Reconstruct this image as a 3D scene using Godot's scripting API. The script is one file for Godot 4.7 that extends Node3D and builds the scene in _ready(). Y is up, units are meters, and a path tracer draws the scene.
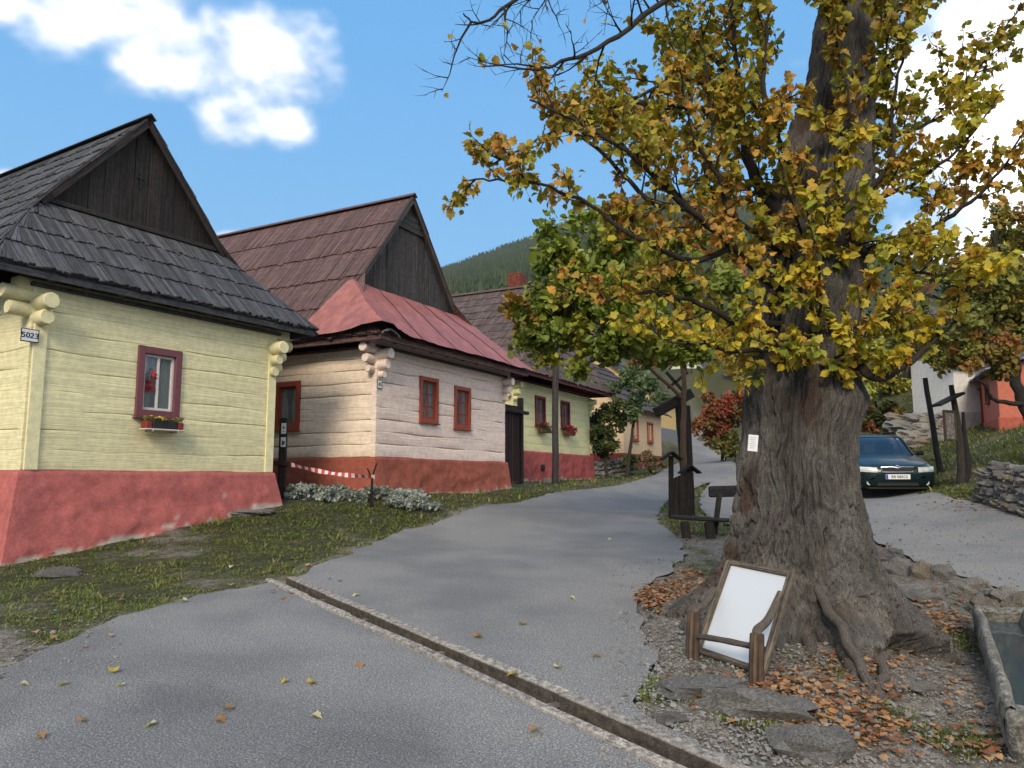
extends Node3D
# A village lane of painted log houses with an old lime tree.

const F := 769.0
const PITCH := 7.1
const EYE := 1.65
var rng := RandomNumberGenerator.new()
var M := {}
var counts := {}
var sp := sin(deg_to_rad(PITCH))
var cp := cos(deg_to_rad(PITCH))

# ---------------------------------------------------------------- mesh builder
class MB:
	var v := PackedVector3Array()
	var n := PackedVector3Array()
	var c := PackedColorArray()
	var uv := PackedVector2Array()
	var ix := PackedInt32Array()
	func tri(a: Vector3, b: Vector3, d: Vector3, col := Color.WHITE) -> void:
		var nn := (b - a).cross(d - a).normalized()
		var k := v.size()
		v.append(a); v.append(b); v.append(d)
		for j in 3:
			n.append(nn); c.append(col); uv.append(Vector2(v[k + j].x + v[k + j].z, v[k + j].y))
		ix.append(k); ix.append(k + 2); ix.append(k + 1)
	func quad(a: Vector3, b: Vector3, d: Vector3, e: Vector3, col := Color.WHITE, u0 := Vector2.ZERO, u1 := Vector2.ONE) -> void:
		var nn := (d - a).cross(e - b).normalized()
		var k := v.size()
		v.append(a); v.append(b); v.append(d); v.append(e)
		uv.append(u0); uv.append(Vector2(u1.x, u0.y)); uv.append(u1); uv.append(Vector2(u0.x, u1.y))
		for j in 4:
			n.append(nn); c.append(col)
		for j in [0, 2, 1, 0, 3, 2]:
			ix.append(k + j)
	# chamfered box, centred on xf; v of the uv runs along the longest side
	func box(xf: Transform3D, s: Vector3, bev := 0.0, col := Color.WHITE) -> void:
		var h := s * 0.5
		var b: float = min(bev, min(h.x, min(h.y, h.z)) * 0.9)
		var la := 0
		if s.y >= s.x and s.y >= s.z: la = 1
		elif s.z >= s.x: la = 2
		for ax in 3:
			var u := (ax + 1) % 3
			var w := (ax + 2) % 3
			for sg in [-1.0, 1.0]:
				var q := []
				for e in [[-1, -1], [1, -1], [1, 1], [-1, 1]]:
					var p := Vector3.ZERO
					p[ax] = sg * h[ax]; p[u] = e[0] * (h[u] - b); p[w] = e[1] * (h[w] - b)
					q.append(p)
				if sg < 0: q.reverse()
				var k := v.size()
				var nn := Vector3.ZERO; nn[ax] = sg
				nn = (xf.basis * nn).normalized()
				for p in q:
					v.append(xf * p); n.append(nn); c.append(col)
					var o: float = 0.37 * sg + 0.11 * ax + xf.origin.x * 0.7 + xf.origin.z * 0.31
					var a2 := u
					var b2 := w
					if la == u:
						a2 = w; b2 = u
					uv.append(Vector2(p[a2] + o, p[b2] + o * 1.7 + xf.origin.y * 0.6))
				for j in [0, 2, 1, 0, 3, 2]: ix.append(k + j)
		if b <= 0.0: return
		for ax in 3:
			var u := (ax + 1) % 3
			var w := (ax + 2) % 3
			for su in [-1.0, 1.0]:
				for sw in [-1.0, 1.0]:
					var p0 := Vector3.ZERO; var p1 := Vector3.ZERO
					p0[u] = su * h[u]; p0[w] = sw * (h[w] - b); p1[u] = su * (h[u] - b); p1[w] = sw * h[w]
					var a := p0; var bb := p1; var cc := p1; var dd := p0
					a[ax] = -(h[ax] - b); bb[ax] = -(h[ax] - b); cc[ax] = h[ax] - b; dd[ax] = h[ax] - b
					if su * sw > 0: quad(xf * a, xf * bb, xf * cc, xf * dd, col, Vector2(0, a[ax]), Vector2(0.02, cc[ax]))
					else: quad(xf * dd, xf * cc, xf * bb, xf * a, col, Vector2(0, a[ax]), Vector2(0.02, cc[ax]))
		for sx in [-1.0, 1.0]:
			for sy in [-1.0, 1.0]:
				for sz in [-1.0, 1.0]:
					var a := Vector3(sx * h.x, sy * (h.y - b), sz * (h.z - b))
					var d := Vector3(sx * (h.x - b), sy * h.y, sz * (h.z - b))
					var e := Vector3(sx * (h.x - b), sy * (h.y - b), sz * h.z)
					if sx * sy * sz > 0: tri(xf * a, xf * d, xf * e, col)
					else: tri(xf * a, xf * e, xf * d, col)
	# a bar of rectangular section from a to b
	func bar(a: Vector3, b: Vector3, w: float, t: float, bev := 0.006, col := Color.WHITE, side := Vector3.ZERO) -> void:
		var y := (b - a).normalized()
		var x := side
		if x == Vector3.ZERO: x = Vector3(0, 1, 0) if absf(y.y) < 0.9 else Vector3(1, 0, 0)
		x = (x - y * x.dot(y)).normalized()
		var z := x.cross(y)
		box(Transform3D(Basis(x, y, z), (a + b) * 0.5), Vector3(w, a.distance_to(b), t), bev, col)
	# smooth grid; P is row-major, nu columns; wrap joins the last column to the first
	func grid(P: PackedVector3Array, nu: int, C: PackedColorArray = PackedColorArray(), wrap := false, U: PackedVector2Array = PackedVector2Array()) -> void:
		var nv := P.size() / nu
		var k := v.size()
		for j in nv:
			for i in nu:
				var il := i - 1
				var ir := i + 1
				if wrap:
					il = (il + nu) % nu; ir = ir % nu
				else:
					il = maxi(il, 0); ir = mini(ir, nu - 1)
				var du := P[j * nu + ir] - P[j * nu + il]
				var dv := P[mini(j + 1, nv - 1) * nu + i] - P[maxi(j - 1, 0) * nu + i]
				v.append(P[j * nu + i])
				n.append(du.cross(dv).normalized())
				c.append(C[j * nu + i] if C.size() else Color.WHITE)
				uv.append(U[j * nu + i] if U.size() else Vector2(float(i) / nu, float(j) / nv))
		var nn := nu if wrap else nu - 1
		for j in nv - 1:
			for i in nn:
				var i2 := (i + 1) % nu
				var a := k + j * nu + i
				var b := k + j * nu + i2
				var d := b + nu
				var e := a + nu
				if wrap and i2 == 0:
					d = k + (j + 1) * nu; e = a + nu
				ix.append(a); ix.append(d); ix.append(b); ix.append(a); ix.append(e); ix.append(d)
	func tube(pts: Array, rad: Array, sides := 8, col := Color.WHITE, cap := true, squash := 1.0) -> void:
		var P := PackedVector3Array()
		var U := PackedVector2Array()
		var m := pts.size()
		var x := Vector3.ZERO
		var run := 0.0
		for j in m:
			var t: Vector3 = (pts[mini(j + 1, m - 1)] - pts[maxi(j - 1, 0)]).normalized()
			if j == 0: x = Vector3(0, 1, 0) if absf(t.y) < 0.9 else Vector3(1, 0, 0)
			x = (x - t * x.dot(t)).normalized()
			var y := t.cross(x)
			if j > 0: run += pts[j].distance_to(pts[j - 1])
			for i in sides:
				var a := TAU * i / sides
				P.append(pts[j] + (x * cos(a) + y * sin(a) * squash) * rad[j])
				U.append(Vector2(float(i) / sides * TAU * rad[0], run))
		grid(P, sides, PackedColorArray(_fill(col, P.size())), true, U)
		if cap:
			for e in [0, m - 1]:
				for i in sides:
					var a := P[e * sides + i]
					var b := P[e * sides + (i + 1) % sides]
					if e == 0: tri(pts[e], b, a, col)
					else: tri(pts[e], a, b, col)
	func _fill(col: Color, k: int) -> Array:
		var r := []
		r.resize(k); r.fill(col)
		return r
	func mesh() -> ArrayMesh:
		var a := []
		a.resize(Mesh.ARRAY_MAX)
		a[Mesh.ARRAY_VERTEX] = v; a[Mesh.ARRAY_NORMAL] = n; a[Mesh.ARRAY_COLOR] = c
		a[Mesh.ARRAY_TEX_UV] = uv; a[Mesh.ARRAY_INDEX] = ix
		var m := ArrayMesh.new()
		m.add_surface_from_arrays(Mesh.PRIMITIVE_TRIANGLES, a)
		return m

# ---------------------------------------------------------------- nodes
func numbered(called: String, parent: Node) -> String:
	var key := str(parent.get_instance_id()) + called
	var k: int = counts.get(key, 0)
	counts[key] = k + 1
	return called if k == 0 else "%s_%03d" % [called, k]

func put(o: Node3D, called: String, parent: Node3D) -> void:
	o.name = numbered(called, parent)
	parent.add_child(o, true)

func part(called: String, mb: MB, mat: Material, parent: Node3D, label := "") -> MeshInstance3D:
	return inst(called, mb.mesh(), mat, parent, Transform3D.IDENTITY, label)

func inst(called: String, mesh: Mesh, mat: Material, parent: Node3D, xf := Transform3D.IDENTITY, label := "") -> MeshInstance3D:
	var o := MeshInstance3D.new()
	o.mesh = mesh
	o.material_override = mat
	o.transform = xf
	put(o, called, parent)
	if label: o.set_meta("label", label)
	return o

func tag(o: Node, label: String, category: String, group := "", kind := "") -> void:
	o.set_meta("label", label)
	if category: o.set_meta("category", category)
	if group: o.set_meta("group", group)
	if kind: o.set_meta("kind", kind)

func thing(called: String, label: String, category: String, where := Vector3.ZERO, group := "", basis := Basis.IDENTITY) -> Node3D:
	var o := Node3D.new()
	o.transform = Transform3D(basis, where)
	put(o, called, self)
	tag(o, label, category, group)
	return o

func structure(o: Node, label := "") -> void:
	o.set_meta("kind", "structure")
	if label: o.set_meta("label", label)

func many(called: String, mesh: Mesh, mat: Material, xfs: Array, cols: Array, parent: Node3D) -> MultiMeshInstance3D:
	var mm := MultiMesh.new()
	mm.transform_format = MultiMesh.TRANSFORM_3D
	mm.use_colors = true
	mm.mesh = mesh
	mm.instance_count = xfs.size()
	var b := PackedFloat32Array()
	b.resize(xfs.size() * 16)
	for i in xfs.size():
		var t: Transform3D = xfs[i]
		var k := i * 16
		for r in 3:
			b[k + r * 4] = t.basis.x[r]; b[k + r * 4 + 1] = t.basis.y[r]; b[k + r * 4 + 2] = t.basis.z[r]; b[k + r * 4 + 3] = t.origin[r]
		var cc: Color = cols[i]
		b[k + 12] = cc.r; b[k + 13] = cc.g; b[k + 14] = cc.b; b[k + 15] = 1.0
	mm.buffer = b
	var o := MultiMeshInstance3D.new()
	o.multimesh = mm
	o.material_override = mat
	put(o, called, parent)
	o.set_meta("kind", "stuff")
	return o

# ---------------------------------------------------------------- pixels and ground
func ray(u: float, v: float) -> Vector3:
	var up := (384.0 - v) / F
	var fz := cp - up * sp
	return Vector3((u - 512.0) / F / fz, (up * cp + sp) / fz, -1.0)

func at(u: float, v: float, d: float) -> Vector3:
	return Vector3(0, EYE, 0) + ray(u, v) * d

func seen(p: Vector3) -> Vector3:      # pixel and depth of a point
	var y := p.y - EYE
	var d := -p.z
	var dep := d * cp + y * sp
	return Vector3(512.0 + F * p.x / dep, 384.0 - F * (y * cp - d * sp) / dep, dep)

func hit(u: float, v: float) -> Vector3:
	var r := ray(u, v)
	var d := 2.0
	var e := d
	while d < 120.0:
		if EYE + r.y * d < height(r.x * d, -d): break
		e = d
		d += 0.06 + d * 0.03
	for k in 9:
		var m := (d + e) * 0.5
		if EYE + r.y * m < height(r.x * m, -m): d = m
		else: e = m
	return Vector3(r.x * d, height(r.x * d, -d), -d)

func ground(x: float, z: float) -> Vector3:
	return Vector3(x, height(x, z), z)

var tp := []          # thin plate control points x, z, h
var tw := []
var hg := PackedFloat32Array()
const HX0 := -60.0
const HZ0 := -110.0
const HS := 0.5
const HNX := 261
const HNZ := 261

func tps_solve() -> void:
	var px := [[285, 583, 0], [0, 672, 0], [150, 700, 0], [400, 768, 0], [60, 768, 0], [600, 700, 0], [500, 640, 0], [450, 560, 0], [400, 530, 0], [500, 505, 0], [600, 489, 0], [652, 477, 0], [600, 560, 0], [640, 620, 0], [700, 463, 38], [640, 520, 0],
		[896, 499, 18.4], [855, 499, 18.0], [932, 499, 18.0], [960, 540, 0], [1024, 562, 0], [870, 520, 0], [700, 560, 0], [690, 657, 0], [755, 683, 0], [900, 650, 0], [960, 700, 0], [0, 610, 0], [140, 585, 0],
		[272, 503, 13], [150, 530, 11.2], [10, 560, 9.6], [-60, 580, 8.7], [375, 490, 14.7], [440, 489, 17], [505, 487, 19.2], [300, 494, 15.6], [513, 482, 23.5], [593, 480, 29],
		[690, 447, 46], [686, 428, 55], [725, 460, 34], [640, 470, 33], [600, 460, 38], [668, 440, 44],
		[985, 500, 14.2], [1024, 512, 12.6], [1024, 432, 21], [965, 436, 27], [946, 474, 18.5], [968, 482, 16], [900, 446, 29], [880, 486, 23.5], [850, 486, 23], [1024, 405, 30], [870, 437, 35], [790, 470, 26]]
	var ws := [[0, 0, 0], [4, 0, 0], [-4, 0, 0], [0, 5, -0.3], [8, -3, 0.4], [6, -8, 0.62], [-9, -6, 0.45], [-8, -2, 0.15], [-12, 0, 0.1], [-9, -14, 1.5], [-14, -12, 1.5], [-12, -25, 3], [-3, -30, 2.6], [-6, -20, 1.8],
		[20, -20, 4.2], [25, -40, 9], [12, -60, 9], [-20, -60, 9], [0, -80, 11], [40, -10, 7], [12, -8, 1.5], [-40, -20, 4], [-40, -60, 12], [40, -80, 16], [-40, -100, 18], [0, -105, 16], [30, 10, 3], [-30, 10, 0]]
	for p in px:
		var q: Vector3
		if p[2] == 0:
			var r := ray(p[0], p[1])
			q = at(p[0], p[1], EYE / (0.065 - r.y))
		else: q = at(p[0], p[1], p[2])
		tp.append([q.x, q.z, q.y])
	for w in ws: tp.append([w[0], w[1], w[2]])
	var k := tp.size()
	var m := k + 3
	var A := []
	for i in m:
		var row := PackedFloat64Array()
		row.resize(m + 1)
		A.append(row)
	for i in k:
		for j in k:
			A[i][j] = 0.015 if i == j else kern(tp[i][0] - tp[j][0], tp[i][1] - tp[j][1])
		A[i][k] = 1.0; A[i][k + 1] = tp[i][0]; A[i][k + 2] = tp[i][1]
		A[k][i] = 1.0; A[k + 1][i] = tp[i][0]; A[k + 2][i] = tp[i][1]
		A[i][m] = tp[i][2]
	for i in m:
		var pv := i
		for r in range(i + 1, m):
			if absf(A[r][i]) > absf(A[pv][i]): pv = r
		var t = A[i]; A[i] = A[pv]; A[pv] = t
		for r in range(i + 1, m):
			var f: float = A[r][i] / A[i][i]
			if f == 0.0: continue
			for q in range(i, m + 1): A[r][q] -= f * A[i][q]
	tw.resize(m)
	for i in range(m - 1, -1, -1):
		var s: float = A[i][m]
		for q in range(i + 1, m): s -= A[i][q] * tw[q]
		tw[i] = s / A[i][i]
	hg.resize(HNX * HNZ)
	var step := 2
	# evaluated on every second node and filled in between by a cubic
	var cw := (HNX - 1) / step + 1
	var co := PackedFloat32Array()
	co.resize(cw * ((HNZ - 1) / step + 1))
	for b in (HNZ - 1) / step + 1:
		for a in cw:
			var x := HX0 + a * step * HS
			var z := HZ0 + b * step * HS
			var s: float = tw[k] + tw[k + 1] * x + tw[k + 2] * z
			for i in k:
				var tt = tp[i]
				var dx: float = tt[0] - x
				var dz: float = tt[1] - z
				var r2 := (dx * dx + dz * dz) * 0.01
				if r2 > 1e-9: s += tw[i] * 0.5 * r2 * log(r2)
			co[b * cw + a] = s
	for b in HNZ:
		for a in HNX:
			var fa := float(a) / step
			var fb := float(b) / step
			hg[b * HNX + a] = cub(co, cw, (HNZ - 1) / step + 1, fa, fb)

func cub(g: PackedFloat32Array, w: int, h: int, fx: float, fz: float) -> float:
	var ia := int(fx)
	var ib := int(fz)
	var ta := fx - ia
	var tb := fz - ib
	var r := [0.0, 0.0, 0.0, 0.0]
	for j in 4:
		var row := clampi(ib + j - 1, 0, h - 1) * w
		var p0 := g[row + clampi(ia - 1, 0, w - 1)]
		var p1 := g[row + clampi(ia, 0, w - 1)]
		var p2 := g[row + clampi(ia + 1, 0, w - 1)]
		var p3 := g[row + clampi(ia + 2, 0, w - 1)]
		r[j] = p1 + 0.5 * ta * (p2 - p0 + ta * (2.0 * p0 - 5.0 * p1 + 4.0 * p2 - p3 + ta * (3.0 * (p1 - p2) + p3 - p0)))
	return r[1] + 0.5 * tb * (r[2] - r[0] + tb * (2.0 * r[0] - 5.0 * r[1] + 4.0 * r[2] - r[3] + tb * (3.0 * (r[1] - r[2]) + r[3] - r[0])))

func kern(dx: float, dz: float) -> float:
	var r2 := (dx * dx + dz * dz) * 0.01
	return 0.0 if r2 < 1e-9 else 0.5 * r2 * log(r2)

func gauss(x: float, z: float, x0: float, z0: float, r: float) -> float:
	return exp(-((x - x0) * (x - x0) + (z - z0) * (z - z0)) / (r * r))

func ridge_line(u: float) -> float:    # pixel row of the hill's skyline for a pixel column
	var k := [[-900, 420], [-300, 400], [0, 380], [200, 345], [300, 330], [400, 288], [445, 268], [500, 248], [540, 234], [600, 208], [650, 194], [720, 196], [760, 204], [860, 246], [950, 268], [1024, 280], [1200, 300], [1700, 380]]
	for i in k.size() - 1:
		if u <= k[i + 1][0]:
			var t: float = clampf((u - k[i][0]) / float(k[i + 1][0] - k[i][0]), 0.0, 1.0)
			return lerpf(k[i][1], k[i + 1][1], t)
	return 380.0

const HILL := 800.0
func height(x: float, z: float) -> float:
	var fx := clampf((x - HX0) / HS, 0.0, HNX - 1.001)
	var fz := clampf((z - HZ0) / HS, 0.0, HNZ - 1.001)
	var ix := int(fx)
	var iz := int(fz)
	var tx := fx - ix
	var tz := fz - iz
	var k := iz * HNX + ix
	var h := lerpf(lerpf(hg[k], hg[k + 1], tx), lerpf(hg[k + HNX], hg[k + HNX + 1], tx), tz)
	if z < -2.0 and z > -12.0 and absf(x) < 9.0:
		h += 0.10 * gauss(x, z, 2.55, -6.8, 0.75) - 0.12 * gauss(x, z, 3.75, -6.0, 0.8) - 0.10 * gauss(x, z, 2.6, -4.2, 0.7)
	var d := -z
	if d > 80.0 and absf(x) < 3.0 * d:
		var u := 512.0 + F * x / (d * 1.02)
		var top := EYE + HILL * ray(u, ridge_line(u)).y - 8.0
		var t := clampf((d - 80.0) / (HILL - 80.0), 0.0, 1.0)
		h = lerpf(h, top, pow(t, 1.15) * smoothstep(0.0, 0.12, t)) if d < HILL else top - (d - HILL) * 0.4
	return h

# ---------------------------------------------------------------- materials
func lin(r: float, g: float, b: float) -> Color:
	return Color(r, g, b).linear_to_srgb()

func noise_img(size: int, freq: float, seed: int, oct := 4, kind := FastNoiseLite.TYPE_SIMPLEX_SMOOTH) -> Image:
	var f := FastNoiseLite.new()
	f.noise_type = kind; f.seed = seed; f.frequency = freq
	f.fractal_octaves = oct
	var im := f.get_seamless_image(size, size)
	im.convert(Image.FORMAT_L8)
	return im

# grey texture from layers [image, weight], around mid, contrast k
func mix_tex(size: int, layers: Array, mid: float, speck := 0.0, seed := 1) -> ImageTexture:
	var r := RandomNumberGenerator.new()
	r.seed = seed
	var out := PackedByteArray()
	out.resize(size * size)
	var datas := []
	for l in layers: datas.append([l[0].get_data(), l[1]])
	for i in size * size:
		var s := mid
		for d in datas: s += (float(d[0][i]) / 255.0 - 0.5) * d[1]
		if speck > 0.0:
			var q := r.randf()
			s += (q * q * 1.6 - 0.5) * speck
		out[i] = int(clampf(s, 0.0, 1.0) * 255.0)
	var im := Image.create_from_data(size, size, false, Image.FORMAT_L8, out)
	im.convert(Image.FORMAT_RGB8)
	im.generate_mipmaps()
	return ImageTexture.create_from_image(im)

func streak_img(size: int, seed: int, fx: float, fy: float) -> Image:
	var f := FastNoiseLite.new()
	f.seed = seed; f.frequency = 1.0; f.fractal_octaves = 4
	var b := PackedByteArray()
	b.resize(size * size)
	for y in size:
		for x in size:
			# seamless by a torus in four steps: blend of two copies
			var u := float(x) / size
			var w := float(y) / size
			var a := f.get_noise_3d(cos(u * TAU) * fx, sin(u * TAU) * fx, sin(w * TAU) * fy + cos(w * TAU) * fy * 0.7)
			b[y * size + x] = int(clampf(a * 0.9 + 0.5, 0.0, 1.0) * 255.0)
	return Image.create_from_data(size, size, false, Image.FORMAT_L8, b)

func mat(col: Color, rough := 0.9, tex: Texture2D = null, scale := 1.0, tri := true, bump: Texture2D = null, depth := 0.0, vc := true, bscale := -1.0) -> StandardMaterial3D:
	var m := StandardMaterial3D.new()
	m.albedo_color = col
	m.roughness = rough
	m.metallic_specular = 0.4
	m.vertex_color_use_as_albedo = vc
	if tex: m.albedo_texture = tex
	m.uv1_triplanar = tri
	m.uv1_triplanar_sharpness = 4.0
	m.uv1_scale = Vector3.ONE * scale
	if bump:
		m.heightmap_enabled = true
		m.heightmap_texture = bump
		m.heightmap_scale = depth
	m.cull_mode = BaseMaterial3D.CULL_DISABLED
	return m

func leaf_mat(back := 0.35, rough := 0.6) -> StandardMaterial3D:
	var m := mat(Color.WHITE, rough, null, 1.0, false)
	m.backlight_enabled = true
	m.backlight = Color(back, back, back * 0.6)
	return m

func make_materials() -> void:
	var n1 := noise_img(512, 0.02, 3, 5)
	var n2 := noise_img(512, 0.08, 4, 4)
	var n3 := noise_img(512, 0.25, 5, 2)
	var cell := noise_img(512, 0.16, 6, 1, FastNoiseLite.TYPE_CELLULAR)
	var grain := streak_img(512, 11, 26.0, 0.55)
	var grain2 := streak_img(512, 12, 9.0, 0.35)
	var fl := FastNoiseLite.new()
	var t_asph := mix_tex(512, [[cell, 0.36], [n3, 0.42], [n2, 0.12]], 0.72, 0.28, 5)
	var t_asph_h := mix_tex(512, [[cell, 0.8], [n3, 0.5]], 0.5, 0.3, 6)
	var t_soil := mix_tex(512, [[n2, 0.5], [n3, 0.5], [n1, 0.4], [cell, 0.3]], 0.68, 0.35, 7)
	var t_wood := mix_tex(512, [[grain, 0.42], [grain2, 0.30], [n1, 0.25]], 0.72, 0.10, 8)
	var t_wood_h := mix_tex(512, [[grain, 0.9], [grain2, 0.3]], 0.5)
	var t_paint := mix_tex(512, [[n1, 0.10], [n2, 0.08], [n3, 0.05]], 0.92, 0.05, 9)
	var t_paint_h := mix_tex(512, [[n1, 0.5], [n2, 0.4], [n3, 0.2]], 0.5)
	var t_plaster := mix_tex(512, [[n1, 0.16], [n2, 0.14], [n3, 0.12]], 0.87, 0.08, 10)
	var t_stone := mix_tex(512, [[n1, 0.5], [n2, 0.4], [n3, 0.35]], 0.68, 0.15, 11)
	var t_bark := mix_tex(512, [[n2, 0.45], [n3, 0.4], [grain, 0.35]], 0.62, 0.15, 12)
	var t_metal := mix_tex(512, [[n1, 0.3], [n2, 0.12]], 0.85, 0.05, 13)
	var gh := grain.duplicate() as Image
	gh.rotate_90(CLOCKWISE)
	var gh2 := grain2.duplicate() as Image
	gh2.rotate_90(CLOCKWISE)
	var t_log := mix_tex(512, [[gh, 0.13], [gh2, 0.08], [n1, 0.10], [n2, 0.06]], 0.91, 0.04, 15)
	var t_log_h := mix_tex(512, [[gh, 0.9], [gh2, 0.5], [n1, 0.2]], 0.5)
	M.log = mat(Color.WHITE, 0.85, t_log, 0.7, true, t_log_h, 0.3)
	M.asphalt = mat(Color.WHITE, 0.93, t_asph, 0.9, true, t_asph_h, 0.5)
	M.soil = mat(Color.WHITE, 0.97, t_soil, 1.1, true, t_soil, 1.2)
	M.paint = mat(Color.WHITE, 0.8, t_paint, 0.55, true, t_paint_h, 0.06)
	M.plinth = mat(Color.WHITE, 0.93, t_plaster, 0.5, true, t_paint_h, 0.5)
	M.wood = mat(Color.WHITE, 0.85, t_wood, 0.8, false, t_wood_h, 0.35)       # uv: v along the board
	M.vwood = mat(Color.WHITE, 0.88, t_wood, 0.7, true, t_wood_h, 0.4)        # vertical grain in own axes
	M.shingle = mat(Color.WHITE, 0.75, t_wood, 0.6, true, t_wood_h, 0.5)
	M.stone = mat(Color.WHITE, 0.95, t_stone, 0.9, true, t_stone, 1.2)
	M.concrete = mat(Color.WHITE, 0.92, t_stone, 1.4, true, t_stone, 0.2)
	M.pebble = mat(Color.WHITE, 0.95, null, 1.0, false)
	M.bark = mat(Color.WHITE, 0.95, t_bark, 1.6, true, t_bark, 0.8)
	M.metal_sheet = mat(Color.WHITE, 0.55, t_metal, 0.4, true, t_paint_h, 0.15)
	M.trim = mat(Color.WHITE, 0.6, t_paint, 0.9, true)
	M.plain = mat(Color.WHITE, 0.6, null, 1.0, false)
	M.cloth = mat(Color.WHITE, 0.95, t_paint, 2.0, true)
	M.leaf = leaf_mat(0.7)
	M.grass = leaf_mat(0.4, 0.7)
	M.needle = mat(Color.WHITE, 0.9, null, 1.0, false)
	M.board_white = mat(lin(0.47, 0.505, 0.55), 0.4, null, 1.0, false)
	M.black = mat(lin(0.012, 0.012, 0.013), 0.5, null, 1.0, false)
	var g := StandardMaterial3D.new()
	g.albedo_color = Color(0.55, 0.6, 0.62, 0.18); g.transparency = BaseMaterial3D.TRANSPARENCY_ALPHA
	g.roughness = 0.03; g.metallic_specular = 0.6
	M.glass = g
	var cg := StandardMaterial3D.new()
	cg.albedo_color = Color(0.10, 0.13, 0.16, 0.55); cg.transparency = BaseMaterial3D.TRANSPARENCY_ALPHA
	cg.roughness = 0.02; cg.metallic_specular = 0.8
	M.car_glass = cg
	var paint := StandardMaterial3D.new()
	paint.albedo_color = lin(0.004, 0.013, 0.014); paint.metallic = 0.0; paint.roughness = 0.35
	paint.clearcoat_enabled = true; paint.clearcoat = 0.25; paint.metallic_specular = 0.3; paint.clearcoat_roughness = 0.04
	M.car_paint = paint
	var ch := StandardMaterial3D.new()
	ch.albedo_color = lin(0.75, 0.76, 0.78); ch.metallic = 1.0; ch.roughness = 0.15
	M.chrome = ch
	var lampm := StandardMaterial3D.new()
	lampm.albedo_color = lin(0.55, 0.58, 0.56); lampm.roughness = 0.12; lampm.metallic = 0.3
	lampm.clearcoat_enabled = true; lampm.clearcoat = 1.0
	M.headlamp = lampm
	M.rubber = mat(lin(0.02, 0.02, 0.02), 0.85, null, 1.0, false)
	var wa := StandardMaterial3D.new()
	wa.albedo_color = lin(0.05, 0.07, 0.085); wa.roughness = 0.05; wa.metallic_specular = 0.6
	M.water = wa

# ---------------------------------------------------------------- sky
func make_sky() -> Image:
	var W := 2048
	var H := 1024
	var f := FastNoiseLite.new()
	f.seed = 21; f.frequency = 0.9; f.fractal_octaves = 6; f.fractal_gain = 0.55
	var g := FastNoiseLite.new()
	g.seed = 5; g.frequency = 1.1; g.fractal_octaves = 5
	var blobs := [[20, -10, 70, 34], [110, 8, 95, 42], [175, 55, 75, 42], [225, 50, 85, 50], [270, 80, 62, 44], [238, 118, 50, 30], [282, 122, 36, 26], [228, 238, 22, 9], [4, 178, 20, 10]]
	var px := PackedFloat32Array()
	px.resize(W * H * 3)
	for j in H:
		var el := PI / 2 - (j + 0.5) / H * PI
		var y := sin(el)
		var ce := cos(el)
		for i in W:
			var k := (j * W + i) * 3
			if y < -0.02:
				px[k] = 0.10; px[k + 1] = 0.10; px[k + 2] = 0.09
				continue
			var az := wrapf((i + 0.5) / W * TAU, -PI, PI)
			var x := sin(az) * ce
			var z := -cos(az) * ce
			var t := pow(clampf(1.0 - y, 0.0, 1.0), 2.2)
			var c := Color(0.068, 0.218, 0.455).lerp(Color(0.20, 0.365, 0.515), t)
			var d3 := Vector3(x, y * 1.6, z) * 2.2
			var nn := f.get_noise_3dv(d3 * 2.4) * 0.75 + f.get_noise_3dv(d3 * 7.0) * 0.4
			var cover := -0.6
			# where the camera looks: the drift above the gables and the white bank to the right
			if z < -0.2:
				var dep := -z * cp + y * sp
				if dep > 0.05:
					var u := 512.0 + F * x / dep
					var w := 384.0 - F * (y * cp + z * sp) / dep
					for b in blobs:
						var e := 1.0 - sqrt(pow((u - b[0]) / b[2], 2) + pow((w - b[1]) / b[3], 2))
						cover = maxf(cover, minf(e * 1.15, 0.5) + (0.06 if b[2] > 28 else -0.22))
			var bank := smoothstep(0.30, 0.66, az) * smoothstep(2.0, 1.2, az) * smoothstep(0.85, 0.45, el)
			var other := lerpf(-0.6, (g.get_noise_3dv(d3 * 0.45) + 0.22) * 1.6, smoothstep(0.72, 1.15, absf(az)) if z < 0.0 else 1.0)
			var m := maxf(maxf(cover, bank * 1.5 - 0.6), other)
			var a := pow(smoothstep(-0.2, 0.75, m + nn * 1.0), 1.15) if m > -0.58 else 0.0
			var br := 0.42 + 0.42 * clampf(nn * 0.9 + 0.45, 0.0, 1.0) + 0.25 * clampf(m, 0, 0.6) + 0.4 * bank
			c = c.lerp(Color(br, br * 1.005, br * 1.03), a)
			px[k] = c.r; px[k + 1] = c.g; px[k + 2] = c.b
	return Image.create_from_data(W, H, false, Image.FORMAT_RGBF, px.to_byte_array())

# ---------------------------------------------------------------- ground
var road_poly := PackedVector2Array()
var lane_poly := PackedVector2Array()
var drain_poly := PackedVector2Array()
var drain_a := Vector3.ZERO
var drain_b := Vector3.ZERO

func px_poly(list: Array) -> PackedVector2Array:
	var r := PackedVector2Array()
	for p in list:
		var q := hit(p[0], p[1]) if p.size() == 2 else Vector3(p[0], 0, p[1])
		r.append(Vector2(q.x, q.z))
	return r

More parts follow.
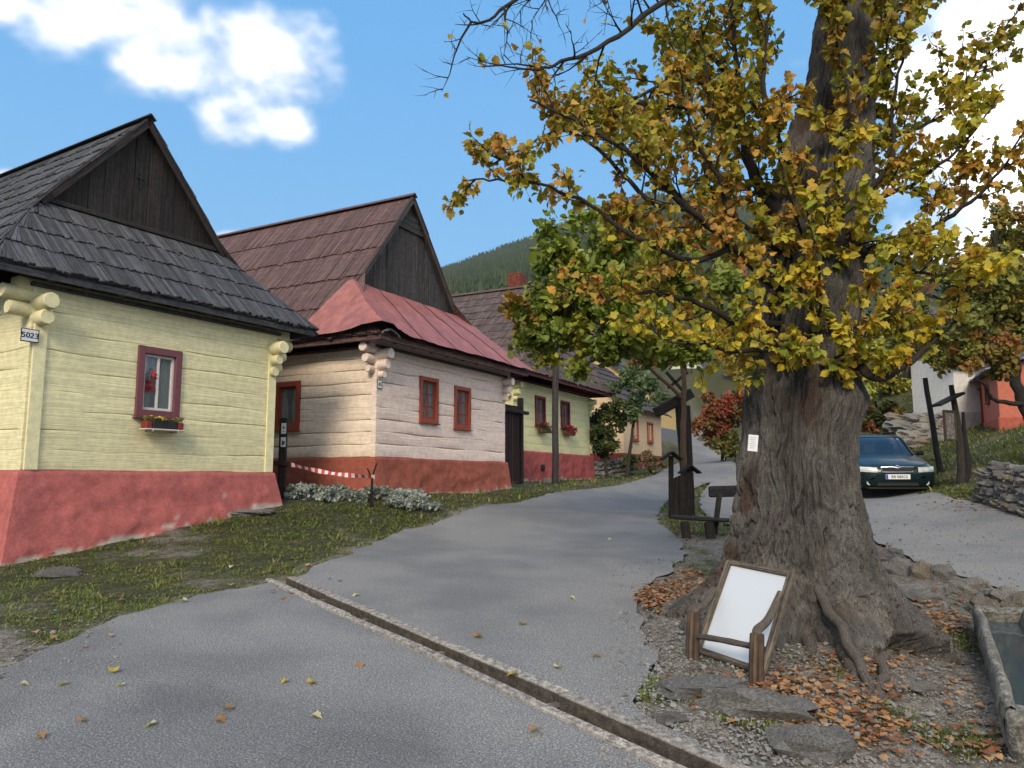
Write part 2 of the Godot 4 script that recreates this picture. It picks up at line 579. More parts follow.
func rough_poly(p: PackedVector2Array, amp: float, step: float, seed: int) -> PackedVector2Array:
	var f := FastNoiseLite.new()
	f.seed = seed; f.frequency = 0.9; f.fractal_octaves = 5; f.fractal_gain = 0.65
	var r := PackedVector2Array()
	for i in p.size():
		var a := p[i]
		var b := p[(i + 1) % p.size()]
		var a0 := p[(i - 1 + p.size()) % p.size()]
		var b1 := p[(i + 2) % p.size()]
		var k: int = clampi(int(a.distance_to(b) / step), 1, 60)
		for s in k:
			var q := a.cubic_interpolate(b, a0, b1, float(s) / k) if a.distance_to(b) < 6.0 else a.lerp(b, float(s) / k)
			r.append(q + Vector2(f.get_noise_2d(q.x * 2, q.y * 2), f.get_noise_2d(q.x * 2 + 40, q.y * 2)) * amp)
	return r

func axis(lo: float, hi: float, fine_lo: float, fine_hi: float, fine: float, grow: float, most: float) -> PackedFloat32Array:
	var r := PackedFloat32Array()
	var x := fine_lo
	var s := fine
	var left := []
	while x > lo:
		s = minf(s * grow, most); x -= s
		left.append(maxf(x, lo))
	left.reverse()
	for q in left: r.append(q)
	x = fine_lo
	while x < fine_hi:
		r.append(x); x += fine
	s = fine
	while x < hi:
		r.append(x)
		s = minf(s * grow, most); x += s
	r.append(hi)
	return r

var wobble := FastNoiseLite.new()
var patch := FastNoiseLite.new()

func soil_color(x: float, z: float) -> Color:
	var a := patch.get_noise_2d(x, z)
	var b := wobble.get_noise_2d(x * 3, z * 3)
	var green := lin_mix(Color(0.07, 0.09, 0.027), Color(0.16, 0.145, 0.065), clampf(b + 0.4, 0, 1))
	var rim := 0.0
	if -z < 16.0 and absf(x) < 9.0 and not in_road(x, z):
		for q in [[0.16, 0], [-0.16, 0], [0, 0.16], [0, -0.16]]:
			if in_road(x + q[0], z + q[1]): rim = 0.3
	var dirt := lin_mix(Color(0.34, 0.30, 0.245), Color(0.50, 0.45, 0.38), clampf(b * 1.2 + 0.5, 0, 1))
	var t := grassy(x, z) - rim
	return lin_mix(dirt, green, smoothstep(0.38, 0.66, t + b * 0.35))

func lin_mix(a: Color, b: Color, t: float) -> Color:
	return a.lerp(b, t)

# how much grass grows at a place, 0 to 1
func grassy(x: float, z: float) -> float:
	var a := patch.get_noise_2d(x, z) * 0.5
	var t := 0.75 + a
	if -z < 12.5 and x > 0.2 and x < 9.0:
		var p := Vector2(x, z)
		t = 0.10 + a * 1.1
		t += 0.5 * gauss(x, z, 2.4, -9.6, 1.2)
		for q in green_spots: t += q[2] * gauss(x, z, q[0], q[1], q[3])
	elif x < -2.0 and -z < 8.5:
		t -= 0.6 * gauss(x, z, -3.6, -5.75, 0.55) + 0.5 * gauss(x, z, -3.0, -7.0, 0.45) + 0.4 * gauss(x, z, -4.2, -6.3, 0.4)
	return t

func road_color(x: float, z: float) -> Color:
	var a := patch.get_noise_2d(x * 0.6 + 50, z * 0.6)
	var b := wobble.get_noise_2d(x * 1.5, z * 1.5 + 9)
	var base := Color(0.315, 0.32, 0.328).lerp(Color(0.44, 0.44, 0.44), clampf(0.5 + a * 1.3 + b * 0.8, 0, 1))
	var fine := wobble.get_noise_2d(x * 7.0 + 30, z * 7.0)
	# damp oil stains and repaired patches seen on the near tarmac
	for s in stains:
		var e := gauss(x + b * 0.25, z + a * 0.3, s[0], s[1], s[2])
		base = base.lerp(Color(0.16, 0.163, 0.175), smoothstep(0.42, 0.62, e + b * 0.5 + fine * 0.35) * s[3] * 0.42)
	# gravelly, worn right part
	var w := smoothstep(0.4, 2.2, x - 0.12 * (z + 6)) * smoothstep(-14.0, -8.0, z)
	return base.lerp(Color(0.48, 0.465, 0.44), clampf(w * (0.55 + b * 0.7), 0, 0.8))

var stains := []
var green_spots := []

func sheet(polys: Array, xs: PackedFloat32Array, zs: PackedFloat32Array, lift: float, colour: Callable, cut: PackedVector2Array) -> MB:
	# a sheet that follows the ground inside the given polygons
	var mb := MB.new()
	for poly in polys:
		var r := Rect2(poly[0], Vector2.ZERO)
		for p in poly: r = r.expand(p)
		for j in zs.size() - 1:
			if zs[j + 1] < r.position.y or zs[j] > r.end.y: continue
			for i in xs.size() - 1:
				if xs[i + 1] < r.position.x or xs[i] > r.end.x: continue
				var c := PackedVector2Array([Vector2(xs[i], zs[j]), Vector2(xs[i], zs[j + 1]), Vector2(xs[i + 1], zs[j + 1]), Vector2(xs[i + 1], zs[j])])
				var inside := 0
				for p in c:
					if Geometry2D.is_point_in_polygon(p, poly): inside += 1
				var pieces := [c]
				if inside == 0 and xs[i + 1] - xs[i] < 0.3: continue
				if inside < 4: pieces = Geometry2D.intersect_polygons(c, poly)
				for q in pieces:
					var fin := [q]
					if cut.size() and Geometry2D.intersect_polygons(q, cut).size(): fin = Geometry2D.clip_polygons(q, cut)
					for w in fin: lay(mb, w, lift, colour)
	return mb

func lay(mb: MB, poly: PackedVector2Array, lift: float, colour: Callable) -> void:
	var t := Geometry2D.triangulate_polygon(poly)
	var k := mb.v.size()
	for p in poly:
		var h := height(p.x, p.y)
		var e := 0.05
		mb.v.append(Vector3(p.x, h + lift, p.y))
		mb.n.append(Vector3(height(p.x - e, p.y) - height(p.x + e, p.y), 2 * e, height(p.x, p.y - e) - height(p.x, p.y + e)).normalized())
		mb.c.append(colour.call(p.x, p.y))
		mb.uv.append(p)
	for i in range(0, t.size(), 3):
		var a := poly[t[i]]
		var b := poly[t[i + 1]]
		var c := poly[t[i + 2]]
		var up := (b - a).cross(c - a)     # x to z: positive is clockwise seen from above
		if up > 0:
			mb.ix.append(k + t[i]); mb.ix.append(k + t[i + 1]); mb.ix.append(k + t[i + 2])
		else:
			mb.ix.append(k + t[i]); mb.ix.append(k + t[i + 2]); mb.ix.append(k + t[i + 1])

func in_road(x: float, z: float) -> bool:
	var p := Vector2(x, z)
	return Geometry2D.is_point_in_polygon(p, road_poly) or Geometry2D.is_point_in_polygon(p, lane_poly)

func build_ground() -> void:
	wobble.seed = 7; wobble.frequency = 0.7; wobble.fractal_octaves = 5
	patch.seed = 17; patch.frequency = 0.42; patch.fractal_octaves = 4
	stains = [[-2.0, -4.9, 0.35, 0.85], [-0.75, -4.15, 0.45, 0.9], [-2.9, -4.75, 0.4, 0.6], [-1.7, -5.7, 0.4, 0.3], [0.9, -9.5, 0.4, 0.25]]
	for q in [[682, 690, 0.62, 0.2], [676, 612, 0.7, 0.25], [700, 640, 0.6, 0.2], [745, 716, 0.6, 0.14], [885, 715, 0.6, 0.16], [960, 745, 0.62, 0.2], [985, 640, 0.7, 0.25], [940, 640, 0.6, 0.25], [830, 668, 0.6, 0.2], [800, 735, 0.6, 0.2], [650, 690, 0.5, 0.15], [690, 745, 0.55, 0.10], [905, 615, 0.5, 0.2], [712, 665, 0.6, 0.12]]:
		var g := hit(q[0], q[1])
		green_spots.append([g.x, g.z, q[2], q[3]])
	# the lane, and the branch to the right of the tree
	road_poly = rough_poly(px_poly([[-60, 700], [0, 672], [60, 645], [140, 613], [220, 593], [285, 581], [330, 562], [400, 533], [450, 518], [520, 502], [600, 488], [645, 478], [664, 470], [678, 462], [684, 452], [676, 438], [672, 428],
		[700, 428], [704, 440], [724, 458], [738, 466], [735, 474], [700, 486], [672, 498], [661, 510], [660, 522], [678, 538], [684, 556], [668, 572], [640, 596], [640, 620], [652, 645], [650, 670], [632, 700], [660, 725], [700, 745], [720, 790],
		[1.6, -1.0, 0], [2.0, 3.0, 0], [-6.0, 3.0, 0], [-6.0, -2.5, 0]]), 0.14, 0.2, 3)
	lane_poly = rough_poly(px_poly([[727, 474], [790, 474], [850, 482], [905, 484], [938, 494], [975, 503], [1024, 518], [1080, 530], [1200, 590], [1110, 622], [1024, 596], [985, 583], [955, 574], [925, 564], [890, 550], [868, 538], [820, 530], [760, 528], [715, 520], [700, 505], [706, 488]]), 0.14, 0.2, 4)
	drain_a = hit(280, 580)
	drain_b = hit(716, 776)
	var dd := (drain_b - drain_a); dd.y = 0
	dd = dd.normalized()
	var sd := Vector3(-dd.z, 0, dd.x)
	drain_b += dd * 0.9
	drain_b.y = height(drain_b.x, drain_b.z)
	for s in [[0, -1], [1, -1], [1, 1], [0, 1]]:
		var p: Vector3 = (drain_b if s[0] else drain_a) + sd * 0.167 * s[1]
		drain_poly.append(Vector2(p.x, p.z))
	var xs := axis(-1000, 1000, -7.0, 6.5, 0.11, 1.09, 26.0)
	var zs := axis(-1000, 40, -11.5, -2.6, 0.11, 1.085, 22.0)
	var mb := MB.new()
	var nu := xs.size()
	var bump := FastNoiseLite.new()
	bump.seed = 9; bump.frequency = 1.6; bump.fractal_octaves = 4
	# ground cells away from the drain share their corners
	var P := PackedVector3Array(); var C := PackedColorArray()
	for j in range(zs.size() - 1, -1, -1):
		for i in nu:
			var x := xs[i]
			var z := zs[j]
			var h := height(x, z)
			if in_road(x, z): h -= 0.06
			elif -z < 40 and absf(x) < 20: h += bump.get_noise_2d(x, z) * 0.035
			P.append(Vector3(x, h, z)); C.append(soil_color(x, z))
	mb.grid(P, nu, C)
	# drop the cells that the drain passes through
	var box := Rect2(drain_poly[0], Vector2.ZERO)
	for p in drain_poly: box = box.expand(p)
	var keep := PackedInt32Array()
	for t in range(0, mb.ix.size(), 3):
		var a := mb.v[mb.ix[t]]; var b := mb.v[mb.ix[t + 1]]; var c := mb.v[mb.ix[t + 2]]
		var gone := false
		if box.grow(0.3).has_point(Vector2(a.x, a.z)):
			var q := PackedVector2Array([Vector2(a.x, a.z), Vector2(b.x, b.z), Vector2(c.x, c.z)])
			gone = Geometry2D.intersect_polygons(q, drain_poly).size() > 0
		if not gone:
			for s in 3: keep.append(mb.ix[t + s])
	mb.ix = keep
	var o := part("ground", mb, M.soil, self)
	structure(o, "grassy verge and bare earth beside the lane and under the trees")
	var fine_x := axis(-30, 30, -7.0, 6.5, 0.11, 1.09, 1.2)
	var fine_z := axis(-62, 4, -11.5, -2.6, 0.11, 1.085, 1.0)
	o = part("road", sheet([road_poly], fine_x, fine_z, 0.012, road_color, drain_poly), M.asphalt, self)
	structure(o, "worn grey chip sealed village lane")
	o = part("road", sheet([lane_poly], fine_x, fine_z, 0.009, func(x, z): return road_color(x, z).lerp(Color(0.50, 0.475, 0.44), clampf(0.45 + wobble.get_noise_2d(x * 1.3, z * 1.3), 0, 0.8)), PackedVector2Array()), M.asphalt, self)
	structure(o, "gravelly side lane on which the dark car is parked")
	# drain: two lines of timber edging, a floor, spacers
	var dr := thing("drainage_channel", "narrow drainage gutter with timber edging crossing the grey lane", "drain")
	var len := Vector2(drain_a.x, drain_a.z).distance_to(Vector2(drain_b.x, drain_b.z))
	var s0 := 0.0
	rng.seed = 44
	while s0 < len:
		var l: float = minf(rng.randf_range(0.95, 1.35), len - s0)
		if len - s0 - l < 0.3: l = len - s0
		for side in [-1.0, 1.0]:
			var a := drain_a + dd * (s0 + 0.004); var b := drain_a + dd * (s0 + l - 0.006)
			var wd := 0.07 if side > 0 else 0.085
			var off: Vector3 = sd * side * (0.165 - wd * 0.5) + sd * rng.randf_range(-0.003, 0.003)
			a.y = height(a.x, a.z) - 0.055 + rng.randf_range(-0.006, 0.012); b.y = height(b.x, b.z) - 0.055 + rng.randf_range(-0.006, 0.012)
			var k := MB.new()
			var g := rng.randf_range(0.85, 1.15)
			k.bar(a + off, b + off, 0.17, wd, 0.008, Color(0.54 * g, 0.50 * g, 0.455 * g), Vector3.UP)
			part("edging_plank", k, M.concrete, dr)
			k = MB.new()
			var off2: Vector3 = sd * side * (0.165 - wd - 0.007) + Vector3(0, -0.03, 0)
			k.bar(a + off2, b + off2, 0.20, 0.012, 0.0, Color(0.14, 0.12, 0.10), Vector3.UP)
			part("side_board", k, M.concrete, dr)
		var m := drain_a + dd * (s0 + l)
		m.y = height(m.x, m.z) - 0.035
		var kb := MB.new()
		kb.bar(m - sd * 0.07, m + sd * 0.07, 0.025, 0.05, 0.004, Color(0.27, 0.25, 0.225), Vector3.UP)
		part("spacer", kb, M.concrete, dr)
		s0 += l
	var fl := MB.new()
	var fp := PackedVector3Array(); var fc := PackedColorArray()
	for i in 60:
		var m := drain_a + dd * len * i / 59.0
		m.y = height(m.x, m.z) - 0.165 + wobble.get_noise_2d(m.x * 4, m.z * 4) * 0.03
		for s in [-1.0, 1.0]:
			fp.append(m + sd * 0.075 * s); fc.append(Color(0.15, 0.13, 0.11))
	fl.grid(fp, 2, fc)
	part("channel_floor", fl, M.soil, dr)

# ---------------------------------------------------------------- log houses
# wall of squared logs in its own frame xf: x along, y up, z outwards. holes: [x0, y0, x1, y1]
func log_wall(parent: Node3D, xf: Transform3D, length: float, rows: int, top: float, holes: Array, col: Color, seed: int, groove: float) -> void:
	var f := FastNoiseLite.new()
	f.seed = seed; f.frequency = 0.55; f.fractal_octaves = 3
	for r in rows:
		var spans := [[0.0, length, top * r / rows, top * (r + 1.0) / rows, false]]
		for h in holes:
			var nx := []
			for s in spans:
				if s[4] or h[1] >= s[3] or h[3] <= s[2] or h[0] >= s[1] or h[2] <= s[0]:
					nx.append(s); continue
				nx.append([s[0], h[0], s[2], s[3], false]); nx.append([h[2], s[1], s[2], s[3], false])
				if h[1] > s[2] + 0.01: nx.append([h[0], h[2], s[2], h[1], true])
				if h[3] < s[3] - 0.01: nx.append([h[0], h[2], h[3], s[3], true])
			spans = nx
		for s in spans:
			var mb := MB.new()
			var k: int = maxi(2, int((s[1] - s[0]) / 0.16) + 1)
			var P := PackedVector3Array(); var C := PackedColorArray()
			var tone := 1.0 + f.get_noise_2d(r * 7.7, seed) * 0.09
			for i in k:
				var x: float = lerpf(s[0], s[1], i / (k - 1.0))
				var yb: float = s[2] + (f.get_noise_2d(x, r * 3.1) * 0.028 if r > 0 else 0.0) if not s[4] or s[2] == top * r / rows else s[2]
				var yt: float = s[3] + (f.get_noise_2d(x, (r + 1) * 3.1) * 0.028 if r < rows - 1 else 0.0) if not s[4] or s[3] == top * (r + 1.0) / rows else s[3]
				var gb := groove * clampf(f.get_noise_2d(x * 0.9 + 100, r * 5.3) * 2.4 + 0.35, 0.06, 1.2)
				var gt := groove * clampf(f.get_noise_2d(x * 0.9 + 100, (r + 1) * 5.3) * 2.4 + 0.35, 0.06, 1.2)
				var bz := f.get_noise_2d(x * 1.3, r * 9.0 + 50) * 0.014
				var e := minf(0.011, (yt - yb) * 0.2)
				for q in [[yb - 0.004, -0.12], [yb, -gb * 1.6], [yb + e * 0.5, -gb * 0.45], [yb + e * 2.2, bz * 0.6], [(yb + yt) * 0.5, bz + 0.001], [yt - e * 2.2, bz * 0.6], [yt - e * 0.5, -gt * 0.45], [yt, -gt * 1.6], [yt + 0.004, -0.12]]:
					P.append(xf * Vector3(x, q[0], q[1]))
					C.append(col * tone)
			# rows run along x, columns go up: mirrored so that the outside is in front
			var P2 := PackedVector3Array(); var C2 := PackedColorArray()
			for i in range(k - 1, -1, -1):
				for q in 9:
					P2.append(P[i * 9 + q]); C2.append(C[i * 9 + q])
			mb.grid(P2, 9, C2)
			for e in [0, k - 1]:
				for q in 7:
					if e == 0: mb.tri(P[q], P[q + 1], P[8], col * tone)
					else: mb.tri(P[e * 9 + q + 1], P[e * 9 + q], P[e * 9 + 8], col * tone)
			part("log", mb, M.log, parent)

func window(parent: Node3D, xf: Transform3D, w: float, h: float, casing: Color, sash: Color, cw: float, cols: int, rows: int, curtain: Color, called := "window") -> MeshInstance3D:
	var mb := MB.new()
	var t := 0.055
	for s in [-1.0, 1.0]:
		mb.box(xf * Transform3D(Basis(), Vector3(s * (w * 0.5 + cw * 0.5 - 0.004), 0, 0.012)), Vector3(cw, h + 2 * cw - 0.004, t), 0.006, casing)
		mb.box(xf * Transform3D(Basis(), Vector3(0, s * (h * 0.5 + cw * 0.5 - 0.004), 0.010)), Vector3(w + 0.002, cw, t), 0.006, casing)
	mb.box(xf * Transform3D(Basis(), Vector3(0, -h * 0.5 - cw - 0.012, 0.03)), Vector3(w + 2 * cw + 0.04, 0.024, 0.09), 0.005, casing)
	for s in [-1.0, 1.0]:     # reveals
		mb.box(xf * Transform3D(Basis(), Vector3(s * (w * 0.5 + 0.008), 0, -0.07)), Vector3(0.012, h, 0.12), 0.0, casing)
		mb.box(xf * Transform3D(Basis(), Vector3(0, s * (h * 0.5 + 0.008), -0.07)), Vector3(w, 0.012, 0.12), 0.0, casing)
	var win := part(called, mb, M.trim, parent)
	var sb := MB.new()
	var b := 0.042
	for s in [-1.0, 1.0]:
		sb.box(xf * Transform3D(Basis(), Vector3(s * (w * 0.5 - b * 0.5), 0, -0.03)), Vector3(b, h - 0.004, 0.04), 0.004, sash)
		sb.box(xf * Transform3D(Basis(), Vector3(0, s * (h * 0.5 - b * 0.5), -0.031)), Vector3(w - 2 * b, b, 0.036), 0.004, sash)
	for i in range(1, cols):
		sb.box(xf * Transform3D(Basis(), Vector3((float(i) / cols - 0.5) * w, 0, -0.03)), Vector3(0.034, h - 2 * b, 0.034), 0.004, sash)
	for i in range(1, rows):
		sb.box(xf * Transform3D(Basis(), Vector3(0, (float(i) / rows - 0.5) * h, -0.033)), Vector3(w - 2 * b, 0.024, 0.026), 0.003, sash)
	part("sash", sb, M.trim, win)
	for i in cols:
		for j in rows:
			var pb := MB.new()
			var pw := w / cols - 0.02
			var ph := h / rows - 0.02
			pb.box(xf * Transform3D(Basis(), Vector3((i + 0.5 - cols * 0.5) * w / cols, (j + 0.5 - rows * 0.5) * h / rows, -0.034)), Vector3(pw, ph, 0.004), 0.0)
			part("pane", pb, M.glass, win)
	# two curtains drawn aside in folds, and the dim room behind
	for s in [-1.0, 1.0]:
		var cb := MB.new()
		var P := PackedVector3Array()
		for j in 6:
			for i in 22:
				var q := i / 21.0
				var x: float = s * (w * 0.5 - q * w * (0.30 + 0.10 * sin(j * 0.9)))
				if s < 0: x = s * (w * 0.5 - (1.0 - q) * w * (0.30 + 0.10 * sin(j * 0.9)))
				else: x = s * (w * 0.5 - (1.0 - q) * w * (0.34 + 0.08 * sin(j * 0.8)))
				P.append(xf * Vector3(-absf(x) if s < 0 else absf(x), (j / 5.0 - 0.5) * h, -0.10 + 0.014 * sin(q * 34.0 + j * 0.2)))
		var Cc := PackedColorArray(); Cc.resize(P.size()); Cc.fill(curtain)
		cb.grid(P, 22, Cc)
		part("curtain", cb, M.cloth, win)
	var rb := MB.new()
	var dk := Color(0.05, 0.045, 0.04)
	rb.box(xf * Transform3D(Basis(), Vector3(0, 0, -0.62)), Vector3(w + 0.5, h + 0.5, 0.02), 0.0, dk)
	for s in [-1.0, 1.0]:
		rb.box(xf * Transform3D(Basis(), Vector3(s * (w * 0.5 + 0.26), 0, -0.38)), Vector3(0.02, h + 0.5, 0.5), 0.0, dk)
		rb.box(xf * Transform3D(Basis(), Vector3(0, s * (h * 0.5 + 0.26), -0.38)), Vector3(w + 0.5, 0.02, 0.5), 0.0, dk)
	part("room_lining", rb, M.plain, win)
	return win

# one slope laid in courses. O: eave point, U along the eave, W up the slope
func courses(parent: Node3D, called: String, O: Vector3, U: Vector3, W: Vector3, slope: float, lo: Callable, hi: Callable, n: int, wide: float, thick: float, col: Color, vary: float, m: Material, seed: int, over := 1.14, sag := 0.0) -> void:
	var r := RandomNumberGenerator.new()
	r.seed = seed
	var N := U.cross(W).normalized()
	var ch := slope / n
	for i in n:
		var mb := MB.new()
		var w0 := ch * i
		var w1: float = minf(w0 + ch * over, slope)
		var a: float = minf(lo.call(w0), lo.call(w1))
		var b: float = maxf(hi.call(w0), hi.call(w1))
		var u := a
		while u < b:
			var ww := wide * r.randf_range(0.75, 1.3)
			var u1: float = minf(u + ww, b)
			var g := 0.004
			var j0 := w0 + (r.randf_range(-0.045, 0.012) - (0.07 if r.randf() < 0.03 else 0.0)) * (1.0 if ch < 0.7 else 0.8) * minf(1.0, ch / 0.4)
			var bl := clampf(u + g, lo.call(w0), hi.call(w0)); var br := clampf(u1 - g, lo.call(w0), hi.call(w0))
			var tl := clampf(u + g, lo.call(w1), hi.call(w1)); var tr := clampf(u1 - g, lo.call(w1), hi.call(w1))
			u = u1
			if br - bl < 0.012 and tr - tl < 0.012: continue
			var th := thick * r.randf_range(0.7, 1.25)
			var tilt := r.randf_range(-0.004, 0.004)
			var k := 1.0 + r.randf_range(-vary, vary)
			var cc := Color(col.r * k, col.g * k * (1.0 + r.randf_range(-0.03, 0.03)), col.b * k * (1.0 + r.randf_range(-0.06, 0.06)))
			var s0 := -sag * sin(PI * clampf((bl - a) / (b - a), 0, 1))
			var lift := N * s0
			var A := O + U * bl + W * j0 + N * (th + tilt) + lift; var B := O + U * br + W * j0 + N * (th - tilt) + lift
			var D := O + U * tr + W * w1 + N * 0.006 + lift; var E := O + U * tl + W * w1 + N * 0.006 + lift
			var A2 := O + U * bl + W * j0 + N * 0.0 + lift; var B2 := O + U * br + W * j0 + lift
			mb.quad(A, B, D, E, cc, Vector2(bl, j0), Vector2(br, w1))
			mb.quad(A2, B2, B, A, cc)
			mb.tri(A2, A, E, cc); mb.tri(B, B2, D, cc)
			mb.quad(B2, A2, E - N * 0.012, D - N * 0.012, cc)
		if mb.v.size(): part(called, mb, m, parent)

# roof of a house of width W0 and length L. q: s yb yr ef ye es
func roof(h: Node3D, W0: float, L: float, q: Dictionary, style: Dictionary) -> Node3D:
	var m := W0 * 0.5
	var hb: float = (q.yr - q.yb) / (q.yr - q.ye) * (m + q.es)
	var rn := MB.new()
	var dk: Color = style.dark
	# deck under the covering (also the dark soffit)
	var eL := Vector3(-q.es, q.ye, q.ef); var eR := Vector3(W0 + q.es, q.ye, q.ef)
	var eLb := Vector3(-q.es, q.ye, -L - 0.3); var eRb := Vector3(W0 + q.es, q.ye, -L - 0.3)
	var rf := Vector3(m, q.yr, -q.s); var rb := Vector3(m, q.yr, -L - 0.3)
	var gl := Vector3(m - hb, q.yb, -q.s); var gr := Vector3(m + hb, q.yb, -q.s)
	var dn := Vector3(0, -0.02, 0)
	rn.quad(eL + dn, eR + dn, gr + dn, gl + dn, dk)
	rn.tri(eLb + dn, eL + dn, gl + dn, dk); rn.quad(eLb + dn, gl + dn, rf + dn, rb + dn, dk)
	rn.tri(eR + dn, eRb + dn, gr + dn, dk); rn.quad(gr + dn, eRb + dn, rb + dn, rf + dn, dk)
	rn.tri(eRb + dn, eLb + dn, rb + dn, dk)
	var root := part("roof", rn, M.wood, h)
	# eaves boards and rafters ends under them
	var eb := MB.new()
	eb.bar(eL + Vector3(0.02, -0.07, -0.05), eR + Vector3(-0.02, -0.07, -0.05), 0.11, 0.04, 0.004, dk, Vector3.UP)
	part("eaves_board", eb, M.wood, root)
	eb = MB.new()
	eb.bar(eL + Vector3(0.05, -0.07, -0.03), eLb + Vector3(0.05, -0.07, 0), 0.11, 0.04, 0.004, dk, Vector3.UP)
	part("eaves_board", eb, M.wood, root)
	eb = MB.new()
	eb.bar(eR + Vector3(-0.05, -0.07, -0.03), eRb + Vector3(-0.05, -0.07, 0), 0.11, 0.04, 0.004, dk, Vector3.UP)
	part("eaves_board", eb, M.wood, root)
	for i in 9:
		var x := lerpf(0.1, W0 - 0.1, i / 8.0)
		var rb2 := MB.new()
		var up := Vector3(0, q.yb - q.ye, -q.s - q.ef).normalized()
		rb2.bar(Vector3(x, q.ye - 0.10, q.ef - 0.08), Vector3(x, q.ye - 0.10, q.ef - 0.08) + up * 0.9, 0.10, 0.09, 0.008, dk * 1.1, Vector3.UP)
		part("rafter", rb2, M.wood, root)
	# soffit that closes the wall head
	var so := MB.new()
	so.box(Transform3D(Basis(), Vector3(m, q.ye - 0.16, -L * 0.5 + 0.0)), Vector3(W0 + 0.1, 0.05, L + 0.1), 0.0, dk)
	part("soffit", so, M.wood, root)
	# gable of upright boards
	var nb: int = style.boards
	rng.seed = 900 + nb
	for i in nb:
		var x0 := m - hb + 2 * hb * i / nb + 0.004
		var x1 := m - hb + 2 * hb * (i + 1) / nb - 0.004
		var ya: float = q.yb
		var f0: float = q.yr - (q.yr - q.yb) * absf(x0 - m) / hb - 0.03
		var f1: float = q.yr - (q.yr - q.yb) * absf(x1 - m) / hb - 0.03
		var z: float = -q.s + rng.randf_range(-0.008, 0.012) - 0.02
		var g := MB.new()
		var k := rng.randf_range(0.75, 1.25)
		var cc: Color = style.gable * k
		var yy := maxf(f0, f1)
		var p := [Vector3(x0, ya - rng.randf_range(0, 0.02), z), Vector3(x1, ya, z), Vector3(x1, maxf(f1, ya), z), Vector3(x0, maxf(f0, ya), z)]
		if x0 < m and x1 > m:
			g.tri(p[3], p[2], Vector3(m, q.yr - 0.03, z), cc)
		g.quad(p[0], p[1], p[2], p[3], cc)
		var bk := Vector3(0, 0, -0.03)
		g.quad(p[1], p[1] + bk, p[2] + bk, p[2], cc); g.quad(p[0] + bk, p[0], p[3], p[3] + bk, cc)
		part("gable_board", g, M.vwood, root)
	var bk2 := MB.new()
	bk2.tri(gl + Vector3(0, 0, -0.09), gr + Vector3(0, 0, -0.09), rf + Vector3(0, -0.04, -0.09), dk)
	part("gable_backing", bk2, M.wood, root)
	# verge boards up the gable and the ledge at its foot
	for s in [-1.0, 1.0]:
		var vb := MB.new()
		vb.bar(Vector3(m + s * hb, q.yb - 0.05, -q.s + 0.09), Vector3(m, q.yr - 0.05, -q.s + 0.09), 0.13, 0.035, 0.004, style.gable * 1.25, Vector3(s * 1.0, 0.8, 0))
		part("verge_board", vb, M.wood, root)
	var lg := MB.new()
	lg.bar(gl + Vector3(0.02, 0.03, 0.03), gr + Vector3(-0.02, 0.03, 0.03), 0.07, 0.05, 0.006, style.gable * 1.3, Vector3.UP)
	part("gable_ledge", lg, M.wood, root)
	# covering
	var aw := m + q.es as float
	var rise: float = q.yr - q.ye
	var sl := sqrt(aw * aw + rise * rise)
	var wb: float = sl * (q.yb - q.ye) / rise
	var lead := func(w): return lerpf(q.ef, -q.s, w / wb) if w < wb else lerpf(-q.s, -q.s + 0.13, smoothstep(0, 0.1, w - wb))
	courses(root, style.piece, Vector3(-q.es, q.ye, 0), Vector3(0, 0, 1), Vector3(aw, rise, 0) / sl, sl, func(w): return -L - 0.3, lead, style.n, style.wide, style.thick, style.col, style.vary, M.shingle, style.seed, 1.14, style.sag)
	courses(root, style.piece, Vector3(W0 + q.es, q.ye, 0), Vector3(0, 0, -1), Vector3(-aw, rise, 0) / sl, sl, func(w): return -lead.call(w), func(w): return L + 0.3, style.n, style.wide, style.thick, style.col, style.vary, M.shingle, style.seed + 1)
	var rd := MB.new()
	for s in [-1.0, 1.0]:
		rd.bar(Vector3(m + s * 0.05, q.yr + 0.035, -q.s + 0.14), Vector3(m + s * 0.05, q.yr + 0.035, -L - 0.3), 0.13, 0.02, 0.003, style.col, Vector3(1, -s * 0.9, 0))
	part("ridge_board", rd, M.wood, root)
	if style.get("skirt", true):
		var fl := Vector3(0, q.yb - q.ye, -q.s - q.ef)
		var ln := fl.length()
		courses(root, style.piece, Vector3(0, q.ye, q.ef), Vector3(1, 0, 0), fl / ln, ln, func(w): return lerpf(-q.es, m - hb, w / ln), func(w): return lerpf(W0 + q.es, m + hb, w / ln), style.nskirt, style.wide, style.thick, style.col, style.vary, M.shingle, style.seed + 2)
	return root

